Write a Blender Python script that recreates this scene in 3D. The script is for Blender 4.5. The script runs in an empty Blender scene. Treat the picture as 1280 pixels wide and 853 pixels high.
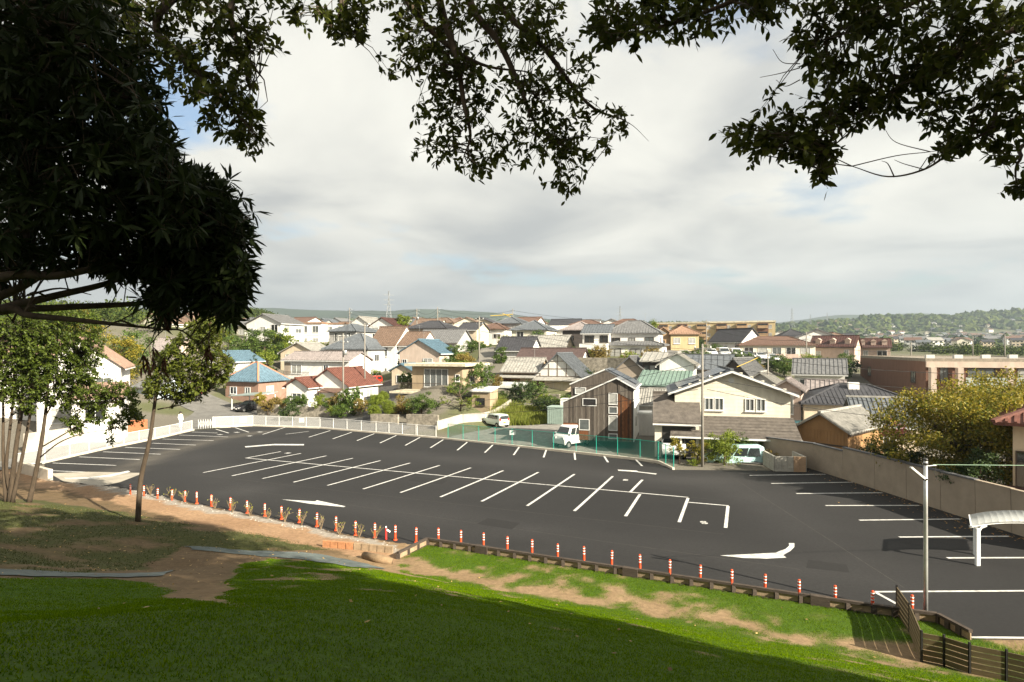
import bpy, math, random
import numpy as np
from mathutils import Vector, Matrix

# ------------------------------------------------------------------ camera, sky, sun, exposure
scene = bpy.context.scene
col = scene.collection
R = math.radians
CAMZ = 9.0
F = 720.0            # focal length in photograph pixels (1280 wide), level camera with a small vertical shift
HV = 436.0           # row of eye level

cam = bpy.data.cameras.new('camera')
cam.lens = 36.0 * F / 1280.0
cam.sensor_width = 36.0
cam.shift_y = (HV - 426.5) / 1280.0
cam.clip_start = 0.05
cam.clip_end = 30000
camo = bpy.data.objects.new('camera', cam)
camo.location = (0, 0, CAMZ)
camo.rotation_euler = (R(90), 0, 0)
col.objects.link(camo)
scene.camera = camo

SUN_AZ = math.atan2(-0.64, 0.77)      # where the sun stands, seen from above (x right, y away)
SUN_EL = R(29)
SUN_DIR = Vector((math.cos(SUN_AZ) * math.cos(SUN_EL), math.sin(SUN_AZ) * math.cos(SUN_EL), math.sin(SUN_EL)))
sl = bpy.data.lights.new('sun', 'SUN')
sl.energy = 5.0
sl.angle = R(0.53)
sl.color = (1.0, 0.91, 0.75)
so = bpy.data.objects.new('sun', sl)
so.rotation_euler = (-SUN_DIR).to_track_quat('-Z', 'Y').to_euler()
so.location = (60, -50, 60)
col.objects.link(so)

world = bpy.data.worlds.new('World')
scene.world = world
world.use_nodes = True
wn = world.node_tree
wn.nodes.clear()
def N(tree, typ, **kw):
    n = tree.nodes.new(typ)
    for k, v in kw.items():
        setattr(n, k, v)
    return n
wo = N(wn, 'ShaderNodeOutputWorld')
bg_sky = N(wn, 'ShaderNodeBackground'); bg_sky.inputs[1].default_value = 0.055
bg_cloud = N(wn, 'ShaderNodeBackground')
sky = N(wn, 'ShaderNodeTexSky', sky_type='NISHITA', sun_disc=False)
sky.sun_elevation = SUN_EL
sky.sun_rotation = math.pi / 2 - SUN_AZ
sky.air_density = 1.2; sky.dust_density = 1.0; sky.ozone_density = 2.0
wn.links.new(sky.outputs[0], bg_sky.inputs[0])
tc = N(wn, 'ShaderNodeTexCoord')
sep = N(wn, 'ShaderNodeSeparateXYZ'); wn.links.new(tc.outputs['Generated'], sep.inputs[0])
# project the direction on a cloud deck so that the clouds flatten towards the horizon
mz = N(wn, 'ShaderNodeMath', operation='MAXIMUM'); wn.links.new(sep.outputs[2], mz.inputs[0]); mz.inputs[1].default_value = 0.0
az = N(wn, 'ShaderNodeMath', operation='ADD'); wn.links.new(mz.outputs[0], az.inputs[0]); az.inputs[1].default_value = 0.13
dx = N(wn, 'ShaderNodeMath', operation='DIVIDE'); wn.links.new(sep.outputs[0], dx.inputs[0]); wn.links.new(az.outputs[0], dx.inputs[1])
dy = N(wn, 'ShaderNodeMath', operation='DIVIDE'); wn.links.new(sep.outputs[1], dy.inputs[0]); wn.links.new(az.outputs[0], dy.inputs[1])
cmb = N(wn, 'ShaderNodeCombineXYZ'); wn.links.new(dx.outputs[0], cmb.inputs[0]); wn.links.new(dy.outputs[0], cmb.inputs[1]); cmb.inputs[2].default_value = 3.7
n1 = N(wn, 'ShaderNodeTexNoise'); n1.inputs['Scale'].default_value = 0.85; n1.inputs['Detail'].default_value = 8; n1.inputs['Roughness'].default_value = 0.55
n2 = N(wn, 'ShaderNodeTexNoise'); n2.inputs['Scale'].default_value = 1.1; n2.inputs['Detail'].default_value = 7; n2.inputs['Roughness'].default_value = 0.5; n2.inputs['Distortion'].default_value = 0.4
mp = N(wn, 'ShaderNodeMapping'); mp.inputs['Location'].default_value = (16.1, 6.85, 0)
mp1 = N(wn, 'ShaderNodeMapping'); mp1.inputs['Location'].default_value = (16.44, 3.72, 6.0)
wn.links.new(cmb.outputs[0], mp1.inputs[0]); wn.links.new(mp1.outputs[0], n1.inputs['Vector']); wn.links.new(cmb.outputs[0], mp.inputs[0]); wn.links.new(mp.outputs[0], n2.inputs['Vector'])
cover = N(wn, 'ShaderNodeValToRGB')       # how much cloud covers the blue
cover.color_ramp.elements[0].position = 0.30; cover.color_ramp.elements[0].color = (0.1, 0.1, 0.1, 1)
cover.color_ramp.elements[1].position = 0.42; cover.color_ramp.elements[1].color = (1, 1, 1, 1)
wn.links.new(n1.outputs[0], cover.inputs[0])
shade = N(wn, 'ShaderNodeValToRGB')       # grey undersides and bright tops
e = shade.color_ramp.elements
e[0].position = 0.30; e[0].color = (0.188, 0.192, 0.189, 1)
e[1].position = 0.72; e[1].color = (0.372, 0.362, 0.325, 1)
m_ = e.new(0.5); m_.color = (0.288, 0.284, 0.262, 1)
wn.links.new(n2.outputs[0], shade.inputs[0])
# towards the horizon the deck greys out into a blue-grey band of distant air
hz = N(wn, 'ShaderNodeMapRange'); wn.links.new(sep.outputs[2], hz.inputs[0])
hz.inputs[1].default_value = 0.0; hz.inputs[2].default_value = 0.22; hz.inputs[3].default_value = 1.0; hz.inputs[4].default_value = 0.0
hp = N(wn, 'ShaderNodeMath', operation='POWER'); wn.links.new(hz.outputs[0], hp.inputs[0]); hp.inputs[1].default_value = 1.7
hmix = N(wn, 'ShaderNodeMix', data_type='RGBA'); wn.links.new(hp.outputs[0], hmix.inputs[0])
wn.links.new(shade.outputs[0], hmix.inputs[6]); hmix.inputs[7].default_value = (0.215, 0.233, 0.242, 1)
wn.links.new(hmix.outputs[2], bg_cloud.inputs[0])
cmax = N(wn, 'ShaderNodeMath', operation='MAXIMUM'); wn.links.new(cover.outputs[0], cmax.inputs[0]); wn.links.new(hp.outputs[0], cmax.inputs[1])
mx = N(wn, 'ShaderNodeMixShader'); wn.links.new(cmax.outputs[0], mx.inputs[0])
wn.links.new(bg_sky.outputs[0], mx.inputs[1]); wn.links.new(bg_cloud.outputs[0], mx.inputs[2]); wn.links.new(mx.outputs[0], wo.inputs[0])

vs = scene.view_settings
vs.view_transform = 'Standard'; vs.look = 'None'; vs.gamma = 1.0; vs.use_curve_mapping = False
vs.exposure = 1.65
scene.cycles.use_denoising = True
scene.cycles.max_bounces = 6
scene.cycles.diffuse_bounces = 3
scene.cycles.glossy_bounces = 3
scene.cycles.transparent_max_bounces = 10
scene.cycles.volume_bounces = 0
scene.cycles.sample_clamp_indirect = 4.0

# ------------------------------------------------------------------ helpers
rng = np.random.default_rng(7)
random.seed(7)
def W(u, v, Y):
    return Vector(((u - 640) / F * Y, Y, CAMZ + (HV - v) / F * Y))
LOTK = 7.14
def lotz(y): return CAMZ - LOTK - y * (455.5 - HV) / F
def lot(u, v, dz=0.0):
    """point of the (gently sloping) car park surface seen at this photo pixel"""
    Y = F * (LOTK - dz) / (v - 455.5)
    return Vector(((u - 640) / F * Y, Y, lotz(Y) + dz))

MATS = {}
def mat(name, c, rough=0.85, var=0.0, scale=3.0, bump=0.0, bscale=40.0, metal=0.0, spec=0.3, detail=5.0, c2=None, stretch=None):
    if name in MATS: return MATS[name]
    m = bpy.data.materials.new(name); m.use_nodes = True
    t = m.node_tree; b = t.nodes['Principled BSDF']
    b.inputs['Roughness'].default_value = rough; b.inputs['Metallic'].default_value = metal
    b.inputs['Specular IOR Level'].default_value = spec
    b.inputs['Base Color'].default_value = (*c, 1)
    if var or c2 or bump:
        tcn = N(t, 'ShaderNodeTexCoord'); mpn = N(t, 'ShaderNodeMapping'); t.links.new(tcn.outputs['Object'], mpn.inputs[0])
        if stretch: mpn.inputs['Scale'].default_value = stretch
    if var or c2:
        nz = N(t, 'ShaderNodeTexNoise'); nz.inputs['Scale'].default_value = scale; nz.inputs['Detail'].default_value = detail
        nz.inputs['Roughness'].default_value = 0.65
        t.links.new(mpn.outputs[0], nz.inputs['Vector'])
        rp = N(t, 'ShaderNodeValToRGB'); rp.color_ramp.elements[0].position = 0.3; rp.color_ramp.elements[1].position = 0.7
        a = tuple(max(0, x * (1 - var)) for x in c); d = c2 or tuple(min(1, x * (1 + var)) for x in c)
        rp.color_ramp.elements[0].color = (*a, 1); rp.color_ramp.elements[1].color = (*d, 1)
        t.links.new(nz.outputs[0], rp.inputs[0]); t.links.new(rp.outputs[0], b.inputs['Base Color'])
    if bump:
        nb = N(t, 'ShaderNodeTexNoise'); nb.inputs['Scale'].default_value = bscale; nb.inputs['Detail'].default_value = 3
        t.links.new(mpn.outputs[0], nb.inputs['Vector'])
        bp = N(t, 'ShaderNodeBump'); bp.inputs['Strength'].default_value = bump; bp.inputs['Distance'].default_value = 0.02
        t.links.new(nb.outputs[0], bp.inputs['Height']); t.links.new(bp.outputs[0], b.inputs['Normal'])
    MATS[name] = m
    return m
def leafmat(name, c, c2, trans=0.35, rough=0.55, spec=0.3):
    if name in MATS: return MATS[name]
    m = bpy.data.materials.new(name); m.use_nodes = True
    t = m.node_tree; b = t.nodes['Principled BSDF']; out = t.nodes['Material Output']
    g = N(t, 'ShaderNodeNewGeometry'); rp = N(t, 'ShaderNodeValToRGB')
    rp.color_ramp.elements[0].color = (*c, 1); rp.color_ramp.elements[1].color = (*c2, 1)
    t.links.new(g.outputs['Random Per Island'], rp.inputs[0]); t.links.new(rp.outputs[0], b.inputs['Base Color'])
    b.inputs['Roughness'].default_value = rough; b.inputs['Specular IOR Level'].default_value = spec
    tr = N(t, 'ShaderNodeBsdfTranslucent'); t.links.new(rp.outputs[0], tr.inputs[0])
    ms = N(t, 'ShaderNodeMixShader'); ms.inputs[0].default_value = trans
    t.links.new(b.outputs[0], ms.inputs[1]); t.links.new(tr.outputs[0], ms.inputs[2]); t.links.new(ms.outputs[0], out.inputs[0])
    MATS[name] = m
    return m
def meshmat(name, c, see):
    """fine woven wire: too thin to build wire by wire at this distance, so a see-through sheet"""
    if name in MATS: return MATS[name]
    m = bpy.data.materials.new(name); m.use_nodes = True
    t = m.node_tree; b = t.nodes['Principled BSDF']; out = t.nodes['Material Output']
    b.inputs['Base Color'].default_value = (*c, 1); b.inputs['Roughness'].default_value = 0.5
    tr = N(t, 'ShaderNodeBsdfTransparent'); ms = N(t, 'ShaderNodeMixShader'); ms.inputs[0].default_value = see
    t.links.new(b.outputs[0], ms.inputs[1]); t.links.new(tr.outputs[0], ms.inputs[2]); t.links.new(ms.outputs[0], out.inputs[0])
    MATS[name] = m
    return m

def tag(o, label=None, cat=None, group=None, kind=None):
    if label: o['label'] = label
    if cat: o['category'] = cat
    if group: o['group'] = group
    if kind: o['kind'] = kind
    return o
def empty(name, loc=(0, 0, 0), rz=0.0, label=None, cat=None, group=None):
    o = bpy.data.objects.new(name, None); o.location = loc; o.rotation_euler = (0, 0, rz)
    o.empty_display_size = 0.2
    col.objects.link(o)
    return tag(o, label, cat, group)
def link_mesh(name, me, m, parent=None, loc=None, rot=None):
    o = bpy.data.objects.new(name, me)
    if m is not None and not me.materials: me.materials.append(m)
    if parent is not None: o.parent = parent
    if loc is not None: o.location = loc
    if rot is not None: o.rotation_euler = rot
    col.objects.link(o)
    return o
def copy_tree(o, parent=None):
    c = o.copy(); col.objects.link(c); c.parent = parent
    for ch in list(o.children): copy_tree(ch, c)
    return c
def np_mesh(name, V, faces, smooth=False):
    """V (n,3); faces: list of int arrays (k, nside)"""
    me = bpy.data.meshes.new(name)
    V = np.asarray(V, np.float32)
    me.vertices.add(len(V)); me.vertices.foreach_set('co', V.ravel())
    loops = np.concatenate([np.asarray(f, np.int32).ravel() for f in faces])
    tot = np.concatenate([np.full(len(f), np.asarray(f).shape[1], np.int32) for f in faces])
    start = np.concatenate([[0], np.cumsum(tot)[:-1]]).astype(np.int32)
    me.loops.add(len(loops)); me.loops.foreach_set('vertex_index', loops)
    me.polygons.add(len(tot)); me.polygons.foreach_set('loop_start', start); me.polygons.foreach_set('loop_total', tot)
    me.polygons.foreach_set('use_smooth', np.full(len(tot), smooth, bool))
    me.update(calc_edges=True); me.validate()
    return me

class MB:
    def __init__(self): self.v = []; self.f = []
    def add(self, vs, fs):
        k = len(self.v); self.v += [tuple(p) for p in vs]; self.f += [tuple(i + k for i in f) for f in fs]; return self
    def box(self, x0, y0, z0, x1, y1, z1):
        return self.add([(x0,y0,z0),(x1,y0,z0),(x1,y1,z0),(x0,y1,z0),(x0,y0,z1),(x1,y0,z1),(x1,y1,z1),(x0,y1,z1)],
            [(3,2,1,0),(4,5,6,7),(0,1,5,4),(1,2,6,5),(2,3,7,6),(3,0,4,7)])
    def bar(self, a, b, w, h, up=(0, 0, 1)):
        """box beam from a to b, w wide, h high, centred"""
        a = Vector(a); b = Vector(b); d = (b - a).normalized(); up = Vector(up)
        s = d.cross(up)
        if s.length < 1e-4: s = d.cross(Vector((1, 0, 0)))
        s.normalize(); t = s.cross(d).normalized()
        s = s * w / 2; t = t * h / 2
        P = [a - s - t, a + s - t, a + s + t, a - s + t, b - s - t, b + s - t, b + s + t, b - s + t]
        return self.add(P, [(0,1,2,3),(7,6,5,4),(0,4,5,1),(1,5,6,2),(2,6,7,3),(3,7,4,0)])
    def prism(self, poly, vec):
        """polygon (list of 3D points) pushed along vec"""
        n = len(poly); vec = Vector(vec); P = [Vector(p) for p in poly]
        Q = [p + vec for p in P]
        return self.add(P + Q, [tuple(range(n))[::-1], tuple(range(n, 2 * n))] + [(i, (i + 1) % n, n + (i + 1) % n, n + i) for i in range(n)])
    def poly(self, pts): return self.add(pts, [tuple(range(len(pts)))])
    def tube(self, pts, radii, n=6, cap=True):
        pts = [Vector(p) for p in pts]
        if not hasattr(radii, '__len__'): radii = [radii] * len(pts)
        k0 = len(self.v); prev = None
        for i, p in enumerate(pts):
            d = (pts[min(i + 1, len(pts) - 1)] - pts[max(i - 1, 0)])
            if d.length < 1e-9: d = Vector((0, 0, 1))
            d.normalize()
            if prev is None:
                s = d.cross(Vector((0, 0, 1)))
                if s.length < 1e-3: s = d.cross(Vector((0, 1, 0)))
            else:
                s = prev - d * prev.dot(d)
                if s.length < 1e-4: s = d.cross(Vector((0, 0, 1)))
            s.normalize(); prev = s; t = d.cross(s)
            for j in range(n):
                a = 2 * math.pi * j / n
                self.v.append(tuple(p + (s * math.cos(a) + t * math.sin(a)) * radii[i]))
        for i in range(len(pts) - 1):
            for j in range(n):
                a = k0 + i * n + j; b = k0 + i * n + (j + 1) % n
                self.f.append((a, b, b + n, a + n))
        if cap:
            self.f.append(tuple(k0 + j for j in range(n))[::-1]); self.f.append(tuple(k0 + (len(pts) - 1) * n + j for j in range(n)))
        return self
    def lathe(self, prof, n=12, c=(0, 0, 0)):
        return self.tube([(c[0], c[1], c[2] + z) for r, z in prof], [r for r, z in prof], n)
    def mesh(self, name, smooth=False):
        me = bpy.data.meshes.new(name); me.from_pydata(self.v, [], self.f)
        if smooth: me.polygons.foreach_set('use_smooth', [True] * len(me.polygons))
        me.update(); return me
    def build(self, name, m, parent=None, smooth=False, loc=None, rot=None):
        return link_mesh(name, self.mesh(name, smooth), m, parent, loc, rot)

def bevel(o, w=0.02, seg=2):
    b = o.modifiers.new('bevel', 'BEVEL'); b.width = w; b.segments = seg; b.limit_method = 'ANGLE'; return o

def inpoly(px, py, poly):
    px = np.asarray(px); py = np.asarray(py); r = np.zeros(px.shape, bool)
    n = len(poly); j = n - 1
    for i in range(n):
        xi, yi = poly[i]; xj, yj = poly[j]
        c = ((yi > py) != (yj > py)) & (px < (xj - xi) * (py - yi) / ((yj - yi) if yj != yi else 1e-12) + xi)
        r ^= c; j = i
    return r
def vnoise(x, y, s, seed=0):
    """smooth value noise, numpy"""
    x = np.asarray(x, float) / s; y = np.asarray(y, float) / s
    xi = np.floor(x).astype(np.int64); yi = np.floor(y).astype(np.int64); fx = x - xi; fy = y - yi
    fx = fx * fx * (3 - 2 * fx); fy = fy * fy * (3 - 2 * fy)
    def h(a, b):
        k = (a * 374761393 + b * 668265263 + seed * 974711) & 0x7fffffff
        k = ((k ^ (k >> 13)) * 1274126177) & 0x7fffffff
        return ((k ^ (k >> 16)) & 0xffff) / 65535.0
    return (h(xi, yi) * (1 - fx) + h(xi + 1, yi) * fx) * (1 - fy) + (h(xi, yi + 1) * (1 - fx) + h(xi + 1, yi + 1) * fx) * fy
def fbm(x, y, s, seed=0, o=4):
    r = 0; a = 0.5; t = 0
    for k in range(o): r = r + a * vnoise(x, y, s / 2 ** k, seed + k * 17); t += a; a *= 0.55
    return r / t
def sstep(a, b, x):
    t = np.clip((np.asarray(x, float) - a) / (b - a), 0, 1); return t * t * (3 - 2 * t)
# ------------------------------------------------------------------ terrain
def lp(u, v): p = lot(u, v); return (p.x, p.y)
TIMBER = [lp(534, 684), lp(1090, 771), lp(1172, 783)]
NEAR_EDGE = [lp(60, 601), lp(150, 609), lp(240, 630), lp(330, 647), lp(440, 671), lp(500, 681)]
LOT_POLY = NEAR_EDGE + TIMBER + [lp(1212, 803), (21.2, 14.6), (21.2, 24.2), (20.4, 39.6), lp(968, 588.5), lp(842, 587.5), lp(832, 583), lp(800, 576.5),
            lp(545, 547.5), lp(470, 541), lp(400, 535.2), lp(316, 532.3), lp(245, 538), lp(174, 553), lp(134, 561), lp(87, 571.5), lp(56, 579)]
CTRL = [  # x, y, height: the town climbs behind the car park
    (-34,38,.8),(-36,50,.5),(-36,62,.2),(-31,70,0),(-20,68,0),(-8,58,.2),(0,52,.4),(10,44,.6),(18,40,.7),(22,38,.8),(22,30,1.0),(22,22,1.2),(22,14,1.4),
    (-42,45,.9),(-60,45,3),(-70,60,6),(-48,70,.6),(-60,80,4),(-90,100,12),(-38,85,.2),(-30,84,.3),(-21,80,.6),(-45,110,5),(-75,120,14),
    (-28,96,1.6),(-30,120,6),(-22,112,5),(-35,150,10.2),(-55,150,11),(-15,72,2.2),(-9,73,3.9),(-6,66,1.0),(-16,66,.3),(-12,64,.3),(-8.5,61.5,.3),(-15.5,69.5,1.4),(-10,69,1.7),(-11,66,.7),(-12,92,4.8),(-5,84,4.7),(-4,112,9),(-14,130,9),
    (0,64,.1),(-2,68,0),(2,69,.2),(-4.5,65,.2),(6,60,.3),(4,74,2.4),(10,78,2.6),(8,90,5),(2,100,7.2),(18,86,4.2),(20,98,7.4),(28,104,7.8),(14,64,.4),(20,56,.5),(22,72,2.2),(30,84,4.0),
    (26,50,.5),(28,64,.6),(36,60,.2),(36,76,2.5),(36,92,6.0),(44,110,7.6),(30,130,9),(55,75,0),(60,95,2.5),(70,60,0),(52,125,7.5),(75,130,6.0),
    (40,36,.6),(32,26,1.2),(60,30,1),(-10,160,11),(30,180,11.5),(70,190,10),(110,150,5),(-80,200,15),(-30,230,14),(60,260,12.5),(160,250,8),
    (0,400,16),(200,400,9.5),(-250,400,30),(400,400,9),(0,800,26),(400,800,20),(900,800,22),(-600,800,60),(600,1300,40),(1400,1300,42),(0,1500,58),(-900,1800,110),
    (0,3000,110),(2000,3000,105),(-2500,3000,190),(3500,2500,100),(-3000,900,120),(3000,700,40),(-200,60,22),(250,60,3),(400,0,10),(-400,0,30),(0,-400,60),(600,-300,40),(-600,-300,60),(0,7000,240),(-6000,6000,320),(6000,6000,260)]
_C = np.array(CTRL, float)
def _kern(d): return np.sqrt(d * d + 4.0)
_K = _kern(np.linalg.norm(_C[:, None, :2] - _C[None, :, :2], axis=2))
_n = len(_C)
_A = np.zeros((_n + 1, _n + 1)); _A[:_n, :_n] = _K; _A[:_n, _n] = 1; _A[_n, :_n] = 1
_Wt = np.linalg.solve(_A, np.r_[_C[:, 2], 0])
HILLS = [  # x, y, height, radius x, radius y : wooded hills
    (690, 1330, 20, 120, 160), (900, 1420, 31, 150, 170), (1190, 1430, 38, 240, 180), (1480, 1500, 42, 260, 200), (420, 1500, 12, 200, 120),
    (150, 1500, 12, 260, 120), (-150, 1500, 10, 200, 120), (560, 1600, 14, 120, 120)]
def edge_s(x, y): return 19.3 - .421 * x - .907 * y
def soft(x, k=0.35): return np.logaddexp(0, x / k) * k
def ground_z(x, y, hills=True):
    x = np.asarray(x, float); y = np.asarray(y, float); shp = x.shape
    x = x.ravel(); y = y.ravel()
    z = np.empty(len(x))
    for a in range(0, len(x), 20000):
        d = np.hypot(x[a:a+20000, None] - _C[None, :, 0], y[a:a+20000, None] - _C[None, :, 1])
        z[a:a+20000] = _kern(d) @ _Wt[:_n] + _Wt[_n]
    s = edge_s(x, y)
    plane = lotz(np.clip(y, -5, 45))
    pc = .10 + .385 * soft(s - 3.3)
    pl = .06 + .20 * soft(s - 1.8, .5) + .14 * soft(s - 9.0, .8)
    # a shallow hollow in the left bank, as the photograph shows
    pl = pl + (fbm(x, y, 5.0, 3) - .5) * .5 * sstep(2, 5, s) - .35 * np.exp(-((x + 12) ** 2 + (y - 17) ** 2) / 9.0)
    wl = 1 - sstep(-9.0, -1.5, x)
    p = pc * (1 - wl) + pl * wl
    p = np.where(p > 6.2, 6.2 + (1 - np.exp(-(p - 6.2) / 2.5)) * 2.5, p)
    p = p + (fbm(x, y, 1.3, 9) - .5) * .07 * sstep(.4, 2.0, s)
    near = plane + p
    w = sstep(-3.0, -.3, s) * (1 - sstep(24, 34, x)) * (1 - sstep(34, 44, -x))
    z = z * (1 - w) + near * w
    ins = inpoly(x, y, LOT_POLY)
    z = np.where(ins, lotz(y) - .07, z)
    if hills:
        for hx, hy, hh, rx, ry in HILLS: z = z + hh * np.exp(-((x - hx) / rx) ** 2 - ((y - hy) / ry) ** 2)
    return z.reshape(shp)
def gz(x, y): return float(ground_z(np.array([x]), np.array([y]))[0])
def gpix(u, v, y0=2.0, y1=60.0):
    """first point of the ground seen at a photo pixel"""
    ys = np.linspace(y0, y1, 600); xs = (u - 640) / F * ys; zs = CAMZ + (HV - v) / F * ys
    k = np.argmax(zs < ground_z(xs, ys)); y = ys[k]
    return (float(xs[k]), float(y))
def zone(px): return [gpix(u, v) for u, v in px]
LUSH = zone([(-80,722),(60,722),(180,729),(238,747),(272,760),(284,735),(296,708),(330,699),(400,704),(480,715)]) + zone([(640,743),(800,777),(1000,818),(1130,838)]) + [(12.5, 13.0), (14, 4), (12, -8), (-40, -8), (-34, 14)]
MOSS = zone([(-60,622),(60,626),(150,640),(230,655),(330,668),(420,688),(330,690),(230,685),(200,700),(100,718),(-60,712)])
PATH = zone([(-40,572),(55,590),(90,603),(200,626),(330,648),(440,672),(496,690),(490,706),(440,695),(400,685),(250,655),(100,618),(-40,592)])
GRAV = zone([(60,600),(150,609),(240,630),(330,647),(440,671),(500,681),(500,692),(440,676),(330,654),(200,628)])

def axis(parts):
    out = []
    for a, b, st in parts: out += list(np.arange(a, b, st))
    return np.array(out)
xs = np.r_[-np.geomspace(60, 9000, 46)[::-1], axis([(-59, -27, 1.0), (-27, 14, .17), (14, 40, .6), (40, 90, 1.6)]), np.geomspace(90, 9000, 46)]
ys = np.r_[-np.geomspace(12, 900, 16)[::-1], axis([(-11, 3, .6), (3, 31, .17), (31, 50, .5), (50, 130, 1.5)]), np.geomspace(130, 1100, 40), axis([(1120, 1800, 22)]), np.geomspace(1810, 9000, 22)]
GX, GY = np.meshgrid(xs, ys)
GZ = ground_z(GX, GY)
nx, ny = len(xs), len(ys)
idx = np.arange(nx * ny).reshape(ny, nx)
faces = np.stack([idx[:-1, :-1], idx[:-1, 1:], idx[1:, 1:], idx[1:, :-1]], -1).reshape(-1, 4)
gme = np_mesh('ground', np.stack([GX, GY, GZ], -1).reshape(-1, 3), [faces], True)
fx, fy = GX.ravel(), GY.ravel()
fs = edge_s(fx, fy)
def mixc(a, b, t): t = np.asarray(t)[:, None]; return a * (1 - t) + b * t
C0 = np.tile(np.array([.135, .122, .098]), (len(fx), 1))
far = sstep(60, 400, np.hypot(fx, fy))
C0 = mixc(C0, np.array([.085, .095, .045]), far * (.4 + .6 * fbm(fx, fy, 90, 5)))                       # verdure between the far houses
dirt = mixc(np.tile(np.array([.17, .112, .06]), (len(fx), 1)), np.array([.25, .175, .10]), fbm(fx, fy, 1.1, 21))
dirt = dirt * (1 - .42 * (1 - sstep(-8, -4, fx)))[:, None]  # left bank: dark soil, with the shade there also put into its colour
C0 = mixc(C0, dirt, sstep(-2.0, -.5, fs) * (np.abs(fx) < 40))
yard = sstep(.48, .62, fbm(fx, fy, 14, 71)) * (fy > 58) * (fs < -6)
C0 = mixc(C0, np.array([.075, .085, .03]), yard * .8)
jx = fx + (fbm(fx, fy, 1.2, 31) - .5) * 1.0; jy = fy + (fbm(fx, fy, 1.2, 37) - .5) * 1.0
leafy = mixc(np.tile(np.array([.085, .06, .03]), (len(fx), 1)), np.array([.15, .10, .055]), fbm(fx, fy, .6, 23))
m = (inpoly(jx, jy, zone([(-60,600),(60,612),(200,640),(330,664),(420,684),(480,700),(400,692),(330,668),(200,660),(60,640),(-60,640)]))).astype(float)
C0 = mixc(C0, leafy, m)
mMOSS = inpoly(jx, jy, MOSS) * sstep(.22, .5, fbm(fx, fy, 1.4, 41))
C0 = mixc(C0, np.array([.050, .058, .016]), mMOSS * .9)
mPATH = inpoly(jx, jy, PATH).astype(float)
C0 = mixc(C0, mixc(np.tile(np.array([.20, .118, .065]), (len(fx), 1)), np.array([.32, .21, .125]), fbm(fx, fy, 1.7, 43)), mPATH)
mGRAV = inpoly(jx, jy, GRAV).astype(float)
C0 = mixc(C0, np.array([.26, .235, .20]), mGRAV * .9)
def grass_mask(x, y):
    """how much turf grows here (0..1)"""
    s = edge_s(x, y)
    jx = x + (fbm(x, y, .9, 31) - .5) * .9; jy = y + (fbm(x, y, .9, 37) - .5) * .9
    lush = inpoly(jx, jy, LUSH).astype(float)
    bare = sstep(.60, .78, fbm(x, y, .9, 57, 5)) * sstep(2.5, 3.5, s) * (1 - sstep(10.0, 12.0, s))
    lush = lush * (1 - bare)
    bench = (inpoly(x, y, BENCH)).astype(float)
    patch = sstep(.36, .62, fbm(x, y, .8, 61, 5) + .10 * sstep(1.9, .3, s) - .20 * np.exp(-((s - 2.6) / .6) ** 2) + .125)
    return np.maximum(lush, bench * patch * (1 - lush))
BENCH = [TIMBER[0], TIMBER[1], TIMBER[2], (13.2, 12.6), (10.5, 12.6)] + zone([(1000,820),(800,778),(640,745),(500,716)]) + zone([(500, 700)])
gm = grass_mask(fx, fy)
C0 = mixc(C0, np.array([.038, .082, .003]), gm * .95)
att = gme.color_attributes.new('tint', 'FLOAT_COLOR', 'POINT')
att.data.foreach_set('color', np.c_[C0, np.ones(len(fx))].astype(np.float32).ravel())
def attmat(name, rough=.95, fine=6.0, amp=.35, bump=.5, bdist=.03, bscale=14.0):
    m = bpy.data.materials.new(name); m.use_nodes = True; t = m.node_tree; b = t.nodes['Principled BSDF']
    b.inputs['Roughness'].default_value = rough; b.inputs['Specular IOR Level'].default_value = .15
    a = N(t, 'ShaderNodeAttribute', attribute_name='tint')
    tcn = N(t, 'ShaderNodeTexCoord')
    nz = N(t, 'ShaderNodeTexNoise'); nz.inputs['Scale'].default_value = fine; nz.inputs['Detail'].default_value = 8; nz.inputs['Roughness'].default_value = .75
    t.links.new(tcn.outputs['Object'], nz.inputs['Vector'])
    mr = N(t, 'ShaderNodeMapRange'); t.links.new(nz.outputs[0], mr.inputs[0]); mr.inputs[1].default_value = .3; mr.inputs[2].default_value = .7
    mr.inputs[3].default_value = 1 - amp; mr.inputs[4].default_value = 1 + amp
    mm = N(t, 'ShaderNodeVectorMath', operation='SCALE'); t.links.new(a.outputs[0], mm.inputs[0]); t.links.new(mr.outputs[0], mm.inputs[3])
    t.links.new(mm.outputs[0], b.inputs['Base Color'])
    nb = N(t, 'ShaderNodeTexNoise'); nb.inputs['Scale'].default_value = bscale; nb.inputs['Detail'].default_value = 6; t.links.new(tcn.outputs['Object'], nb.inputs['Vector'])
    bp = N(t, 'ShaderNodeBump'); bp.inputs['Strength'].default_value = bump; bp.inputs['Distance'].default_value = bdist
    t.links.new(nb.outputs[0], bp.inputs['Height']); t.links.new(bp.outputs[0], b.inputs['Normal'])
    MATS[name] = m; return m
tag(link_mesh('ground', gme, attmat('ground_soil')), 'sloping ground with soil, path and turf, rising to the far hills', 'ground', kind='structure')

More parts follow.
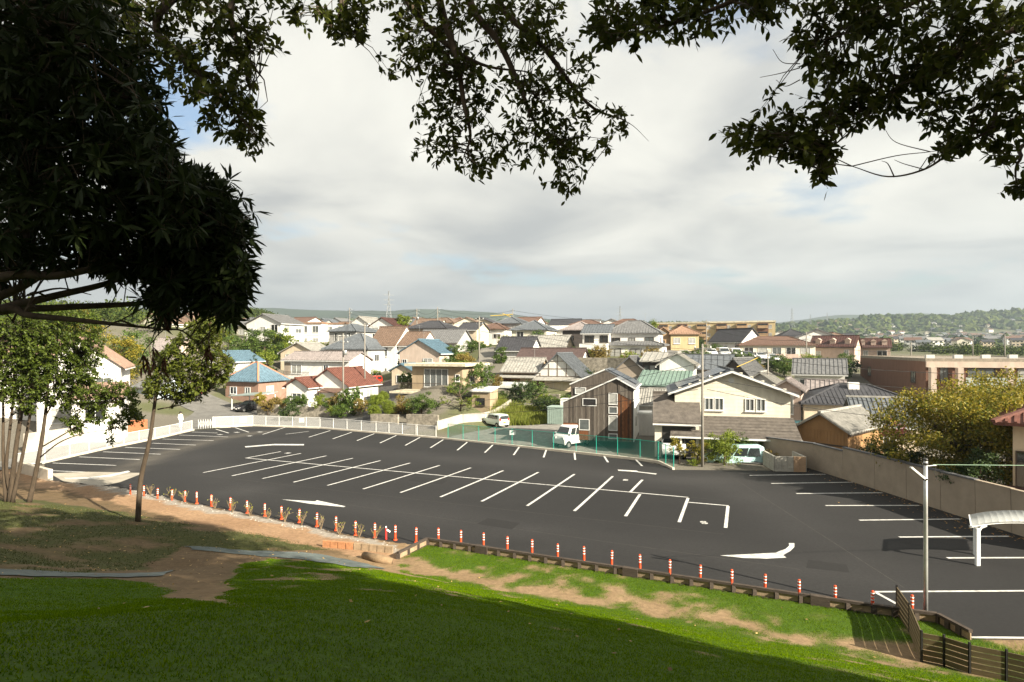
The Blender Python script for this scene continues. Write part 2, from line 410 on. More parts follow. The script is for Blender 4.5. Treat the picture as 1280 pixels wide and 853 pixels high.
# ------------------------------------------------------------------ car park
lx = np.arange(-37, 22, .4); ly = np.arange(12, 70, .4)
def lot_grid():
    # clip: keep whole cells inside, the outline is closed by snapping cells is avoided by a triangulated fan of the true outline
    import bmesh
    bm = bmesh.new()
    vs = [bm.verts.new((x, y, lotz(y))) for x, y in LOT_POLY]
    f = bm.faces.new(vs)
    if f.normal.z < 0: bmesh.ops.reverse_faces(bm, faces=[f])
    for k in range(-36, 22, 1):
        bmesh.ops.bisect_plane(bm, geom=bm.verts[:] + bm.edges[:] + bm.faces[:], plane_co=(k, 0, 0), plane_no=(1, 0, 0))
    for k in range(13, 69, 1):
        bmesh.ops.bisect_plane(bm, geom=bm.verts[:] + bm.edges[:] + bm.faces[:], plane_co=(0, k, 0), plane_no=(0, 1, 0))
    me = bpy.data.meshes.new('parking_lot'); bm.to_mesh(me); bm.free()
    return me
lme = lot_grid()
co = np.empty(len(lme.vertices) * 3, np.float32); lme.vertices.foreach_get('co', co); co = co.reshape(-1, 3)
tint = np.tile(np.array([.0140, .0134, .0131]), (len(co), 1))
def seg_d(x, y, a, b):
    ax, ay = a; bx, by = b; t = np.clip(((x - ax) * (bx - ax) + (y - ay) * (by - ay)) / ((bx - ax) ** 2 + (by - ay) ** 2), 0, 1)
    return np.hypot(x - ax - t * (bx - ax), y - ay - t * (by - ay))
dust = np.zeros(len(co))
trk = [lp(110, 597), lp(150, 590), lp(190, 572), lp(230, 560), lp(270, 549), lp(330, 540)]
for i in range(len(trk) - 1): dust = np.maximum(dust, np.exp(-(seg_d(co[:, 0], co[:, 1], trk[i], trk[i + 1]) / 1.0) ** 2) * .5)
tint = mixc(tint, np.array([.10, .088, .07]), np.clip(dust * (.5 + fbm(co[:, 0], co[:, 1], 2.0, 77)), 0, 1))
tint = tint * (1 + .9 * (fbm(co[:, 0], co[:, 1], 9.0, 81, 5)[:, None] - .5)) * (1 + .5 * (fbm(co[:, 0] * .93 + co[:, 1] * .37, (co[:, 1] * .93 - co[:, 0] * .37) * 6, 8.0, 85)[:, None] - .5))
for a_, b_ in [((300, 615), (950, 700)), ((420, 560), (850, 600)), ((900, 600), (1100, 720)), ((250, 570), (300, 615))]: tint = tint * (1 + (.45 * np.exp(-(seg_d(co[:, 0], co[:, 1], lp(*a_), lp(*b_)) / 1.7) ** 2) * (.4 + fbm(co[:, 0], co[:, 1], 2.5, 91)))[:, None])
la = lme.color_attributes.new('tint', 'FLOAT_COLOR', 'POINT'); la.data.foreach_set('color', np.c_[tint, np.ones(len(co))].astype(np.float32).ravel())
asph = attmat('fresh_asphalt', rough=.85, fine=9.0, amp=.34, bump=.3, bdist=.006, bscale=60)
asph.node_tree.nodes['Principled BSDF'].inputs['Specular IOR Level'].default_value = .3
LOTO = tag(link_mesh('parking_lot', lme, asph), 'fresh black asphalt car park with white stall lines', 'car park', kind='structure')
PAINT = mat('road_paint', (.42, .41, .38), .7, .3, 5, c2=(.66, .65, .62), detail=10)
PAINT_OLD = mat('road_paint_worn', (.45, .44, .41), .8, .3, 1.2, c2=(.68, .67, .63))
def flat(name, px, m=PAINT, dz=.004, parent=LOTO):
    mb = MB(); P = [lot(u, v) for u, v in px]
    P = [Vector((p.x, p.y, lotz(p.y) + dz)) for p in P]
    a = sum(P[i].x * P[(i + 1) % len(P)].y - P[(i + 1) % len(P)].x * P[i].y for i in range(len(P)))
    if a < 0: P.reverse()
    return mb.poly(P).build(name, m, parent)
def stripe(a, b, w=.15, m=PAINT, dz=.004, name='stall_line', ext=0.0):
    A = lot(*a); B = lot(*b); d = Vector((B.x - A.x, B.y - A.y, 0)).normalized(); n = Vector((-d.y, d.x, 0)) * w / 2
    A2 = Vector((A.x, A.y, 0)) - d * ext; B2 = Vector((B.x, B.y, 0)) + d * ext
    P = [A2 - n, B2 - n, B2 + n, A2 + n]
    return MB().poly([(p.x, p.y, lotz(p.y) + dz) for p in P]).build(name, m, LOTO)
near = [(254,591),(290,595),(328,598.5),(367,603),(409.5,607),(454,611.5),(500.5,616),(550.5,621.5),(602,627),(659,632.5),(718,639)]
farp = [(376,567),(408,570),(441,573),(475.5,576),(512.5,579),(549.5,582),(588.5,585),(629,588.5),(673,590.5),(718,593),(766,595.5)]
for a, b in zip(near, farp): stripe(a, b)
stripe((306.5, 573), (351, 564.7)); stripe((782, 645.5), (800, 618.0)); stripe((788, 615.2), (803, 600))
stripe((849, 653), (860, 623)); stripe((907, 660), (910, 633))
stripe((307, 572.8), (860.5, 622), .13, dz=.008); stripe((860.5, 628.2), (911, 632.5), .13, dz=.008)
for a, b in [((386,546.7),(413,538.4)),((416,548.8),(439.7,540.5)),((446.4,551),(467.8,542.3)),((475,554),(495.6,544.4)),((506.6,557),(525,546.9)),((538,560),(554,549.9)),
             ((571.6,563),(584,553)),((606,566),(616,556.4)),((642,569),(649,559)),((679.5,572),(683,562)),((719,575),(718,565.6)),((760,578),(754,568.7)),((802.6,582.7),(793.5,573.4)),
             ((357,543),(386,539.5)),((328.5,543.2),(357,534.2)),((311,540.5),(294,534.8)),((286,541.6),(270,536.8)),
             ((937,594.5),(1032,593)),((964,604.6),(1066,603)),((995.3,617.2),(1103,616.2)),((1032,632.2),(1149,632)),((1074,650.5),(1200,649)),((1124,671.6),(1262,670.6)),((1184,697.7),(1400,697.0)),
             ((66,579),(145,582)),((99,571.3),(175,574.7)),((129,565),(201,568)),((156.5,559.5),(225,562)),((190,554.2),(245,556.6)),((203,549),(267,551)),((224,544),(285,546.4)),((240,540.2),(272,541.5)),((60,588.5),(112,590.5))]:
    stripe(a, b, .14)
stripe((1094, 740), (1330, 738.5), .11); stripe((1095, 741), (1128, 759), .11, m=PAINT_OLD)
stripe((1214, 797), (1330, 798), .10, m=PAINT_OLD)
flat('arrow_marking', [(352,624.5),(394,627.0),(396,625.6),(432,633.2),(430,634.2),(389,630.2)])
flat('arrow_marking', [(900,694.6),(970,691.2),(974,689.4),(982,686.5),(986.5,682.5),(986,679.2),(993,679.2),(993,684),(988,689),(979,694.2),(983,697.4),(958,698.6),(930,697.8)])
flat('arrow_marking', [(306,558.2),(330,556.2),(343,555.2),(380,555.4),(380,557),(343,556.8),(330,557.6),(307,559.6)])
flat('arrow_marking', [(772,587.3),(796,588.6),(798,589.8),(821,592.2),(820,593.4),(795,590.2),(773,588.7)], PAINT_OLD)
flat('arrow_marking', [(80,597.5),(110,597),(135,594),(160,588.8),(163,590.2),(138,596.2),(112,599.4),(82,599)], PAINT_OLD, dz=.012)
flat('concrete_patch', [(62,592),(110,590),(180,591.5),(150,603),(124,608.6),(100,604),(80,602.5)], mat('pale_concrete', (.30, .27, .22), .9, .25, .8), dz=.006)
for u, v, w, sc in [(880, 653.5, 5.5, 1), (782, 600.2, 4.2, .8), (360, 566.6, 3.5, .8), (275, 543.5, 3.0, .7), (296, 540.7, 3.0, .7), (325, 540.2, 3, .7), (312, 545.2, 2.6, .6)]:
    # stall numbers: two figures each, built of strokes
    w *= .62; c = lot(u, v); e = lot(u + w, v + .25); d = Vector((e.x - c.x, e.y - c.y, 0)); n = Vector((-d.y, d.x, 0)).normalized() * .17
    mb = MB()
    for k in (-1, 0):
        o = c + d * (k * 1.0 + .1); dd = d * .75
        def st(p, q, w=.06):
            p = Vector((p.x, p.y, 0)); q = Vector((q.x, q.y, 0)); t = (q - p).normalized(); s = Vector((-t.y, t.x, 0)) * w
            mb.poly([(r.x, r.y, lotz(r.y) + .005) for r in (p - s, q - s, q + s, p + s)])
        st(o - n, o + dd - n); st(o + n, o + dd + n); st(o, o + dd)
        if k == -1: st(o, o + n)
        else: st(o - n, o + n)
        st(o + dd, o + dd - n)
    mb.build('stall_number', PAINT, LOTO)
SEAM = mat('seam_dust', (.045, .042, .038), .9, .3, 3)
for a, b in [((240, 593), (905, 668)), ((300, 612), (1000, 712)), ((420, 566), (760, 590)), ((920, 600), (1130, 735)), ((640, 600), (905, 626))]: stripe(a, b, .035, SEAM, .0025, 'paving_seam')
PATCHM = mat('asphalt_patch', (.013, .0125, .012), .9, .2, 6)
for px in ([(610,648),(650,654),(640,662),(596,655)], [(1010,700),(1058,706),(1062,716),(1008,710)], [(520,596),(560,600),(552,606),(510,601)]): flat('asphalt_patch', px, PATCHM, .0028)

# streets and yards beyond the fence
def draped(name, pts, m, dz=.05, kind='structure', label=None, cat='road', step=1.0):
    """a sheet over the ground inside a plan polygon"""
    import bmesh
    bm = bmesh.new(); f = bm.faces.new([bm.verts.new((x, y, 0)) for x, y in pts]); f.normal_update()
    if f.normal.z < 0: bmesh.ops.reverse_faces(bm, faces=[f])
    x0 = min(p[0] for p in pts); x1 = max(p[0] for p in pts); y0 = min(p[1] for p in pts); y1 = max(p[1] for p in pts)
    k = x0 + step
    while k < x1: bmesh.ops.bisect_plane(bm, geom=bm.verts[:] + bm.edges[:] + bm.faces[:], plane_co=(k, 0, 0), plane_no=(1, 0, 0)); k += step
    k = y0 + step
    while k < y1: bmesh.ops.bisect_plane(bm, geom=bm.verts[:] + bm.edges[:] + bm.faces[:], plane_co=(0, k, 0), plane_no=(0, 1, 0)); k += step
    c = np.array([v.co[:] for v in bm.verts]); zz = ground_z(c[:, 0], c[:, 1]) + dz
    for v, z in zip(bm.verts, zz): v.co.z = z
    me = bpy.data.meshes.new(name); bm.to_mesh(me); bm.free()
    return tag(link_mesh(name, me, m), label, cat, kind=kind)
GREYROAD = mat('worn_asphalt', (.13, .125, .115), .9, .25, .9, .3, 50)
draped('street', [(-35.5,50),(-34.7,62.6),(-30.4,68.6),(-21.6,66),(-12,60.2),(-11,63.5),(-19,70),(-22,76),(-30,84),(-42,86),(-52,92),(-54,86),(-43,78),(-39,66),(-39.5,50),(-36,38),(-34,38)], GREYROAD, .07, label='grey street running behind the white fence', step=1.5)
draped('lane', [(-17.5,67.6),(-13.6,65.2),(-16.2,80),(-19.3,100),(-22.0,100),(-20.6,80)], mat('dark_lane', (.06, .057, .053), .9, .2, 1), .09, label='narrow dark lane climbing between the red roofed house and hedge', step=1.5)
draped('gravel_yard', [lp(556,547.6),(-2.6,65),(-.5,74),(5.5,72),(7.5,58),(8.2,46),lp(796,574.5)], mat('grey_gravel', (.19, .18, .16), .95, .3, 2.0, .6, 30, c2=(.27, .255, .225)), .07, label='gravel yard behind the green fence', cat='yard', step=1.2)
draped('lane', [(-5.6,80),(-3.4,80),(-3.2,100),(-3.6,120),(-6.2,120),(-6.0,100)], mat('pale_lane', (.19, .175, .15), .9, .25, 1), .12, label='pale lane climbing the hill beside the tan flat roofed house', step=1.5)
draped('driveway', [(12,44.2),(18,41.2),(20.5,41.2),(20.5,46),(14,47)], GREYROAD, .08, label='driveway in front of the cream gabled house', cat='driveway', step=1.2)
draped('terrace_yard', [(22,99),(50,100),(52,118),(24,116)], GREYROAD, .12, label='car yard on the terrace below the terracotta apartments', cat='yard', step=3)
# ------------------------------------------------------------------ things around the car park
RED = mat('bollard_red', (.62, .075, .022), .55, .3, 5)
WHITE = mat('white_paint', (.66, .655, .63), .5, .12, 5)
REFL = mat('reflective_white', (.85, .85, .83), .35)
DARKM = mat('dark_metal', (.03, .028, .026), .5, spec=.5)
GALV = mat('galvanised_steel', (.42, .43, .42), .42, .15, 4, metal=.6)
CONC = mat('concrete', (.36, .33, .28), .9, .22, 1.1, .3, 18)
WOODD = mat('weathered_timber', (.055, .042, .032), .9, .35, 6, .4, 30, stretch=(1, 1, 6))
WOODT = mat('pale_timber', (.26, .19, .12), .9, .3, 5, .3, 30)

def make_bollard(name, label, bands, h=.62):
    r = empty(name, label=label, cat='bollard', group='orange posts along the near edge of the car park')
    MB().lathe([(.085, 0), (.085, .02), (.068, .045), (.05, .06)], 14).build('base', RED, r, True)
    MB().lathe([(.05, .05), (.043, .12), (.04, h - .03), (.034, h - .008), (.012, h)], 14).build('post', RED, r, True)
    for k in range(bands):
        z = h - .09 - k * .095
        MB().lathe([(.0415, z), (.0435, z + .002), (.0435, z + .03), (.0415, z + .032)], 14).build('reflective_band', REFL, r, True)
    return r
proto = make_bollard('bollard', '', 3)
bpx = [(163,619.5),(180,621.5),(197,625),(215,627),(231,628.5),(246,630),(264,634),(288,637.5),(309,642),(331,646),(352,649.5),(374,653.5),(396,658.5),(420,663.5),(444,670),(468.5,672.5),(494,675.5),(520,678.5),
       (548,679.5),(576,682.5),(604.5,686),(634,691),(665,695),(697,701),(730,704.5),(764.5,710),(800,715.5),(837,722.5),(875,730),(914.5,736),(956,742.5),(999,750),(1044,758),(1090.5,765),(1140,771)]
side = ['by the bare shrubs', 'behind the timber edging']
for i, (u, v) in enumerate(bpx):
    b = proto if i == 0 else copy_tree(proto)
    p = lot(u, v); b.location = (p.x, p.y, lotz(p.y)); b.rotation_euler.z = i * 1.3
    k = (i + 1) if i < 18 else (i - 17)
    ordn = ['first','second','third','fourth','fifth','sixth','seventh','eighth','ninth','tenth','eleventh','twelfth','thirteenth','fourteenth','fifteenth','sixteenth','seventeenth','eighteenth'][k - 1]
    b['label'] = f'orange post with white bands {side[0] if i < 18 else side[1]}, {ordn} from left'
    b.rotation_euler.x = random.uniform(-.025, .025); b.rotation_euler.y = random.uniform(-.025, .025)
r = empty('bollard', lot(482.5, 674.5), label='slim plain red post with a white cap near the corner of the timber edging', cat='bollard')
MB().lathe([(.05, 0), (.04, .05), (.035, .45), (.035, .47)], 10).build('post', mat('plain_red', (.62, .035, .03), .5), r, True)
MB().lathe([(.035, .47), (.03, .52), (.008, .54)], 10).build('cap', REFL, r, True)
MB().bar((.03, 0, .40), (.17, .02, .30), .03, .06).build('tape', REFL, r)

# timber edging of the patchy turf bed
te = empty('timber_edging', (TIMBER[0][0], TIMBER[0][1], lotz(TIMBER[0][1])), label='dark weathered timber rail edging between the turf bed and the car park', cat='edging')
def tl(p): return Vector(p) - te.location
corner = lot(497, 703); poly = [Vector((corner.x, corner.y, 0)), Vector((*TIMBER[0], 0)), Vector((*TIMBER[1], 0)), Vector((*TIMBER[2], 0)), Vector((*lp(1214, 806), 0))]
for a, b in zip(poly[:-1], poly[1:]):
    L = (b - a).length; n = max(1, round(L / 1.9)); d = (b - a) / n
    for k in range(n):
        p = a + d * k; q = a + d * (k + 1); g = (q - p).normalized() * .012
        zp, zq = lotz(p.y), lotz(q.y)
        for z0, hh in ((.05, .10), (.33, .075)):
            MB().bar(tl((p.x + g.x, p.y + g.y, zp + z0 + random.uniform(-.006, .006))), tl((q.x - g.x, q.y - g.y, zq + z0 + random.uniform(-.006, .006))), .11, hh).build('rail', WOODD, te)
        MB().bar(tl((p.x + g.x, p.y + g.y, zp + .2)), tl((q.x - g.x, q.y - g.y, zq + .2)), .035, .17).build('plank', WOODT, te)
        for t in (0.02, .34, .67):
            o = p + (q - p) * t; MB().box(*tl((o.x - .06, o.y - .075, lotz(o.y) - .02)), *tl((o.x + .06, o.y + .075, lotz(o.y) + .30))).build('post', WOODD, te)
        if k % 3 == 1:
            o = p + d.normalized() * .3; MB().bar(tl((o.x, o.y - .02, lotz(o.y) + .2)), tl((o.x + d.normalized().x * .5, o.y + d.normalized().y * .5 - .02, lotz(o.y) + .2)), .17, .36).build('splice_plate', WOODD, te)
# formwork of the path end: a low step of orange-brown timbers
st = empty('step_timber', gpix(440, 690) + (0,), label='low row of orange brown timbers stepping the dirt path end', cat='step')
st.location.z = gz(st.location.x, st.location.y)
a0 = Vector((*gpix(404, 684), 0)); b0 = Vector((*gpix(492, 692), 0))
for k in range(9):
    p = a0 + (b0 - a0) * (k / 9); q = a0 + (b0 - a0) * ((k + .9) / 9)
    z = gz(p.x, p.y)
    MB().bar(Vector((p.x, p.y, z + .12)) - st.location, Vector((q.x, q.y, gz(q.x, q.y) + .12)) - st.location, .10, .26).build('board', mat('orange_timber', (.36, .17, .08), .85, .3, 6) if k < 4 else WOODT, st)
lg = empty('log', (*gpix(470, 703), 0), label='short half buried log at the end of the timber edging', cat='log'); lg.location.z = gz(lg.location.x, lg.location.y)
a1 = Vector((*gpix(455, 698), 0)); b1 = Vector((*gpix(490, 706), 0))
MB().tube([Vector((a1.x, a1.y, gz(a1.x, a1.y) + .1)) - lg.location, (0, 0, .13), Vector((b1.x, b1.y, gz(b1.x, b1.y) + .09)) - lg.location], [.13, .15, .12], 9).build('trunk', mat('log_bark', (.19, .13, .075), .95, .3, 5, .5, 20), lg, True)

# grey ground sheets laid on the bank
def sheet(label, px, m):
    pts = [gpix(u, v) for u, v in px]
    g_ = random.Random(4); pts2 = []
    for (x0, y0), (x1, y1) in zip(pts, pts[1:] + pts[:1]):
        for k in range(5): pts2.append((x0 + (x1 - x0) * k / 5 + g_.uniform(-.06, .06), y0 + (y1 - y0) * k / 5 + g_.uniform(-.06, .06)))
    o = draped('ground_sheet', pts2, m, .022, None, label, 'ground sheet', .17); return o
SHEET = mat('grey_sheet', (.09, .108, .102), .8, .35, 2.5, .5, 9)
sheet('grey ground sheet lying along the grass on the left', [(-60,709),(40,714),(120,718),(205,716),(228,713),(205,721),(150,723.5),(70,722),(-60,717)], SHEET)
sheet('long pale blue grey ground sheet strip above the lit grass', [(232,684),(300,688),(400,694),(452,704),(482,712),(440,710),(380,701),(300,694),(240,688.5)], SHEET)

# slatted fence at lower right
FB = mat('brown_slat', (.095, .070, .036), .55, .2, 4, .15, 60, stretch=(1, 1, 8)); FP = mat('black_post', (.015, .014, .013), .45)
fpts = [lot(1121, 771), lot(1137, 796), lot(1152, 836), lot(1180, 842), lot(1212, 853), lot(1258, 863), lot(1325, 880)]
fe = empty('slat_fence', fpts[2], label='brown horizontal slat fence with black posts in the lower right corner', cat='fence')
def fz(p): return lotz(p.y) + .02
FH = .84
for i, (a, b) in enumerate(zip(fpts[:-1], fpts[1:])):
    A = Vector((a.x, a.y, fz(a))) - fe.location; B = Vector((b.x, b.y, fz(b))) - fe.location
    g = (B - A).normalized() * .03
    n = 6
    for k in range(n):
        z = .07 + k * (FH - .06) / n + .045
        MB().bar(A + g + Vector((0, 0, z)), B - g + Vector((0, 0, z)), .025, (FH - .06) / n - .020).build('slat', FB, fe)
for p in fpts:
    q = Vector((p.x, p.y, fz(p))) - fe.location
    MB().box(q.x - .02, q.y - .02, q.z - .3, q.x + .02, q.y + .02, q.z + FH + .04).build('post', FP, fe)

# light pole at right with its arm lamp and overhead wire
p = lot(1157, 772); lpz = lotz(p.y)
pole = empty('light_pole', (p.x, p.y, lpz), label='slim grey steel light pole standing beside the slat fence', cat='light pole')
HT = 4.42
MB().tube([(0, 0, -.1), (0, 0, 1.5), (0, 0, 3.0), (0, 0, HT)], [.058, .058, .052, .05], 14).build('pole', GALV, pole, True)
MB().lathe([(.056, HT), (.056, HT + .05), (.03, HT + .07)], 12).build('cap', DARKM, pole, True)
for z in (HT - .55, HT - .12): MB().lathe([(.062, z), (.066, z + .01), (.066, z + .05), (.062, z + .06)], 12).build('clamp', DARKM, pole, True)
MB().bar((-.04, -.02, HT - .5), (-.42, .0, HT - .18), .09, .05).build('lamp_arm', WHITE, pole)
MB().tube([(0.05, 0, HT - .15), (.3, .0, HT - .13)], .012, 6).build('wire_bracket', WHITE, pole)
MB().tube([(.3, 0, HT - .15), (.24, 0, HT - .35), (.32, 0, HT - .5), (.28, 0, HT - .55)], .008, 5).build('drop_cable', DARKM, pole)
wb = MB().tube([W(1166, 581, 16.24), W(1280, 582, 16.6), W(1500, 583, 17.4)], .009, 5).build('overhead_wire', mat('green_wire', (.16, .26, .17), .5)); tag(wb, 'thin green overhead wire leaving the light pole to the right', 'wire')

# arched shelter at right
p = lot(1222, 707); cz = lotz(p.y)
cp = empty('carport', (p.x, p.y, cz), label='white arched carport with one curved post at the right edge', cat='carport')
ALU = mat('white_aluminium', (.66, .67, .65), .4, spec=.5)
CH = 1.42; CW = 3.4
MB().box(-.065, -.05, -.05, .065, .05, CH - .1).build('post', ALU, cp)
brace = [(0, 0, CH - .35), (.03, 0, CH - .2), (.12, 0, CH - .07), (.3, 0, CH + .0)]
MB().tube(brace, .05, 6).build('brace', ALU, cp)
def arch(x): return CH - .05 + .17 * math.sin(math.pi * min(1, max(0, (x + .28) / (CW + .3))) ** .8) 
for k, yy in enumerate((0.0, 1.15)):
    rib = [(-.28 + CW * t / 14 + .8 * yy, yy, arch(-.28 + CW * t / 14)) for t in range(15)]
    m_ = MB()
    for q0, q1 in zip(rib[:-1], rib[1:]): m_.bar(q0, q1, .06, .07)
    m_.build('rib', ALU, cp)
if True:
    MB().box(.8, 1.1, -.05, .93, 1.2, CH - .1).build('post', ALU, cp)
PCB = meshmat('grey_polycarbonate', (.34, .35, .34), .35)
m_ = MB()
for t in range(14):
    x0 = -.28 + CW * t / 14; x1 = -.28 + CW * (t + 1) / 14
    m_.add([(x0, -.10, arch(x0) + .045), (x1, -.10, arch(x1) + .045), (x1 + 1.02, 1.28, arch(x1) + .045), (x0 + 1.02, 1.28, arch(x0) + .045),
            (x0, -.10, arch(x0) + .06), (x1, -.10, arch(x1) + .06), (x1 + 1.02, 1.28, arch(x1) + .06), (x0 + 1.02, 1.28, arch(x0) + .06)], [(3,2,1,0),(4,5,6,7),(0,1,5,4),(2,3,7,6)])
m_.build('roof_sheet', PCB, cp, True)
MB().bar((-.3, -.1, arch(-.28) + .03), (.74, 1.3, arch(-.28) + .03), .05, .06).build('gutter', ALU, cp)

# panelled wall on the right boundary, tiled coping on its far half
WALLM = mat('boundary_wall', (.30, .245, .185), .9, .12, 1.5, .15, 30)
COP = mat('coping_tile', (.10, .10, .105), .6, .2, 6)
wa = empty('boundary_wall', (20.8, 30, lotz(30)), label='long tan panelled boundary wall along the right side of the car park', cat='wall')
wp = [W(968, 565, 40.5), W(1037, 590, 36.0)]
pts = [(18.6, 43.0), (20.6, 39.2), (20.75, 36.0), (20.85, 33.0), (20.95, 30.5), (21.05, 28.2), (21.15, 26.2), (21.22, 24.4), (21.3, 22.6), (21.35, 20.8)]
for i, (a, b) in enumerate(zip(pts[:-1], pts[1:])):
    A = Vector((*a, lotz(a[1]))) - wa.location; B = Vector((*b, lotz(b[1]))) - wa.location
    g = (B - A).normalized() * .012
    h = (1.72 if i < 2 else 1.95) - .02 * i
    MB().bar(A + g + Vector((0, 0, h / 2 - .15)), B - g + Vector((0, 0, h / 2 - .15)), .16, h + .3).build('panel', WALLM, wa)
    if i < 6:
        L = (B - A).length; n = int(L / .27); t = (B - A) / n
        for k in range(n):
            c = A + t * (k + .5) + Vector((0, 0, h + .035))
            MB().bar(c - t * .46, c + t * .46, .26, .07).build('coping_tile', COP, wa)
    else:
        MB().bar(A + Vector((0, 0, h + .03)), B + Vector((0, 0, h + .03)), .2, .06).build('coping', WALLM, wa)
# concrete block bin at the wall's far end
bn = empty('block_planter', lot(1000, 590), label='open bin of stacked concrete blocks at the far end of the tan wall', cat='planter')
BLK = mat('concrete_block', (.38, .36, .31), .9, .2, 3, .3, 25)
for (x0, x1, y0, y1, dx, dy) in [(-1.6, .35, .0, .0, 1, 0), (-1.6, -1.6, .0, 2.2, 0, 1), (.35, .35, .0, 2.2, 0, 1)]:
    for c in range(5):
        n = 5
        for k in range(n):
            ax = x0 + (x1 - x0) * k / n; ay = y0 + (y1 - y0) * k / n; bx = x0 + (x1 - x0) * (k + 1) / n; by = y0 + (y1 - y0) * (k + 1) / n
            d = Vector((bx - ax, by - ay, 0)).normalized() * .006
            MB().bar((ax + d.x, ay + d.y, .10 + c * .2), (bx - d.x, by - d.y, .10 + c * .2), .15, .192).build('block', BLK if not (dx and k > 2) else mat('tan_block', (.40, .27, .17), .9, .2, 3), bn)
bn.rotation_euler.z = R(-6)

# white mesh fence round the left and far side, green mesh fence towards the houses
def mesh_fence(name, label, px, h, m_bar, m_mesh, pitch, rail=.045, pr=.03, double=True):
    base = lot(*px[0]); r = empty(name, (base.x, base.y, lotz(base.y)), label=label, cat='fence')
    for a, b in zip(px[:-1], px[1:]):
        A = lot(*a); B = lot(*b); L = math.hypot(B.x - A.x, B.y - A.y); n = max(1, round(L / pitch))
        for k in range(n + (1 if b == px[-1] else 0)):
            p = A.lerp(B, k / n); q = Vector((p.x, p.y, lotz(p.y))) - r.location
            MB().tube([q, q + Vector((0, 0, h + .05))], pr, 6).build('post', m_bar, r)
        for k in range(n):
            p = A.lerp(B, k / n); q = A.lerp(B, (k + 1) / n)
            p = Vector((p.x, p.y, lotz(p.y))) - r.location; q = Vector((q.x, q.y, lotz(q.y))) - r.location
            up = Vector((0, 0, 1)); g = (q - p).normalized() * .05
            MB().add([p + g + up * .10, q - g + up * .10, q - g + up * (h - .03), p + g + up * (h - .03)], [(0, 1, 2, 3)]).build('mesh_panel', m_mesh, r)
            MB().bar(p + up * h, q + up * h, rail, rail).build('top_rail', m_bar, r)
            MB().bar(p + up * .09, q + up * .09, rail, rail).build('bottom_rail', m_bar, r)
    return r
WM = meshmat('white_mesh', (.66, .66, .64), .68); GM = meshmat('green_mesh', (.03, .24, .19), .62); GP = mat('green_post', (.02, .28, .21), .5)
mesh_fence('mesh_fence', 'white mesh fence running down the left side of the car park', [(20,586),(56,578.6),(87,571),(134,560.5),(174,552.5),(212,544.5),(240,537.5)], 1.0, WHITE, WM, 2.0)
mesh_fence('mesh_fence', 'white mesh fence along the street at the far left end of the car park', [(266,534),(316,532),(400,535),(470,541),(520,545.2)], 1.12, WHITE, WM, 2.0)
mesh_fence('mesh_fence', 'short end bay of white mesh fence meeting the green fence', [(521.5,545.3),(545,547.4)], 1.12, WHITE, WM, 2.0)
mesh_fence('mesh_fence', 'tall green mesh fence between the car park and the gravel yard', [(560,549),(640,557),(720,565.5),(800,574.3),(822,577.5)], 1.45, GP, GM, 2.0, .035)
mesh_fence('mesh_fence', 'short green mesh fence angled down to the pole beside the garage', [(823,577.7),(842,586.5)], 1.45, GP, GM, 1.6, .035)
gt = empty('folding_gate', lot(248, 536.6), label='white folding gate at the far left corner of the car park', cat='gate')
for k in range(8):
    x = k * .2; MB().tube([(x, x * .6, 0), (x, x * .6, 1.05)], .018, 6).build('upright', WHITE, gt)
    if k < 7:
        MB().bar((x, x * .6, .2), (x + .2, x * .6 + .12, .95), .015, .02).build('lattice_bar', WHITE, gt); MB().bar((x, x * .6, .95), (x + .2, x * .6 + .12, .2), .015, .02).build('lattice_bar', WHITE, gt)
for (u, v, w, h, lab) in [(304,525.5,.75,.55,'blank white notice board fixed to the far white fence by its corner'),(377,525.5,.55,.45,'small white notice plate on the far white fence beside the stone wall'),(641,541,.6,.42,'white notice plate hung on the green fence before the gravel yard'),(772,548.5,.55,.4,'white notice plate on the green fence before the wooden house')]:
    base = lot(u, v + 10); c = W(u, v, base.y - .12)
    b = MB().box(c.x - w / 2, c.y - .012, c.z - h / 2, c.x + w / 2, c.y + .012, c.z + h / 2).build('notice_board', WHITE); tag(b, lab, 'notice')
# kerbs
KB = mat('kerb_concrete', (.50, .45, .37), .9, .2, 1.5)
def kerb(label, px, h=.14, w=.16, off=.0):
    b = lot(*px[0]); r = empty('kerb', (b.x, b.y, lotz(b.y)), label=label, cat='kerb')
    for a, c in zip(px[:-1], px[1:]):
        A = lot(*a); B = lot(*c); L = math.hypot(B.x - A.x, B.y - A.y); n = max(1, round(L / 2.0))
        for k in range(n):
            p = A.lerp(B, k / n); q = A.lerp(B, (k + 1) / n)
            p = Vector((p.x, p.y, lotz(p.y) + h / 2 - .02)) - r.location; q = Vector((q.x, q.y, lotz(q.y) + h / 2 - .02)) - r.location
            g = (q - p).normalized() * .006
            MB().bar(p + g, q - g, w, h + .04).build('kerb_stone', KB, r)
kerb('pale kerb under the white fence on the left', [(54,579.6),(87,572),(134,561.4),(174,553.4),(212,545.3),(242,538)])
kerb('pale kerb under the far white and green fences', [(266,534.8),(316,532.8),(400,535.9),(470,541.7),(546,548.2),(640,557.9),(720,566.4),(800,575.2),(824,578.6),(842,587.4)])
ew = empty('concrete_wall', lot(60, 600), label='low pale concrete end wall at the left corner of the car park', cat='wall')
A = lot(63, 601) - ew.location; B = lot(22, 590) - ew.location
MB().bar(A + Vector((0, 0, .33)), B + Vector((0, 0, .33)), .25, .7).build('wall_block', mat('pale_wall', (.52, .46, .37), .9, .12, 1.5), ew)

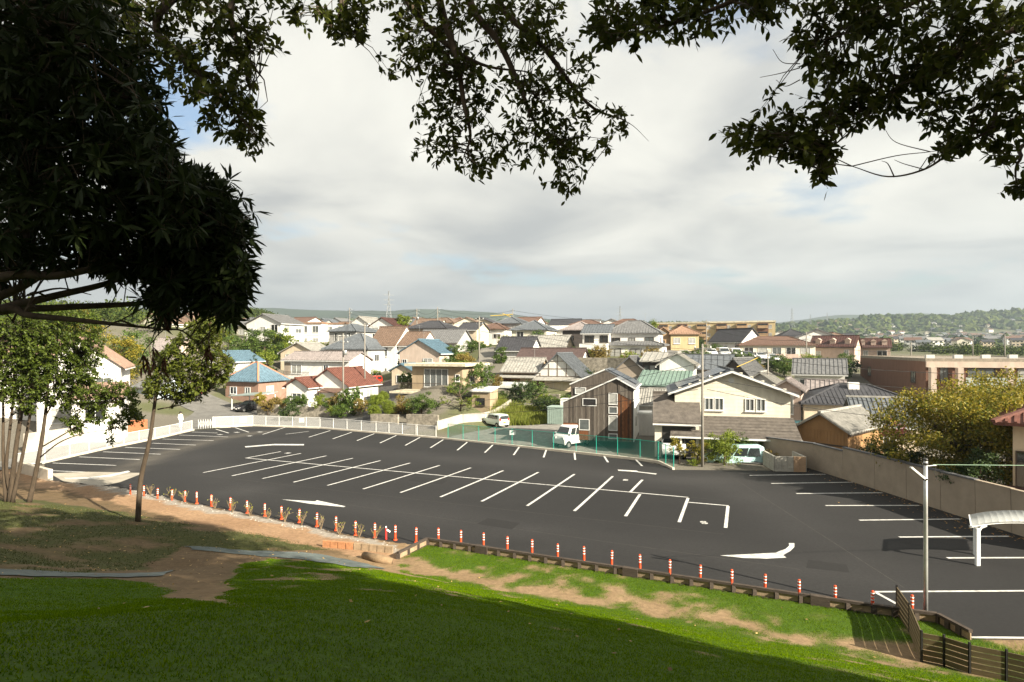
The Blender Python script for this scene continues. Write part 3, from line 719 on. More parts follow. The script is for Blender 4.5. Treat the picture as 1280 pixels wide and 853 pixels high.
# fallen leaves on the car park along the right wall, and on the bank
def np_leaves(name, P, D, Nn, L, Wd, m, parent=None, detail=False, bend=0.0, group=None):
    P = np.asarray(P, float); n = len(P)
    D = D / (np.linalg.norm(D, axis=1, keepdims=True) + 1e-9); S = np.cross(D, Nn); S /= (np.linalg.norm(S, axis=1, keepdims=True) + 1e-9)
    U = np.cross(S, D); L = np.asarray(L).reshape(-1, 1) * np.ones((n, 1)); Wd = np.asarray(Wd).reshape(-1, 1) * np.ones((n, 1))
    if detail:
        V = np.stack([P, P + D*L*.33 + S*Wd*.42 + U*L*.03, P + D*L*.33 - S*Wd*.42 + U*L*.03, P + D*L*.7 + S*Wd*.40 - U*L*bend*.4, P + D*L*.7 - S*Wd*.40 - U*L*bend*.4, P + D*L - U*L*bend], 1).reshape(-1, 3)
        k = np.arange(n)[:, None] * 6
        f = [k + np.array([0, 2, 1]), k + np.array([1, 2, 4, 3]), k + np.array([3, 4, 5])]
    else:
        V = np.stack([P, P + D*L*.5 + S*Wd*.5, P + D*L - U*L*bend, P + D*L*.5 - S*Wd*.5], 1).reshape(-1, 3)
        k = np.arange(n)[:, None] * 4; f = [k + np.array([0, 3, 2, 1])]
    me = np_mesh(name, V, f)
    return link_mesh(name, me, m, parent)
def rdir(n, g=rng):
    v = g.normal(size=(n, 3)); return v / np.linalg.norm(v, axis=1, keepdims=True)
n = 420
t = rng.random(n); y = 23 + 16 * t; x = 21.05 - rng.exponential(.75, n)
P = np.c_[x, y, lotz(y) + .012 + rng.random(n) * .01]
Nn = np.tile([0, 0, 1.0], (n, 1)) + rng.normal(size=(n, 3)) * .2
tag(np_leaves('fallen_leaves', P, np.c_[rng.normal(size=(n, 2)), rng.normal(size=n) * .15], Nn, rng.uniform(.06, .12, n), rng.uniform(.04, .08, n), leafmat('dead_leaf', (.22, .10, .03), (.40, .24, .06), .1)), 'scattered brown fallen leaves along the foot of the tan wall', 'leaves', kind='stuff')
n = 2600
x = rng.uniform(-22, 9, n); y = rng.uniform(6, 28, n); s = edge_s(x, y); ok = (s > .8) & (((x < -5) & (~inpoly(x, y, LUSH))) | (rng.random(n) < .07)); x = x[ok]; y = y[ok]; n = len(x)
P = np.c_[x, y, ground_z(x, y) + .035]
Nn = np.tile([0, 0, 1.0], (n, 1)) + rng.normal(size=(n, 3)) * .3
tag(np_leaves('fallen_leaves', P, np.c_[rng.normal(size=(n, 2)), rng.normal(size=n) * .2], Nn, rng.uniform(.04, .10, n), rng.uniform(.025, .06, n), leafmat('dead_leaf_pale', (.10, .055, .02), (.42, .28, .10), .1)), 'scattered dead leaves on the mossy bank and grass', 'leaves', kind='stuff')

# turf: real blades
def blades(n, hmin, hmax, region):
    x0, x1, y0, y1 = region
    x = rng.uniform(x0, x1, n); y = rng.uniform(y0, y1, n)
    u = 640 + F * x / np.maximum(y, .5); s = edge_s(x, y)
    ok = (u > -140) & (u < 1400) & (y > 2.4) & (s > .1)
    x = x[ok]; y = y[ok]
    g = grass_mask(x, y); ok = rng.random(len(x)) < g; x = x[ok]; y = y[ok]; n = len(x)
    z = ground_z(x, y) - .006
    dens = .65 + .7 * fbm(x, y, .5, 99)
    h = rng.uniform(hmin, hmax, n) * dens; a = rng.uniform(0, 6.283, n); w = rng.uniform(.0035, .006, n) * (1 + .05 * np.hypot(x, y))
    lean = rng.normal(size=(n, 2)) * .45 * h[:, None]
    V = np.stack([np.c_[x - np.cos(a) * w, y - np.sin(a) * w, z], np.c_[x + np.cos(a) * w, y + np.sin(a) * w, z], np.c_[x + lean[:, 0], y + lean[:, 1], z + h]], 1).reshape(-1, 3)
    return V, (np.arange(n)[:, None] * 3 + np.array([0, 1, 2]))
V, f = blades(1350000, .012, .031, (-20, 13, 2.5, 24))
tag(link_mesh('grass', np_mesh('grass', V, [f]), leafmat('turf', (.040, .096, .001), (.158, .235, .004), .42, .9, .0)), 'short green turf covering the foreground slope', 'grass', kind='stuff')
# mossy tufts on the left bank
n = 60000
x = rng.uniform(-26, -5, n); y = rng.uniform(8, 27, n); ok = inpoly(x, y, MOSS) & (fbm(x, y, 1.4, 41) > .36); x = x[ok]; y = y[ok]; n = len(x)
z = ground_z(x, y) - .005; h = rng.uniform(.02, .06, n); a = rng.uniform(0, 6.28, n); w = .012
V = np.stack([np.c_[x - np.cos(a) * w, y - np.sin(a) * w, z], np.c_[x + np.cos(a) * w, y + np.sin(a) * w, z], np.c_[x + rng.normal(size=n) * .02, y + rng.normal(size=n) * .02, z + h]], 1).reshape(-1, 3)
tag(link_mesh('moss_tufts', np_mesh('moss_tufts', V, [np.arange(n)[:, None] * 3 + np.array([0, 1, 2])]), leafmat('moss', (.035, .045, .010), (.08, .09, .02), .2)), 'thin mossy grass on the left bank', 'grass', kind='stuff')
n = 5000
x = rng.uniform(-28, -3, n); y = rng.uniform(20, 40, n); ok = inpoly(x, y, GRAV); x = x[ok]; y = y[ok]; n = len(x); z = ground_z(x, y)
q = rng.uniform(.015, .045, n)
base = np.array([[1,0,0],[-.5,.86,0],[-.5,-.86,0],[0,0,.8]]); V = (np.c_[x, y, z][:, None, :] + base[None] * q[:, None, None]).reshape(-1, 3)
k = np.arange(n)[:, None] * 4
tag(link_mesh('gravel', np_mesh('gravel', V, [np.concatenate([k + np.array([0,1,3]), k + np.array([1,2,3]), k + np.array([2,0,3])])]), mat('pale_gravel', (.33, .31, .28), .9, .3, 8)), 'pale gravel strip between the orange posts and the dirt path', 'gravel', kind='stuff')

# bare cut-back shrubs between the posts on the left
TW = mat('shrub_stem', (.19, .14, .085), .9, .2, 5); BUD = leafmat('shrub_leaf', (.22, .24, .02), (.32, .30, .05), .3)
def shrub(i, u, v, label):
    x, y = lp(u, v); x -= .12; y -= .35; r = empty('bare_shrub', (x, y, gz(x, y)), label=label, cat='shrub', group='cut back shrubs along the path')
    g = np.random.default_rng(100 + i); m = MB(); P = []
    for k in range(9):
        a = g.uniform(0, 6.28); l = g.uniform(.25, .58); q = Vector((math.cos(a) * l * .45, math.sin(a) * l * .45, l)); mid = q * .5 + Vector((g.normal() * .03, g.normal() * .03, .02))
        m.tube([(0, 0, -.02), mid, q], [.014, .01, .006], 5); P.append(q)
        q2 = mid + Vector((g.normal() * .12, g.normal() * .12, l * .45)); m.tube([mid, q2], [.009, .005], 4); P.append(q2)
    m.build('stems', TW, r)
    P = np.array([p[:] for p in P]); P = np.repeat(P, 5, 0) + g.normal(size=(len(P) * 5, 3)) * .02; P = P[g.random(len(P)) < (.35 if i % 3 else .12)]
    if len(P): np_leaves('leaves', P, rdir(len(P), g), rdir(len(P), g), .06, .04, BUD, r)
for i, (u, v) in enumerate([(196,618),(222,623.5),(238,626.5),(276,635),(298,639.5),(320,644.5),(342,648),(363,652),(384,656),(408,661),(431,667.5),(455,671.5),(475,674)]):
    ordn = ['first','second','third','fourth','fifth','sixth','seventh','eighth','ninth','tenth','eleventh','twelfth','thirteenth'][i]
    shrub(i, u, v, f'bare cut back shrub between the path and car park, {ordn} from the left')
# ------------------------------------------------------------------ trees near the camera
BARK = mat('bark', (.075, .055, .038), .95, .35, 6, .7, 18, stretch=(1, 1, .25))
BARKP = mat('pale_bark', (.055, .040, .026), .95, .35, 7, .7, 20, stretch=(1, 1, .3))
def spline(pts, k=6):
    """Catmull-Rom through points (Vectors)"""
    P = [Vector(p) for p in pts]; P = [P[0] * 2 - P[1]] + P + [P[-1] * 2 - P[-2]]; out = []
    for i in range(1, len(P) - 2):
        for j in range(k):
            t = j / k; a, b, c, d = P[i - 1], P[i], P[i + 1], P[i + 2]
            out.append(.5 * ((2 * b) + (c - a) * t + (2 * a - 5 * b + 4 * c - d) * t * t + (3 * b - a - 3 * c + d) * t ** 3))
    out.append(P[-2]); return out
def limb(mb, pts, r0, r1, n=7, k=6):
    S = spline(pts, k); mb.tube(S, [r0 + (r1 - r0) * i / (len(S) - 1) for i in range(len(S))], n); return S
def px_in(poly, n, g):
    us = [p[0] for p in poly]; vs_ = [p[1] for p in poly]; out = np.zeros((0, 2))
    while len(out) < n:
        q = np.c_[g.uniform(min(us), max(us), n), g.uniform(min(vs_), max(vs_), n)]; out = np.r_[out, q[inpoly(q[:, 0], q[:, 1], poly)]]
    return out[:n]
def sprays(tips, dirs, g, per, L, Wd, spread, whorl):
    """leaves round each twig tip: whorl=True packs them into a rosette, else along the last of the twig"""
    P = []; D = []; Nn = []; LL = []; WW = []
    for p, d in zip(tips, dirs):
        p = np.array(p[:]); d = np.array(d[:]); d = d / (np.linalg.norm(d) + 1e-9)
        n = int(g.integers(int(per * .7), int(per * 1.3) + 1))
        a = np.cross(d, [0, 0, 1.0]); a = a / (np.linalg.norm(a) + 1e-9); b = np.cross(d, a)
        for k in range(n):
            th = k * 2.4 + g.uniform(-.3, .3); o = a * math.cos(th) + b * math.sin(th)
            if whorl: q = p - d * g.uniform(0, .05); dd = d * g.uniform(.15, .9) + o * 1.0 + np.array([0, 0, -.25])
            else: q = p - d * g.uniform(-.02, spread); dd = d * g.uniform(.35, 1.0) + o * .9 + np.array([0, 0, -.25])
            dd = dd + g.normal(size=3) * .25
            P.append(q); D.append(dd); Nn.append(np.array([0, 0, 1.0]) + g.normal(size=3) * .55); s = g.uniform(.7, 1.15); LL.append(L * s); WW.append(Wd * s)
    return np.array(P), np.array(D), np.array(Nn), np.array(LL), np.array(WW)
def hanging(root, g, skel, polys, leafm, barkm, L, Wd, per, whorl, spread=.22, sub=.35):
    """twigs and leaf sprays that fill crown regions seen between the given photo pixels at the given depths"""
    tw = MB(); tips = []; dirs = []
    S = np.array([p[:] for p in skel])
    for poly, n, y0, y1 in polys:
        for u, v in px_in(poly, n, g):
            t = W(u, v, g.uniform(y0, y1)); ta = np.array(t[:])
            d = np.linalg.norm(S - ta, axis=1); k = int(np.argmin(d + g.uniform(0, .25, len(d)))); a = Vector(S[k])
            ln = (t - a).length
            if ln < .03: continue
            mid = a.lerp(t, .5) + Vector((g.normal() * .08 * ln, g.normal() * .08 * ln, .06 * ln)); m2 = a.lerp(t, .8) + Vector((g.normal() * .03, g.normal() * .03, .03 * ln))
            tw.tube([a, mid, m2, t], [min(.012, .004 + ln * .005), .005, .0035, .002], 4, False)
            tips.append(t); dirs.append(t - m2)
            for q in range(2):
                if g.random() < sub:
                    c = mid.lerp(t, g.uniform(.1, .8)); e_ = c + Vector(g.normal(size=3)) * min(.16, .12 * ln + .04); tw.tube([c, e_], [.003, .0018], 3, False); tips.append(e_); dirs.append(e_ - c)
    tw.build('twigs', barkm, root)
    A = sprays([t - root.location for t in tips] if False else tips, dirs, g, per, L, Wd, spread, whorl)
    return np_leaves('leaves', *A, leafm, root, True, .12)
def world_root(name, base, label, cat='tree'):
    """children are built in world coordinates, so the Empty's offset is taken out again"""
    o = empty(name, base, label=label, cat=cat); return o
def settle(root):
    for c in root.children: c.matrix_parent_inverse = Matrix.Translation(-root.location)

LEAF_DARK = leafmat('evergreen_leaf', (.012, .022, .006), (.030, .042, .011), .18, .6, .12)
LEAF_OAK = leafmat('broad_leaf', (.026, .038, .005), (.078, .088, .014), .40, .6, .12)
# --- big evergreen at left: trunk just outside the picture, whorled long leaves, bare limbs sweeping in low
g = np.random.default_rng(11)
tb = (-6.9, 4.6, gz(-6.9, 4.6))
ev = world_root('evergreen_tree', tb, 'big dark evergreen tree with long whorled leaves filling the upper left')
tr = MB()
limb(tr, [(-6.9, 4.6, tb[2] - .3), (-6.8, 4.6, 8.2), (-6.5, 4.7, 9.6), (-6.2, 4.8, 12.0), (-5.6, 5.0, 14.5)], .24, .10, 12)
tr.build('trunk', BARK, ev, True)
skel = []
lim = [[(-6.7, 4.6, 8.5), W(-40, 398, 5.2), W(60, 372, 5.2), W(140, 352, 5.3), W(215, 318, 5.4), W(268, 288, 5.5)],
       [(-6.7, 4.6, 8.6), W(-30, 392, 5.0), W(40, 395, 5.0), W(130, 404, 5.1), W(205, 412, 5.2)],
       [(-6.6, 4.6, 8.8), W(-30, 380, 5.4), W(60, 340, 5.5), W(130, 315, 5.6), W(180, 270, 5.7), W(230, 240, 5.8)],
       [(-6.6, 4.6, 9.0), W(-20, 350, 4.8), W(70, 345, 4.9), W(150, 330, 5.0), W(235, 330, 5.1), W(290, 350, 5.2)],
       [(-6.5, 4.7, 9.6), W(-20, 300, 5.0), W(80, 262, 5.0), W(150, 230, 5.2), W(205, 190, 5.4)],
       [(-6.4, 4.7, 10.2), W(-20, 230, 4.8), W(60, 180, 4.9), W(130, 120, 5.0), W(170, 70, 5.2)],
       [(-6.3, 4.8, 11.2), W(-20, 150, 4.6), W(40, 90, 4.7), W(90, 30, 4.8), W(110, -40, 5)],
       [(-6.6, 4.6, 8.7), W(-30, 395, 5.6), W(70, 385, 5.7), W(170, 380, 5.8), W(250, 372, 6.0), W(295, 370, 6.0)]]
for q in lim:
    m_ = MB(); S = limb(m_, q, .052, .007, 7); m_.build('limb', BARK, ev, True); skel += S[len(S) // 5:]
for k in range(26):   # side boughs
    a = skel[int(g.integers(0, len(skel)))]; b = a + Vector((g.uniform(-.1, .3), g.uniform(-.4, .4), g.uniform(-.15, .4)))
    m_ = MB(); S = limb(m_, [a, a.lerp(b, .5) + Vector((0, 0, .06)), b], .012, .004, 5, 4); m_.build('branch', BARK, ev, True); skel += S
MASS = [(-60,-30),(118,-30),(140,40),(190,95),(215,140),(222,175),(212,210),(245,222),(262,262),(240,300),(190,300),(130,290),(60,300),(-60,310)]
RIM = [(212,205),(246,213),(285,240),(303,272),(312,292),(298,312),(308,335),(300,350),(312,368),(300,385),(292,402),(262,388),(240,372),(215,385),(195,405),(190,375),(180,330),(200,280)]
LOW = [(-60,300),(120,290),(190,300),(190,350),(120,340),(60,335),(-60,345)]
hanging(ev, g, skel, [(MASS, 1150, 4.0, 6.2), (RIM, 560, 4.7, 6.2), (LOW, 150, 4.8, 6.4)], LEAF_DARK, BARK, .155, .034, 10, True, sub=.3)
# a few clumps of dead brown leaves hanging under the boughs
DEADL = leafmat('dead_cluster', (.05, .018, .008), (.10, .04, .015), .15)
A = sprays([W(u, v, 5.2) for u, v in [(178,455),(185,462),(192,450),(205,458),(258,445),(262,440),(205,395),(212,398)]], [Vector((0, 0, -1))] * 8, g, 9, .11, .022, .12, False)
np_leaves('dead_leaves', *A, DEADL, ev, True, .2)
m_ = MB(); limb(m_, [W(205, 412, 5.2), W(193, 425, 5.2), W(190, 452, 5.2)], .006, .003, 4); limb(m_, [W(193, 425, 5.2), W(180, 440, 5.2), W(178, 456, 5.2)], .005, .003, 4); limb(m_, [W(250, 372, 6.0), W(262, 400, 5.4), W(259, 442, 5.2)], .006, .003, 4)
m_.build('twig', BARK, ev)
settle(ev)

# --- the oak that overhangs the camera: trunk behind, boughs reach over and hang into the top of the picture
def leafy(name, C, rad, n, L, Wd, m, root, g, clumps=60, flat_=.7):
    """a crown of leaf clumps; C centre, rad radii"""
    cc = rdir(clumps, g) * (g.random((clumps, 1)) ** .45) * np.array(rad) + np.array(C)
    cr = g.uniform(.16, .34, clumps) * min(rad)
    k = g.integers(0, clumps, n); P = cc[k] + rdir(n, g) * (g.random((n, 1)) ** .5) * cr[k][:, None] * np.array([1.15, 1.15, flat_])
    D = rdir(n, g); D[:, 2] -= .2; Nn = rdir(n, g) * .8 + np.array([0, 0, 1.0])
    s = g.uniform(.7, 1.2, n)
    return np_leaves(name, P, D, Nn, L * s, Wd * s, m, root, False, .1), cc
ok_base = (7.6, -4.0, gz(7.6, -4.0))
oak = world_root('oak_tree', ok_base, 'broad leaved oak whose boughs hang into the top middle of the picture')
m_ = MB(); limb(m_, [(7.6, -4, ok_base[2] - .3), (7.4, -3.9, 10), (6.6, -3.4, 13), (5.2, -2.4, 16), (4.0, -1.2, 18.5)], .36, .14, 12); m_.build('trunk', BARK, oak, True)
sk = []
for q in [[(5.8, -2.8, 14.6), (2.5, 2.0, 17.2), W(600, -160, 8.5), W(585, -10, 8.6), W(625, 55, 8.4), W(650, 110, 8.3), W(670, 155, 8.2), W(700, 185, 8.2)],
          [(5.8, -2.8, 14.6), (1.5, 2.4, 17.4), W(540, -160, 8.2), W(548, -10, 8.2), W(570, 70, 8.1), W(580, 130, 8.0), W(588, 170, 8.0), W(580, 195, 8.0)],
          [(5.8, -2.8, 14.6), (1.0, 2.6, 17.2), W(470, -150, 8.4), W(500, -20, 8.4), W(540, 40, 8.4), W(600, 80, 8.5), W(660, 90, 8.6)],
          [(5.6, -2.7, 14.9), (1.2, 2.8, 17.6), W(640, -150, 8.8), W(620, -10, 8.8), W(680, 60, 8.7), W(735, 130, 8.6), W(780, 150, 8.6)],
          [(5.4, -2.6, 15.2), (.2, 2.4, 17.4), W(440, -130, 8.6), W(430, -20, 8.6), W(425, 30, 8.5), W(440, 45, 8.5)],
          [(5.4, -2.6, 15.2), (-.4, 2.2, 17.0), W(330, -130, 8.0), W(200, 15, 7.8), W(230, 75, 7.7), W(280, 125, 7.6), W(320, 170, 7.6)],
          [(5.4, -2.6, 15.2), (-.2, 2.2, 17.2), W(330, -120, 8.2), W(290, 0, 8.0), W(300, 60, 7.9), W(330, 100, 7.8)]]:
    b_ = MB(); S = limb(b_, q, .10, .008, 8); b_.build('limb', BARK, oak, True); sk += S[len(S) // 3:]
for k in range(9):
    a = sk[int(g.integers(0, len(sk)))]; b = a + Vector((g.uniform(-.6, .6), g.uniform(-.4, .4), g.uniform(-.5, .15)))
    b_ = MB(); S = limb(b_, [a, a.lerp(b, .5) + Vector((0, 0, .05)), b], .007, .002, 5, 4); b_.build('branch', BARK, oak, True); sk += S
CEN = [(490,-20),(700,-20),(715,30),(745,60),(752,95),(720,120),(690,130),(640,125),(600,140),(560,120),(520,110),(500,100),(475,100),(490,70),(480,20)]
CE2 = [(515,130),(545,110),(600,145),(610,170),(640,140),(690,135),(745,120),(795,145),(790,165),(760,180),(745,210),(735,240),(700,248),(680,215),(640,215),(590,235),(560,200),(515,205),(505,190)]
CLF = [(388,0),(470,-10),(465,40),(455,60),(440,55),(405,40)]
LFT = [(100,-20),(360,-20),(372,50),(330,70),(305,40),(318,130),(335,150),(350,175),(310,203),(285,180),(255,160),(235,125),(200,100),(140,40)]
hanging(oak, g, sk, [(CEN, 235, 7.6, 9.2), (CE2, 140, 7.6, 9.0), (CLF, 55, 8.0, 9.0), (LFT, 265, 7.2, 8.6)], LEAF_OAK, BARK, .125, .058, 7, False, .26, .45)
leafy('crown', (4.6, -3.2, 18.2), (6.0, 4.2, 3.6), 18000, .32, .22, LEAF_OAK, oak, g, 140)
leafy('crown', (9.3, -3.4, 14.7), (3.8, 3.2, 2.3), 14000, .32, .22, LEAF_OAK, oak, g, 110)  # unseen lower crown mass, added to throw shade on the near left turf
leafy('crown', (5.6, 4.4, 17.6), (4.6, 2.8, 1.9), 9000, .26, .16, LEAF_OAK, oak, g, 80)  # added crown mass above the view, placed to shade the left bank
settle(oak)
# --- second tree at right whose larger leaves hang into the upper right
rb = (9.4, 1.2, gz(9.4, 1.2))
rt = world_root('oak_tree', rb, 'broad leaved oak whose dark boughs hang into the upper right corner')
m_ = MB(); limb(m_, [(9.4, 1.2, rb[2] - .3), (9.2, 1.3, 8), (8.8, 1.7, 11), (8.2, 2.2, 14), (7.6, 2.6, 17)], .30, .12, 12); m_.build('trunk', BARK, rt, True)
sk = []
for q in [[(8.9, 1.6, 10.6), (7.6, 3.6, 12.6), W(1300, 25, 6.4), W(1190, 75, 6.3), W(1110, 120, 6.2), W(1075, 155, 6.2), W(1030, 192, 6.1)],
          [(9.0, 1.5, 10.0), (7.6, 3.8, 11.4), W(1300, 115, 6.2), W(1240, 160, 6.1), W(1190, 190, 6.1), W(1155, 212, 6.0), W(1110, 221, 6.0), W(1065, 208, 6.0)],
          [(8.7, 1.8, 11.6), (6.8, 3.6, 13.6), W(1260, -60, 6.6), W(1150, 0, 6.5), W(1060, 40, 6.4), W(1010, 60, 6.3)],
          [(8.5, 1.9, 12.4), (5.6, 4.0, 14.0), W(1050, -80, 6.5), W(960, -20, 6.3), W(870, 20, 6.2), W(800, 40, 6.2), W(750, 55, 6.1)],
          [(9.0, 1.5, 10.3), (7.8, 3.6, 11.9), W(1320, 60, 6.6), W(1250, 100, 6.6), W(1200, 130, 6.6)],
          [(9.0, 1.4, 9.8), (7.9, 3.6, 10.9), W(1330, 170, 6.5), W(1275, 200, 6.5), W(1270, 235, 6.5)]]:
    b_ = MB(); S = limb(b_, q, .028 if q[0][2] == 10.0 else .055, .004, 8); b_.build('limb', BARK, rt, True); sk += S[len(S) // 3:]
for k in range(7):
    a = sk[int(g.integers(0, len(sk)))]; b = a + Vector((g.uniform(-.6, .3), g.uniform(-.4, .4), g.uniform(-.35, .15)))
    b_ = MB(); S = limb(b_, [a, a.lerp(b, .5) + Vector((0, 0, .05)), b], .007, .002, 5, 4); b_.build('branch', BARK, rt, True); sk += S
TOP = [(728,40),(742,-20),(1300,-20),(1300,60),(1200,90),(1150,75),(1090,110),(1030,90),(1000,60),(960,45),(945,15),(925,18),(885,55),(850,70),(800,75),(755,55)]
RC = [(1000,62),(1100,90),(1180,70),(1190,95),(1130,150),(1085,150),(1040,165),(1055,200),(1020,230),(995,205),(955,190),(900,185),(892,160),(930,145),(965,130),(1005,150),(1030,130),(1005,105)]
RD = [(1165,130),(1195,95),(1300,40),(1300,215),(1262,225),(1215,195),(1180,190),(1160,170)]
RE = [(1262,225),(1300,222),(1300,242),(1266,244)]
hanging(rt, g, sk, [(TOP, 290, 5.4, 7.0), (RC, 150, 5.6, 6.8), (RD, 80, 5.6, 6.8), (RE, 8, 6.2, 6.6)], LEAF_OAK, BARK, .120, .056, 8, False, .22, .45)
m_ = MB()   # bare twigs
for q in [[(1065,208),(1120,195),(1163,190),(1195,185)],[(1163,190),(1120,178),(1105,160)],[(1000,85),(975,92),(950,97)],[(1000,80),(978,78),(966,62)],[(1000,100),(982,108),(970,100)],[(1155,212),(1130,205),(1118,200)]]:
    limb(m_, [W(u, v, 6.1) for u, v in q], .006, .0025, 4)
m_.build('bare_twig', BARK, rt)
leafy('crown', (9.8, .2, 17.6), (5.0, 4.2, 3.4), 15500, .32, .22, LEAF_OAK, rt, g, 90)
settle(rt)
# --- more of the wood on the hill to the right of and behind the camera (it throws the shade on the turf)
for i, (x, y, top, rx, lab) in enumerate([(15.5, -3.5, 17.2, 4.6, 'tall oak of the hilltop wood standing to the right of the camera'), (21.5, -8.0, 17.5, 4.8, 'tall oak of the hilltop wood farther right behind the camera'), (2.0, -9.5, 20.5, 5.0, 'tall oak of the hilltop wood straight behind the camera'), (11.5, -9.5, 19.5, 5.0, 'tall oak of the hilltop wood behind and to the right')]):
    b = (x, y, gz(x, y)); t = world_root('oak_tree', b, lab)
    m_ = MB(); limb(m_, [(x, y, b[2] - .3), (x + .2, y, b[2] + 4), (x - .1, y + .2, top - 4.5), (x, y, top - 2)], .30, .10, 10); m_.build('trunk', BARK, t, True)
    _, cc = leafy('crown', (x, y, top - 3.6), (rx, rx, 3.7), 15500, .35, .23, LEAF_OAK, t, g, 100)
    m_ = MB()
    for c in cc[:24]: m_.tube([(x, y, top - 6), ((x + c[0]) / 2, (y + c[1]) / 2, (top - 5 + c[2]) / 2), c], [.07, .05, .02], 5)
    m_.build('limbs', BARK, t)
    settle(t)

# --- slim young trees on the left bank
LEAF_MID = leafmat('young_leaf', (.036, .060, .007), (.105, .14, .016), .42)
LEAF_OLIVE = leafmat('olive_leaf', (.045, .064, .007), (.125, .145, .016), .42)
def slim(label, stems, polys, leafm, L, per, seed, branches=()):
    g = np.random.default_rng(seed); b = stems[0][0]; r = world_root('young_tree', Vector(b), label); sk = []
    for q, r0 in [(s, s_r) for s, s_r in zip(stems, [.112] + [.085] * 9)]:
        m_ = MB(); S = limb(m_, q, r0, .03, 9); m_.build('trunk', BARKP, r, True); sk += S[len(S) // 2:]
    for q in branches:
        m_ = MB(); S = limb(m_, q, .035, .008, 6); m_.build('branch', BARKP, r, True); sk += S[len(S) // 4:]
    hanging(r, g, sk, polys, leafm, BARKP, L, L * .5, per, False, .3, .5)
    settle(r)
def ground_at(u, v):
    x, y = gpix(u, v); return Vector((x, y, gz(x, y) - .08)), y
b, Y = ground_at(172, 652)
slim('slim young tree with the fullest crown, standing on the bank by the path', [[b, W(176, 600, Y), W(187, 550, Y), W(194, 500, Y), W(199, 470, Y), W(222, 430, Y + .3)]],
     [([(185,470),(200,440),(222,420),(240,398),(275,392),(285,410),(270,430),(292,450),(290,475),(262,480),(250,500),(225,505),(205,490),(180,500),(178,480)], 640, Y - 1.3, Y + 1.3)], LEAF_OLIVE, .15, 10, 21,
     [[W(196, 485, Y), W(220, 450, Y + .4), W(245, 425, Y + .6), W(262, 400, Y + .8)], [W(195, 500, Y), W(225, 490, Y - .3), W(258, 478, Y - .5), W(285, 462, Y - .6)], [W(197, 512, Y), W(230, 505, Y + .2), W(260, 490, Y + .2)], [W(199, 470, Y), W(188, 445, Y), W(186, 420, Y)]])
b, Y = ground_at(36, 628)
slim('leaning young tree with long bare boughs reaching over the path', [[b, W(46, 585, Y), W(53, 545, Y), W(58, 505, Y), W(62, 450, Y), W(66, 400, Y)]],
     [([(20,410),(60,385),(125,390),(135,440),(125,480),(100,505),(60,510),(30,490)], 820, Y - 1.6, Y + 1.6), ([(80,490),(120,470),(170,480),(180,525),(150,540),(115,530),(90,548),(75,525)], 260, Y - .6, Y + .6), ([(128,552),(146,540),(142,558)], 5, Y - .2, Y + .2)], LEAF_MID, .15, 10, 22,
     [[W(50, 572, Y), W(75, 553, Y - .2), W(105, 542, Y - .3), W(145, 535, Y - .4), W(160, 520, Y - .4)], [W(54, 558, Y), W(85, 540, Y), W(110, 525, Y + .1), W(135, 505, Y + .2), W(165, 500, Y + .3)], [W(57, 520, Y), W(80, 480, Y), W(95, 450, Y)], [W(60, 470, Y), W(40, 440, Y), W(28, 420, Y)]])
b, Y = ground_at(12, 628)
slim('clump of thin young trunks at the left edge of the picture', [[b, W(20, 560, Y), W(28, 500, Y), W(26, 440, Y), W(30, 390, Y)], [b + Vector((-.25, .1, 0)), W(4, 570, Y), W(4, 510, Y), W(2, 450, Y)], [b + Vector((.1, .1, 0)), W(8, 590, Y), W(12, 540, Y), W(18, 480, Y), W(12, 430, Y)], [b + Vector((.15, -.05, 0)), W(30, 560, Y), W(40, 500, Y), W(40, 460, Y)]],
     [([(-40,395),(50,395),(75,430),(60,480),(40,520),(0,500),(-40,510)], 860, Y - 1.5, Y + 1.5)], LEAF_MID, .15, 10, 23)
# ------------------------------------------------------------------ houses
def roofmat(name, c, var=.25, rough=.7):
    m = mat('roof_' + name, c, rough, var + .12, 2.6, .5, 14, spec=.3, detail=10); return m
RM = {k: roofmat(k, c) for k, c in dict(grey=(.135,.135,.135), light=(.27,.26,.235), dark=(.045,.045,.05), brown=(.145,.098,.07), cocoa=(.075,.05,.045), red=(.13,.053,.038),
      blue=(.088,.145,.185), green=(.14,.20,.168), terra=(.125,.075,.055), salmon=(.24,.15,.10), maroon=(.075,.036,.03), taupe=(.22,.19,.15), slate=(.10,.11,.12), mauve=(.23,.20,.19), pink=(.24,.16,.12), white=(.55,.54,.51), shingle=(.095,.082,.07), cream=(.52,.47,.35)).items()}
WMt = {k: mat('wall_' + k, c, .9, .16, 1.6, .15, 20, detail=8, stretch=(1, 1, .35)) for k, c in dict(white=(.66,.645,.61), cream=(.60,.56,.46), tan=(.31,.24,.16), pink=(.45,.365,.30), grey=(.36,.35,.33), beige=(.55,.46,.34), brown=(.155,.082,.055), taupe=(.30,.25,.20),
      yellow=(.40,.32,.18), orange=(.33,.22,.125), blue=(.50,.58,.62), dark=(.07,.06,.055), brick=(.25,.155,.115), wood=(.27,.155,.068), rose=(.42,.32,.265), teal=(.30,.38,.36)).items()}
GL = [mat('glass_dark', (.02, .022, .024), .08, spec=.8), mat('glass_curtain', (.30, .30, .28), .25, .3, 2, spec=.6), mat('glass_mid', (.09, .10, .10), .12, .3, 1.5, spec=.8)]
FRW = mat('sash_white', (.62, .62, .60), .5); FRB = mat('sash_bronze', (.06, .045, .035), .5)
ACM = mat('ac_white', (.55, .54, .50), .6)

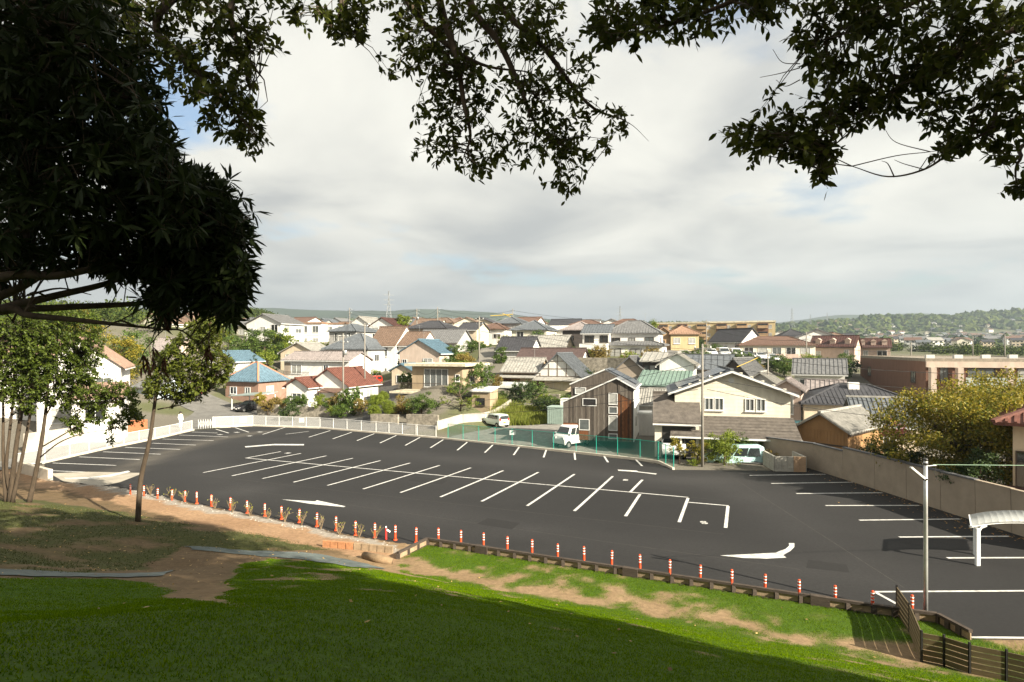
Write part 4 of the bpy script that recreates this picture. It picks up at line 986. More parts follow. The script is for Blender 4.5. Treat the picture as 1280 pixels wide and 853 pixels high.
def slab(poly, t): return MB().prism([Vector(p) for p in poly], (0, 0, -t))
def ribs(mb, poly, eave, up, pitch, w=.07, h=.05):
    """raised rows running up the slope, clipped to the slope's outline"""
    P = [Vector(p) for p in poly]; e_ = (Vector(eave)).normalized(); u = (Vector(up)).normalized(); n = e_.cross(u)
    if n.z < 0: n = -n
    o = P[0]; Q = [((p - o).dot(e_), (p - o).dot(u)) for p in P]
    a0 = min(q[0] for q in Q); a1 = max(q[0] for q in Q); a = a0 + pitch / 2
    while a < a1:
        ts = []
        for i in range(len(Q)):
            (x0, y0), (x1, y1) = Q[i], Q[(i + 1) % len(Q)]
            if (x0 - a) * (x1 - a) < 0: ts.append(y0 + (y1 - y0) * (a - x0) / (x1 - x0))
        if len(ts) >= 2:
            b0, b1 = min(ts), max(ts)
            if b1 - b0 > .2: mb.bar(o + e_ * a + u * (b0 + .02) + n * h * .3, o + e_ * a + u * (b1 - .02) + n * h * .3, w, h, n)
        a += pitch
def window(root, face, s, zb, ww, wh, dims, glass=None, fr=FRW, bars=1, sill=True):
    """face F/R/L/B, s = centre along the face from its left edge seen from outside, zb = bottom height"""
    w, d = dims
    M = {'F': Matrix.Translation((-w / 2, 0, 0)), 'R': Matrix.Translation((w / 2, 0, 0)) @ Matrix.Rotation(R(90), 4, 'Z'),
         'L': Matrix.Translation((-w / 2, d, 0)) @ Matrix.Rotation(R(-90), 4, 'Z'), 'B': Matrix.Translation((w / 2, d, 0)) @ Matrix.Rotation(R(180), 4, 'Z')}[face]
    x0, x1, z0, z1 = s - ww / 2, s + ww / 2, zb, zb + wh; t = .06
    f = MB()
    for b in [(x0 - t, z0 - t, x0, z1 + t), (x1, z0 - t, x1 + t, z1 + t), (x0, z0 - t, x1, z0), (x0, z1, x1, z1 + t)]: f.box(b[0], -.075, b[1], b[2], .02, b[3])
    for k in range(bars):
        c = x0 + (x1 - x0) * (k + 1) / (bars + 1); f.box(c - .025, -.06, z0, c + .025, .02, z1)
    o = f.build('window', fr, root); o.matrix_local = M
    MB().box(x0, -.02, z0, x1, .015, z1).build('pane', glass or random.choice(GL), o)
    if sill: MB().box(x0 - .1, -.14, z0 - .13, x1 + .1, .02, z0 - .065).build('sill', fr, o)
    return o
def balcony(root, face, s, z, ww, dep, dims, m, rail=True, h=1.0):
    w, d = dims
    M = {'F': Matrix.Translation((-w / 2, 0, 0)), 'R': Matrix.Translation((w / 2, 0, 0)) @ Matrix.Rotation(R(90), 4, 'Z'), 'L': Matrix.Translation((-w / 2, d, 0)) @ Matrix.Rotation(R(-90), 4, 'Z')}[face]
    b = MB().box(s - ww / 2, -dep, z - .15, s + ww / 2, .02, z).build('balcony', m, root); b.matrix_local = M
    if rail:
        q = MB(); q.box(s - ww / 2, -dep, z + h - .06, s + ww / 2, -dep + .05, z + h)
        k = int(ww / .16)
        for i in range(k + 1): x = s - ww / 2 + .02 + (ww - .04) * i / k; q.box(x - .012, -dep + .012, z, x + .012, -dep + .036, z + h - .06)
        q.build('railing', FRB, b)
    else: MB().box(s - ww / 2, -dep, z + .002, s + ww / 2, -dep + .08, z + h).build('parapet', m, b)
HOUSES = []; HROOT = {}
def house(label, u, ve, Y, w, d, roof, rise, wall, rm, rz=-20, ov=.45, og=.35, wins='auto', floors=2, anchor='c', rib=.32, trim=None, name='house', cat='house', fr=None, extra=None, group=None, zb=None):
    P = W(u, ve, Y); a = R(rz); cx, sx = math.cos(a), math.sin(a)
    off = {'c': 0, 'l': w / 2, 'r': -w / 2}[anchor]; px, py = P.x + cx * off, P.y + sx * off
    cs = [(px + cx * i - sx * j, py + sx * i + cx * j) for i in (-w / 2, 0, w / 2) for j in (0, d / 2, d)]
    gzs = ground_z(np.array([c[0] for c in cs]), np.array([c[1] for c in cs]))
    base = min(float(gzs.min()) - .15, P.z - 2.2) if zb is None else zb
    H = P.z - base
    r = empty(name, (px, py, base), a, label, cat, group)
    wm = WMt[wall] if isinstance(wall, str) else wall; rmm = RM[rm] if isinstance(rm, str) else rm
    h = MB().box(-w / 2, 0, 0, w / 2, d, H)
    T = .16
    def top(z): return z + T
    slopes = []   # (polygon, eave vector, up vector)
    caps = []
    if roof == 'gx':
        k = rise / (d / 2); ze = H - ov * k; zr = H + rise; X = w / 2 + og
        h.add([(-w/2, 0, H), (-w/2, d, H), (-w/2, d/2, zr - .02), (w/2, 0, H), (w/2, d, H), (w/2, d/2, zr - .02)], [(0, 2, 1), (3, 4, 5), (0, 3, 5, 2), (1, 2, 5, 4)])
        slopes = [([(-X, -ov, top(ze)), (X, -ov, top(ze)), (X, d/2, top(zr)), (-X, d/2, top(zr))], (1, 0, 0), (0, d/2, rise)),
                  ([(X, d + ov, top(ze)), (-X, d + ov, top(ze)), (-X, d/2, top(zr)), (X, d/2, top(zr))], (-1, 0, 0), (0, -d/2, rise))]
        caps = [((-X - .03, d/2, top(zr) + .04), (X + .03, d/2, top(zr) + .04))]
    elif roof == 'gy':
        k = rise / (w / 2); ze = H - ov * k; zr = H + rise; Y0, Y1 = -og, d + og
        h.add([(-w/2, 0, H), (w/2, 0, H), (0, 0, zr - .02), (-w/2, d, H), (w/2, d, H), (0, d, zr - .02)], [(0, 1, 2), (3, 5, 4), (0, 2, 5, 3), (1, 4, 5, 2)])
        X = w / 2 + ov
        slopes = [([(X, Y0, top(ze)), (X, Y1, top(ze)), (0, Y1, top(zr)), (0, Y0, top(zr))], (0, 1, 0), (-w/2, 0, rise)),
                  ([(-X, Y1, top(ze)), (-X, Y0, top(ze)), (0, Y0, top(zr)), (0, Y1, top(zr))], (0, -1, 0), (w/2, 0, rise))]
        caps = [((0, Y0 - .03, top(zr) + .04), (0, Y1 + .03, top(zr) + .04))]
    elif roof == 'hip':
        X = w / 2 + ov; Y0, Y1 = -ov, d + ov; ze = H - .05; zr = H + rise
        if w >= d: a_, b_ = (-(w - d) / 2 - .15, d / 2), ((w - d) / 2 + .15, d / 2)
        else: a_, b_ = (0, w / 2 - .15), (0, d - w / 2 + .15)
        A = (*a_, top(zr)); B = (*b_, top(zr)); c = [(-X, Y0, top(ze)), (X, Y0, top(ze)), (X, Y1, top(ze)), (-X, Y1, top(ze))]
        if w >= d:
            slopes = [([c[0], c[1], B, A], (1, 0, 0), (0, d/2 + ov, rise)), ([c[1], c[2], B], (0, 1, 0), (-(d/2 + ov), 0, rise)), ([c[2], c[3], A, B], (-1, 0, 0), (0, -(d/2 + ov), rise)), ([c[3], c[0], A], (0, -1, 0), (d/2 + ov, 0, rise))]
            caps = [(A, B), (c[0], A), (c[3], A), (c[1], B), (c[2], B)]
        else:
            slopes = [([c[0], c[1], A], (1, 0, 0), (0, w/2 + ov, rise)), ([c[1], c[2], B, A], (0, 1, 0), (-(w/2 + ov), 0, rise)), ([c[2], c[3], B], (-1, 0, 0), (0, -(w/2 + ov), rise)), ([c[3], c[0], A, B], (0, -1, 0), (w/2 + ov, 0, rise))]
            caps = [(A, B), (c[0], A), (c[1], A), (c[2], B), (c[3], B)]
        caps = [(Vector(p) + Vector((0, 0, .03)), Vector(q) + Vector((0, 0, .03))) for p, q in caps]
    elif roof == 'shed':   # falls towards the front
        k = rise / d; X = w / 2 + og
        h.add([(-w/2, 0, H), (-w/2, d, H), (-w/2, d, H + rise - .02), (w/2, 0, H), (w/2, d, H), (w/2, d, H + rise - .02)], [(0, 2, 1), (3, 4, 5), (0, 3, 5, 2), (1, 2, 5, 4)])
        slopes = [([(-X, -ov, top(H - ov * k)), (X, -ov, top(H - ov * k)), (X, d + ov, top(H + rise + ov * k)), (-X, d + ov, top(H + rise + ov * k))], (1, 0, 0), (0, d, rise))]
    h.build('wall', wm, r)
    if roof == 'flat':
        rb_ = MB().box(-w/2 - ov, -ov, H + .003, w/2 + ov, d + ov, H + .28).build('roof', rmm, r)
        q = MB(); 
        for b in [(-w/2 - ov, -ov, w/2 + ov, -ov + .15), (-w/2 - ov, d + ov - .15, w/2 + ov, d + ov), (-w/2 - ov, -ov + .15, -w/2 - ov + .15, d + ov - .15), (w/2 + ov - .15, -ov + .15, w/2 + ov, d + ov - .15)]: q.box(b[0], b[1], H + .284, b[2], b[3], H + .284 + rise)
        if rise > .02: q.build('parapet', rmm if trim is None else trim, rb_)
    else:
        m = MB()
        for poly, e_, u_ in slopes: m.prism([Vector(p) for p in poly], (0, 0, -T + .01))
        ro = m.build('roof', rmm, r)
        if rib and Y < 170:
            m = MB()
            for poly, e_, u_ in slopes: ribs(m, poly, e_, u_, rib if Y < 65 else rib * 1.5, .10, .075)
            tag(m.build('roof_ribs', rmm, ro), kind='stuff')
        if caps:
            for p, q in caps: MB().bar(p, q, .24, .14).build('ridge_cap', trim or rmm, ro)
        # fascia under the eaves
        if roof in ('gx', 'gy'):
            for poly, e_, u_ in slopes:
                p, q = Vector(poly[0]), Vector(poly[1]); MB().bar(p - Vector((0, 0, T + .02)), q - Vector((0, 0, T + .02)), .07, .12).build('gutter', FRW if wall in ('white', 'cream', 'pink', 'beige') else FRB, ro)
    frm = fr or (FRB if wall in ('brown', 'dark', 'tan', 'orange') else FRW)
    if wins == 'auto':
        fh = 2.75
        for face, L in (('F', w), ('R', d), ('L', d)):
            n = max(1, int(L / 2.7))
            for fl in range(floors):
                zb_ = H - 2.05 - fl * fh
                if zb_ < .4: continue
                for k in range(n):
                    if random.random() < .82:
                        ww = random.choice([.8, 1.5, 1.8]) if L > 2.4 else .7; wh = random.choice([.9, 1.2, 1.7])
                        window(r, face, L * (k + .5) / n + random.uniform(-.15, .15), zb_, min(ww, L / n - .5), wh, (w, d), fr=frm, sill=Y < 90)
        if Y < 120 and random.random() < .6:
            o = MB().box(w/2 + .05, d * .3, .3, w/2 + .38, d * .3 + .8, .95).build('air_conditioner', ACM, r)
    elif wins:
        for q in wins: window(r, q[0], q[1], H - q[2], q[3], q[4], (w, d), glass=GL[q[5]] if len(q) > 5 else None, bars=q[6] if len(q) > 6 else 1, fr=frm)
    if Y < 150 and roof != 'flat' and random.random() < .35:
        x, y = random.uniform(-w * .3, w * .3), d / 2; z = H + (rise if roof != 'hip' else rise)
        q = MB(); q.tube([(x, y, z - .3), (x, y, z + 1.5)], .02, 5); q.bar((x - .45, y, z + 1.4), (x + .45, y, z + 1.4), .02, .02)
        for k in range(6): q.bar((x - .4 + k * .16, y - .25, z + 1.4), (x - .4 + k * .16, y + .25, z + 1.4), .012, .012)
        q.build('antenna', GALV, r)
    if extra: extra(r, w, d, H)
    HOUSES.append((px, py, max(w, d))); HROOT[label] = r
    return r

# --- left, beyond the white fence
house('white house at the far left with a pinkish brown gable roof behind the young trees', 100, 458, 56, 6.6, 8, 'gy', 2.6, 'white', 'pink', rz=28, wins=[('F', 5.2, 2.4, 1.2, 1.2, 2), ('F', 2.0, 2.4, 1.2, 1.2, 1), ('R', 3, 2.3, 1.4, 1.2, 2), ('F', 2, 5.4, 1.8, 1.4, 1)])
house('white house at the left edge with a wide pinkish roof', 12, 448, 60, 8, 8, 'gx', 1.8, 'white', 'pink', rz=20)
house('low white annex with a pinkish lean roof beside the far left white house', 120, 497, 52, 3.6, 4, 'gx', 1.0, 'white', 'pink', floors=1, rz=25)
house('pale blue walled cottage with a grey roof behind the slim tree', 182, 484, 82, 4.4, 5, 'gx', 1.1, 'blue', 'grey', floors=1)
house('pinkish house with a mauve grey roof behind the left trees', 198, 437, 105, 6.8, 6, 'gx', 2.0, 'pink', 'mauve')
house('cream gabled house high on the left slope, left of a twin gable', 190, 404, 130, 7, 8, 'gy', 1.9, 'cream', 'brown')
house('beige gabled house high on the left slope, right of a twin gable', 232, 403, 140, 8.5, 8, 'gy', 2.2, 'beige', 'pink')
house('cream house with a grey hipped roof above the dark green trees', 302, 408, 140, 9, 7, 'hip', 2.0, 'cream', 'grey')
house('brick red walled house with a bright blue tiled roof and orange ridges', 302, 477, 88, 6.4, 6, 'hip', 2.7, 'brick', 'blue', trim=mat('orange_ridge', (.5, .2, .12), .8), wins=[('F', 1.6, 1.9, 1.2, 1.0, 0), ('F', 4.4, 1.9, .9, 1.0, 2), ('R', 2.4, 1.9, 1.4, 1.1, 1)])
house('small blue roofed house just behind the bright blue tiled house', 276, 451, 97, 6.2, 6, 'gy', 1.5, 'white', 'blue')
def red_extra(r, w, d, H):
    MB().prism([(-.6, -1.6, H - .9), (2.6, -1.6, H - .9), (2.6, .0, H - .45), (-.6, .0, H - .45)], (0, 0, -.1)).build('porch_roof', RM['terra'], r)
    for x in (-.5, 2.5): MB().box(x - .06, -1.5, 0, x + .06, -1.38, H - 1.0).build('porch_post', FRB, r)
    MB().box(.3, -.05, 0, 1.2, .01, 2.0).build('door', WMt['brown'], r)
house('white house with a red tiled gable roof by the far street corner', 410, 481, 80, 6.4, 7.5, 'gy', 2.1, 'white', 'red', ov=.5, wins=[('F', 4.9, 2.2, 1.3, 1.2, 1), ('R', 2.0, 2.2, 1.5, 1.2, 0), ('R', 5.2, 2.2, 1.5, 1.2, 1)], extra=red_extra)
house('small white annex with a red gable left of the red tiled house', 371, 483, 78.5, 3.5, 4.5, 'gy', 1.0, 'white', 'red', floors=1, wins=[('F', 1.75, 2.1, 1.4, 1.1, 2)])
def long_extra(r, w, d, H):
    balcony(r, 'F', 3.4, H - 3.0, 5.2, 1.1, (w, d), WMt['white'])
    MB().box(-w/2 + .1, -.03, H - 2.6, -w/2 + 1.3, .01, H - .5).build('shutter_box', WMt['taupe'], r)
house('long white two storey house with a brown grey ribbed roof', 395, 450, 96, 13.2, 6, 'gx', 1.2, 'white', 'mauve', wins=[('F', 2.6, 2.3, 2.0, 1.4, 1), ('F', 8.6, 1.9, .9, 1.0, 0), ('F', 3.5, 5.2, 2, 1.6, 0), ('R', 3, 2.2, 1.4, 1.2, 0)], extra=long_extra)
house('house with a pale grey gabled roof behind the long white house', 372, 441, 109, 8, 6, 'gy', 1.8, 'beige', 'light')
house('grey walled house under a large dark grey hipped roof', 432, 437, 108, 9.6, 9, 'hip', 2.9, 'grey', 'slate', wins=[('F', 8.0, 2.2, 1.6, 1.4, 1), ('F', 4.0, 2.2, 1.6, 1.4, 0), ('R', 3.0, 2.2, 1.4, 1.2, 0), ('R', 6.4, 2.2, 1.4, 1.2, 2)])
house('white house with a tall brown tiled roof, left section', 478, 431, 112, 6.0, 8, 'gx', 3.5, 'white', 'brown', wins=[('F', 3.2, 2.2, 1.8, 1.2, 2), ('F', 3.2, 5.6, 1.6, 1.0, 2)], og=.15)
house('white house with a brown tiled roof, lower right section', 512, 431, 110.6, 5.0, 7, 'gx', 2.4, 'white', 'brown', og=.15)
house('beige gabled house with a bright blue tiled roof', 524, 441, 97, 7.6, 7, 'gy', 2.1, 'pink', 'blue', wins=[('F', 5.4, 2.0, 1.6, 1.0, 1), ('F', 1.0, 2.0, .8, .8, 0), ('R', 3.0, 2.0, 1.4, 1.0, 2)])
house('small annex with a blue roof in front of the beige gabled house', 502, 463, 92, 3.6, 4, 'gy', .9, 'beige', 'blue', floors=1)
def flat_extra(r, w, d, H):
    balcony(r, 'F', 2.2, H - 3.1, 6.4, 2.4, (w, d), RM['cream'])
    MB().box(-w/2 - 1.9, -2.6, H - 3.5, w/2 - 2.4, -.02, H - 3.25).build('canopy', RM['cream'], r)
house('tan house with a flat cream roof and wide glazed front above the garden', 546, 458, 76, 7.4, 7, 'flat', .05, 'tan', 'cream', ov=.75, wins=[('F', 3.6, 2.7, 3.4, 2.3, 2, 3), ('F', 6.7, 1.9, .5, .8, 0, 0), ('R', 3, 2.4, 1.2, 1.2, 0)], extra=flat_extra, fr=FRW)
house('small tan shed with a pale lean roof beside the gravel yard', 601, 490, 70, 2.4, 2.6, 'shed', .35, 'tan', 'white', wins=[('F', 1.2, 1.6, 1.0, .8, 0, 0)], ov=.2, og=.15, rib=0, name='shed', cat='shed')
# --- rows higher up behind, left of centre
house('house with a wide dark grey roof behind the brown tiled house', 545, 428, 119, 9.5, 8, 'gx', 2.6, 'grey', 'grey')
house('dark hipped roof house beyond the wide dark grey roof', 533, 411, 140, 10.5, 8, 'hip', 1.9, 'taupe', 'dark')
house('white gable house beside the tall brown roof on the skyline', 449, 404, 150, 5, 8, 'gy', 1.6, 'white', 'light')
house('house with a brown gabled roof on the skyline left of the round tree', 477, 408, 142, 7.2, 8, 'gy', 2.0, 'white', 'maroon')
house('narrow pale house with a dark gable roof above the lane', 584, 412, 128, 4.6, 7, 'gx', 1.5, 'beige', 'dark')
house('white house with a reddish hipped roof at the top of the lane', 613, 412, 136, 7.2, 7, 'hip', 1.5, 'white', 'terra')
house('cream house with a dark grey hipped roof right of the reddish hipped roof', 661, 413, 125, 8, 8, 'hip', 2.1, 'cream', 'slate')
house('small house with a pale pyramid roof on the skyline', 629, 406, 162, 6, 6, 'hip', 1.8, 'grey', 'light')
house('white house with a pale flat roof beside the brown house on the hill', 700, 412, 131, 5.6, 6, 'gx', .7, 'white', 'white')
house('dark brown house with a mauve hipped roof left of the white terrace house', 722, 413, 119, 6.4, 7, 'hip', 1.7, 'dark', 'mauve')
# --- the traditional house in the middle
def gable_extra(r, w, d, H):
    tm = mat('brown_timber', (.14, .10, .07), .8); z0 = H
    for k in range(5):
        x = -w/2 + w * (k + .5) / 5; zt = H + 3.2 * (1 - abs(x) / (w / 2)) - .25
        if zt > H: MB().box(x - .035, -.05, H - .05, x + .035, .01, zt).build('timber_post', tm, r)
    for z in (H - .1, H + .95, H + 2.0):
        hw = w/2 if z < H else w/2 * (1 - (z - H) / 3.2)
        MB().box(-hw, -.06, z, hw, .01, z + .07).build('timber_beam', tm, r)
    MB().prism([(-w/2 - .3, -1.0, H - .55), (w/2 + .3, -1.0, H - .55), (w/2 + .3, 0, H - .15), (-w/2 - .3, 0, H - .15)], (0, 0, -.12)).build('skirt_roof', RM['light'], r)
    for k, c in enumerate(['brown', 'beige', 'beige', 'beige', 'brown']):
        x0 = -w/2 + w * k / 5; MB().box(x0 + .03, -.04, .2, x0 + w/5 - .03, .0, H - .75).build('sliding_door', WMt[c], r)
house('traditional house with a white half timbered gable and grey tiled roof', 697, 470, 80, 6.3, 8, 'gy', 3.0, 'white', 'slate', ov=.6, wins=None, extra=gable_extra)
def wing_extra(r, w, d, H):
    for k, c in enumerate(['brown', 'wood', 'beige', 'beige']): MB().box(-w/2 + w * k / 4 + .03, -.04, .2, -w/2 + w * (k + 1) / 4 - .03, .0, H - .7).build('sliding_door', WMt[c], r)
    MB().prism([(-w/2 - .3, -1.2, H - .85), (w/2 - .1, -1.2, H - .85), (w/2 - .1, 0, H - .5), (-w/2 - .3, 0, H - .5)], (0, 0, -.1)).build('skirt_roof', RM['light'], r)
house('tiled wing of the traditional house left of its half timbered gable', 650, 464, 82, 5.2, 6, 'gx', 1.7, 'tan', 'light', wins=None, extra=wing_extra)
house('house with a broad cocoa brown metal roof behind the half timbered gable', 683, 453, 92, 10.6, 8, 'gx', 2.1, 'white', 'cocoa', rib=0)
house('house with a pale ribbed roof above the cocoa brown roof', 681, 433, 105, 7.6, 6, 'gx', 1.9, 'beige', 'light')
house('house with a charcoal roof left of the pale ribbed roof', 642, 437, 101, 6.2, 6, 'gx', 2.1, 'white', 'dark')
# --- white terrace house
def carport_extra(r, w, d, H):
    for x in (-w/2 + .1, w/2 - .1): MB().box(x - .08, -2.6, 0, x + .08, -2.44, H - 3.1).build('carport_post', WMt['white'], r)
    MB().box(-w/2, -2.7, H - 3.1, w/2, -.01, H - 2.0).build('balcony', WMt['white'], r)
house('upper storey of the white terrace house under a grey hipped roof', 790, 417, 101, 9.2, 7, 'hip', 2.2, 'white', 'grey', wins=[('F', 1.5, 1.9, 2.0, 1.1, 0), ('F', 4.6, 1.7, 1.0, .9, 1), ('F', 7.6, 1.9, 1.4, 1.2, 2), ('R', 3, 1.9, 1.4, 1.1, 2)], fr=FRB)
house('ground storey of the white terrace house with a grey skirt roof', 792, 432, 99, 9.6, 8, 'hip', 1.2, 'white', 'grey', wins=[('F', 1.6, 1.9, 2.0, 1.3, 1), ('F', 5.2, 1.8, 1.8, 1.2, 1), ('F', 7.9, 1.8, 1.8, 1.2, 1), ('R', 3, 1.9, 1.4, 1.1, 2)], fr=FRB)
house('grey roofed left wing of the white terrace house with a carport', 745, 416, 102, 4.8, 6, 'gx', 1.4, 'white', 'slate', wins=[('F', 1.2, 1.7, 1.6, 1.1, 0), ('F', 3.8, 1.7, 1.4, 1.1, 0), ('F', 2.4, 4.8, 3.8, 1.9, 0)], fr=FRB, extra=carport_extra)
# --- middle right
house('taupe gabled house with a grey roof below the stone wall', 787, 462, 72, 3.3, 7, 'gy', 1.5, 'taupe', 'grey', wins=[('F', 1.0, 2.2, .7, 1.1, 0), ('F', 2.3, 2.2, .5, 1.1, 0)])
house('white gabled house with timber lines and a pale grey roof', 846, 456, 69, 4.0, 6, 'gy', 1.3, 'white', 'light', wins=[('F', .9, 2.2, 1.6, 1.1, 0)], rib=.5)
house('dark windowed block with a pale lean roof left of the white timbered gable', 815, 452, 71, 2.3, 5, 'shed', .9, 'dark', 'light', wins=[('F', .5, 2.2, .6, 1.7, 2, 0), ('F', 1.2, 2.2, .6, 1.7, 1, 0), ('F', 1.9, 2.2, .6, 1.7, 2, 0)], rib=.5)
house('house with a pale green metal roof behind the grey tiled shed', 828, 482, 63.5, 5.2, 6, 'shed', 1.2, 'teal', 'green', rib=.45, wins=[('F', .9, 1.9, .8, 1.2, 1, 0), ('F', 2.0, 1.9, .9, 1.3, 0, 0), ('F', 3.2, 1.9, .8, 1.2, 1, 0), ('F', 4.4, 1.9, .8, 1.3, 0, 0)], fr=FRB)
house('small brick pink block right of the pale green metal roof', 861, 487, 62, 1.9, 3, 'flat', .05, 'brick', 'white', ov=.15, wins=None)
house('small white house with a grey tiled roof behind the wooden house', 823, 505, 57, 3.8, 4, 'gx', 1.2, 'white', 'light', ov=.3, rib=.26, wins=[('F', 2.6, 1.8, .9, 1.0, 0)])
house('house with a slate blue roof behind the cream gabled house', 886, 461, 86, 6.6, 8, 'gx', 1.9, 'grey', 'slate', rib=.6)
house('dark gabled house with a long grey roof behind the cream gabled house', 917, 467, 78, 3.6, 9, 'gy', 1.9, 'dark', 'grey', rz=-38)
house('small house with a pale grey gable roof behind the cream house ridge', 950, 480, 67, 3.4, 5, 'gy', 1.2, 'grey', 'light', rz=-32)
house('small pinkish house with a white framed door right of the cream house', 983, 487, 60, 2.7, 5, 'gy', .9, 'rose', 'mauve', rz=-30, wins=[('F', 1.5, 2.5, .9, 1.9, 2)])
house('traditional grey tiled house left of the brown tiled apartment block', 1024, 467, 75, 5.8, 7, 'gx', 1.7, 'white', 'grey', rz=-28)
house('low house with a tan grey roof before the traditional grey tiled house', 1032, 489, 65, 3.6, 4, 'gx', 1.0, 'taupe', 'mauve', rz=-28, floors=1)
def apt_extra(r, w, d, H):
    for k in range(5):
        s = 1.6 + k * 2.75
        balcony(r, 'F', s, H - 2.7, 2.5, .9, (w, d), WMt['rose'], rail=False, h=.9)
house('long apartment house with a terracotta hipped roof and pinkish balconies', 972, 432, 121, 14.5, 9, 'hip', 1.8, 'cream', 'terra', rz=-14, wins=[('F', 1.6 + k * 2.75, 2.1 + f * 2.8, 1.7, 1.6, (k + f) % 3) for k in range(5) for f in range(3)], extra=apt_extra, name='apartment_house', cat='apartments')
house('white gable house with a dark roof left of the terracotta apartments', 940, 426, 127, 6.4, 9, 'gy', 2.6, 'white', 'dark', rz=28)
house('yellow house with a salmon tiled roof', 856, 418, 118, 5.6, 7, 'hip', 1.7, 'yellow', 'salmon', wins=[('F', 1.2, 1.9, 1.2, 1.1, 1), ('F', 4.2, 1.9, 1.2, 1.1, 1), ('F', 2.6, 4.6, 1.6, 1.3, 0), ('R', 3, 1.9, 1.2, 1.1, 0)], rz=-6)
house('tan gabled wing with a salmon roof left of the yellow house', 829, 419, 119, 4.0, 7, 'gy', 1.5, 'orange', 'salmon', rz=-6)
def bays(r, w, d, H):
    for k in range(6):
        x = -w/2 + w * (k + .5) / 6
        MB().box(x - 2.6, -.9, 0, x + 1.2, -.003, H - .35).build('bay', WMt['brown'] if k % 2 else WMt['orange'], r)
        for f in range(3):
            MB().box(x - 2.4, -1.5, H - 2.2 - f * 2.9, x + 1.0, -.91, H - 1.2 - f * 2.9).build('balcony_front', WMt['orange'], r)
            MB().box(x - 2.3, -.95, H - 3.4 + 2.3 - f * 2.9, x + .9, -.905, H - .5 - f * 2.9).build('pane', GL[0], r)
house('long tan orange apartment block on the skyline', 892, 404, 215, 42, 12, 'flat', .3, 'yellow', 'cream', rz=-22, ov=.2, wins=[('R', 2.5 + k * 3.4, 2.2 + f * 2.9, 1.4, 1.2, 1) for k in range(3) for f in range(3)] + [('F', 5.2 + k * 7, 2.2 + f * 2.9, 1.2, 1.2, 1) for k in range(6) for f in range(3)], extra=bays, name='apartment_block', cat='apartments')
def dorm(r, w, d, H):
    for k in range(3):
        x = -w/2 + w * (k + .5) / 3
        q = MB().box(x - .5, .5, H + .2, x + .5, 2.2, H + 1.3); q.add([(x - .65, .4, H + 1.3), (x + .65, .4, H + 1.3), (x, .4, H + 1.8), (x - .65, 2.6, H + 1.3), (x + .65, 2.6, H + 1.3), (x, 2.6, H + 1.8)], [(0, 1, 2), (3, 5, 4), (0, 2, 5, 3), (1, 4, 5, 2), (0, 3, 4, 1)])
        q.build('dormer', WMt['rose'], r)
house('pinkish townhouse row with a maroon roof and dormers, left block', 1040, 433, 126, 8.6, 7, 'gx', 2.2, 'rose', 'maroon', rz=-40, extra=dorm, name='townhouse', cat='townhouse')
house('pinkish townhouse row with a maroon roof and dormers, right block', 1092, 434, 131, 6.4, 7, 'gx', 1.8, 'rose', 'maroon', rz=-30, extra=dorm, name='townhouse', cat='townhouse')
house('dark roofed house between the orange apartment block and maroon townhouses', 994, 421, 160, 7, 7, 'hip', 1.9, 'tan', 'dark', rz=-10)
# white apartment block on the left skyline
house('white two storey apartment block with a tan cornice, left part', 381, 405, 150, 9.4, 8, 'flat', .15, 'white', 'salmon', ov=.25, wins=[('F', 1.4 + k * 3.2, 2.2, 1.6, 1.6, 2, 1) for k in range(3)] + [('F', 1.4 + k * 3.2, 4.7, 1.5, .9, 1, 1) for k in range(3)], name='apartment_block', cat='apartments', rz=-12)
house('white two storey apartment block with a tan cornice, right part', 420, 405.5, 152, 6.6, 8, 'flat', .12, 'white', 'salmon', ov=.2, wins=[('F', 1.4 + k * 3.4, 2.2, 1.6, 1.6, 2, 1) for k in range(2)] + [('F', 1.4 + k * 3.4, 4.7, 1.5, .9, 1, 1) for k in range(2)], name='apartment_block', cat='apartments', rz=-12)
# brown tiled apartment block at right
def brown_extra(r, w, d, H):
    B = WMt['pink']
    MB().box(-w/2 - .003, -.30, H - .75, w/2, -.003, H - .003).build('lintel', B, r)
    for k, x in enumerate((-w/2 + .5, -w/2 + 3.4, -w/2 + 8.6, -w/2 + 13.8, -w/2 + 19)):
        MB().box(x - .3, -1.3, 0, x + .3, -.305, H - .76).build('pier', B, r)
    for k in range(3):
        x0 = -w/2 + 3.9 + k * 5.2
        for f in range(3):
            z = H - 3.0 - f * 2.9
            if z < .2: continue
            MB().box(x0, -1.28, z - .18, x0 + 4.4, -.01, z).build('balcony', B, r)
            for q in range(4): MB().box(x0 + .05 + q * 1.08, -1.27, z + .04, x0 + 1.08 + q * 1.08, -1.22, z + 1.05).build('glass_panel', mat('frosted_glass', (.34, .38, .36), .2, spec=.7), r)
    for k in range(4): MB().box(-w/2 + 2 + k * 4, 6 + k * 2, H + .29, -w/2 + 3 + k * 4, 6.7 + k * 2, H + .8).build('roof_unit', ACM, r)
house('flat roofed brown tiled apartment block with pale balconies on the right', 1157, 452, 75, 20, 32, 'flat', .12, 'brown', 'taupe', rz=-18, anchor='l', ov=.0,
      wins=[('L', 27.5, 2.9, 1.7, 1.4, 2), ('L', 6.0, 2.9, 1.8, 1.4, 2), ('L', 27.5, 6.2, 1.7, 1.4, 0), ('L', 6, 6.2, 1.7, 1.4, 0), ('F', 2.0, 2.6, .8, 1.9, 2), ('F', 6, 2.9, 2.8, 2.0, 2, 2), ('F', 11.2, 2.9, 2.8, 2.0, 1, 2), ('F', 16.4, 2.9, 2.8, 2, 2, 2), ('F', 6, 5.9, 2.8, 2.0, 2, 2), ('F', 11.2, 5.9, 2.8, 2, 1, 2)], extra=brown_extra, name='apartment_block', cat='apartments')
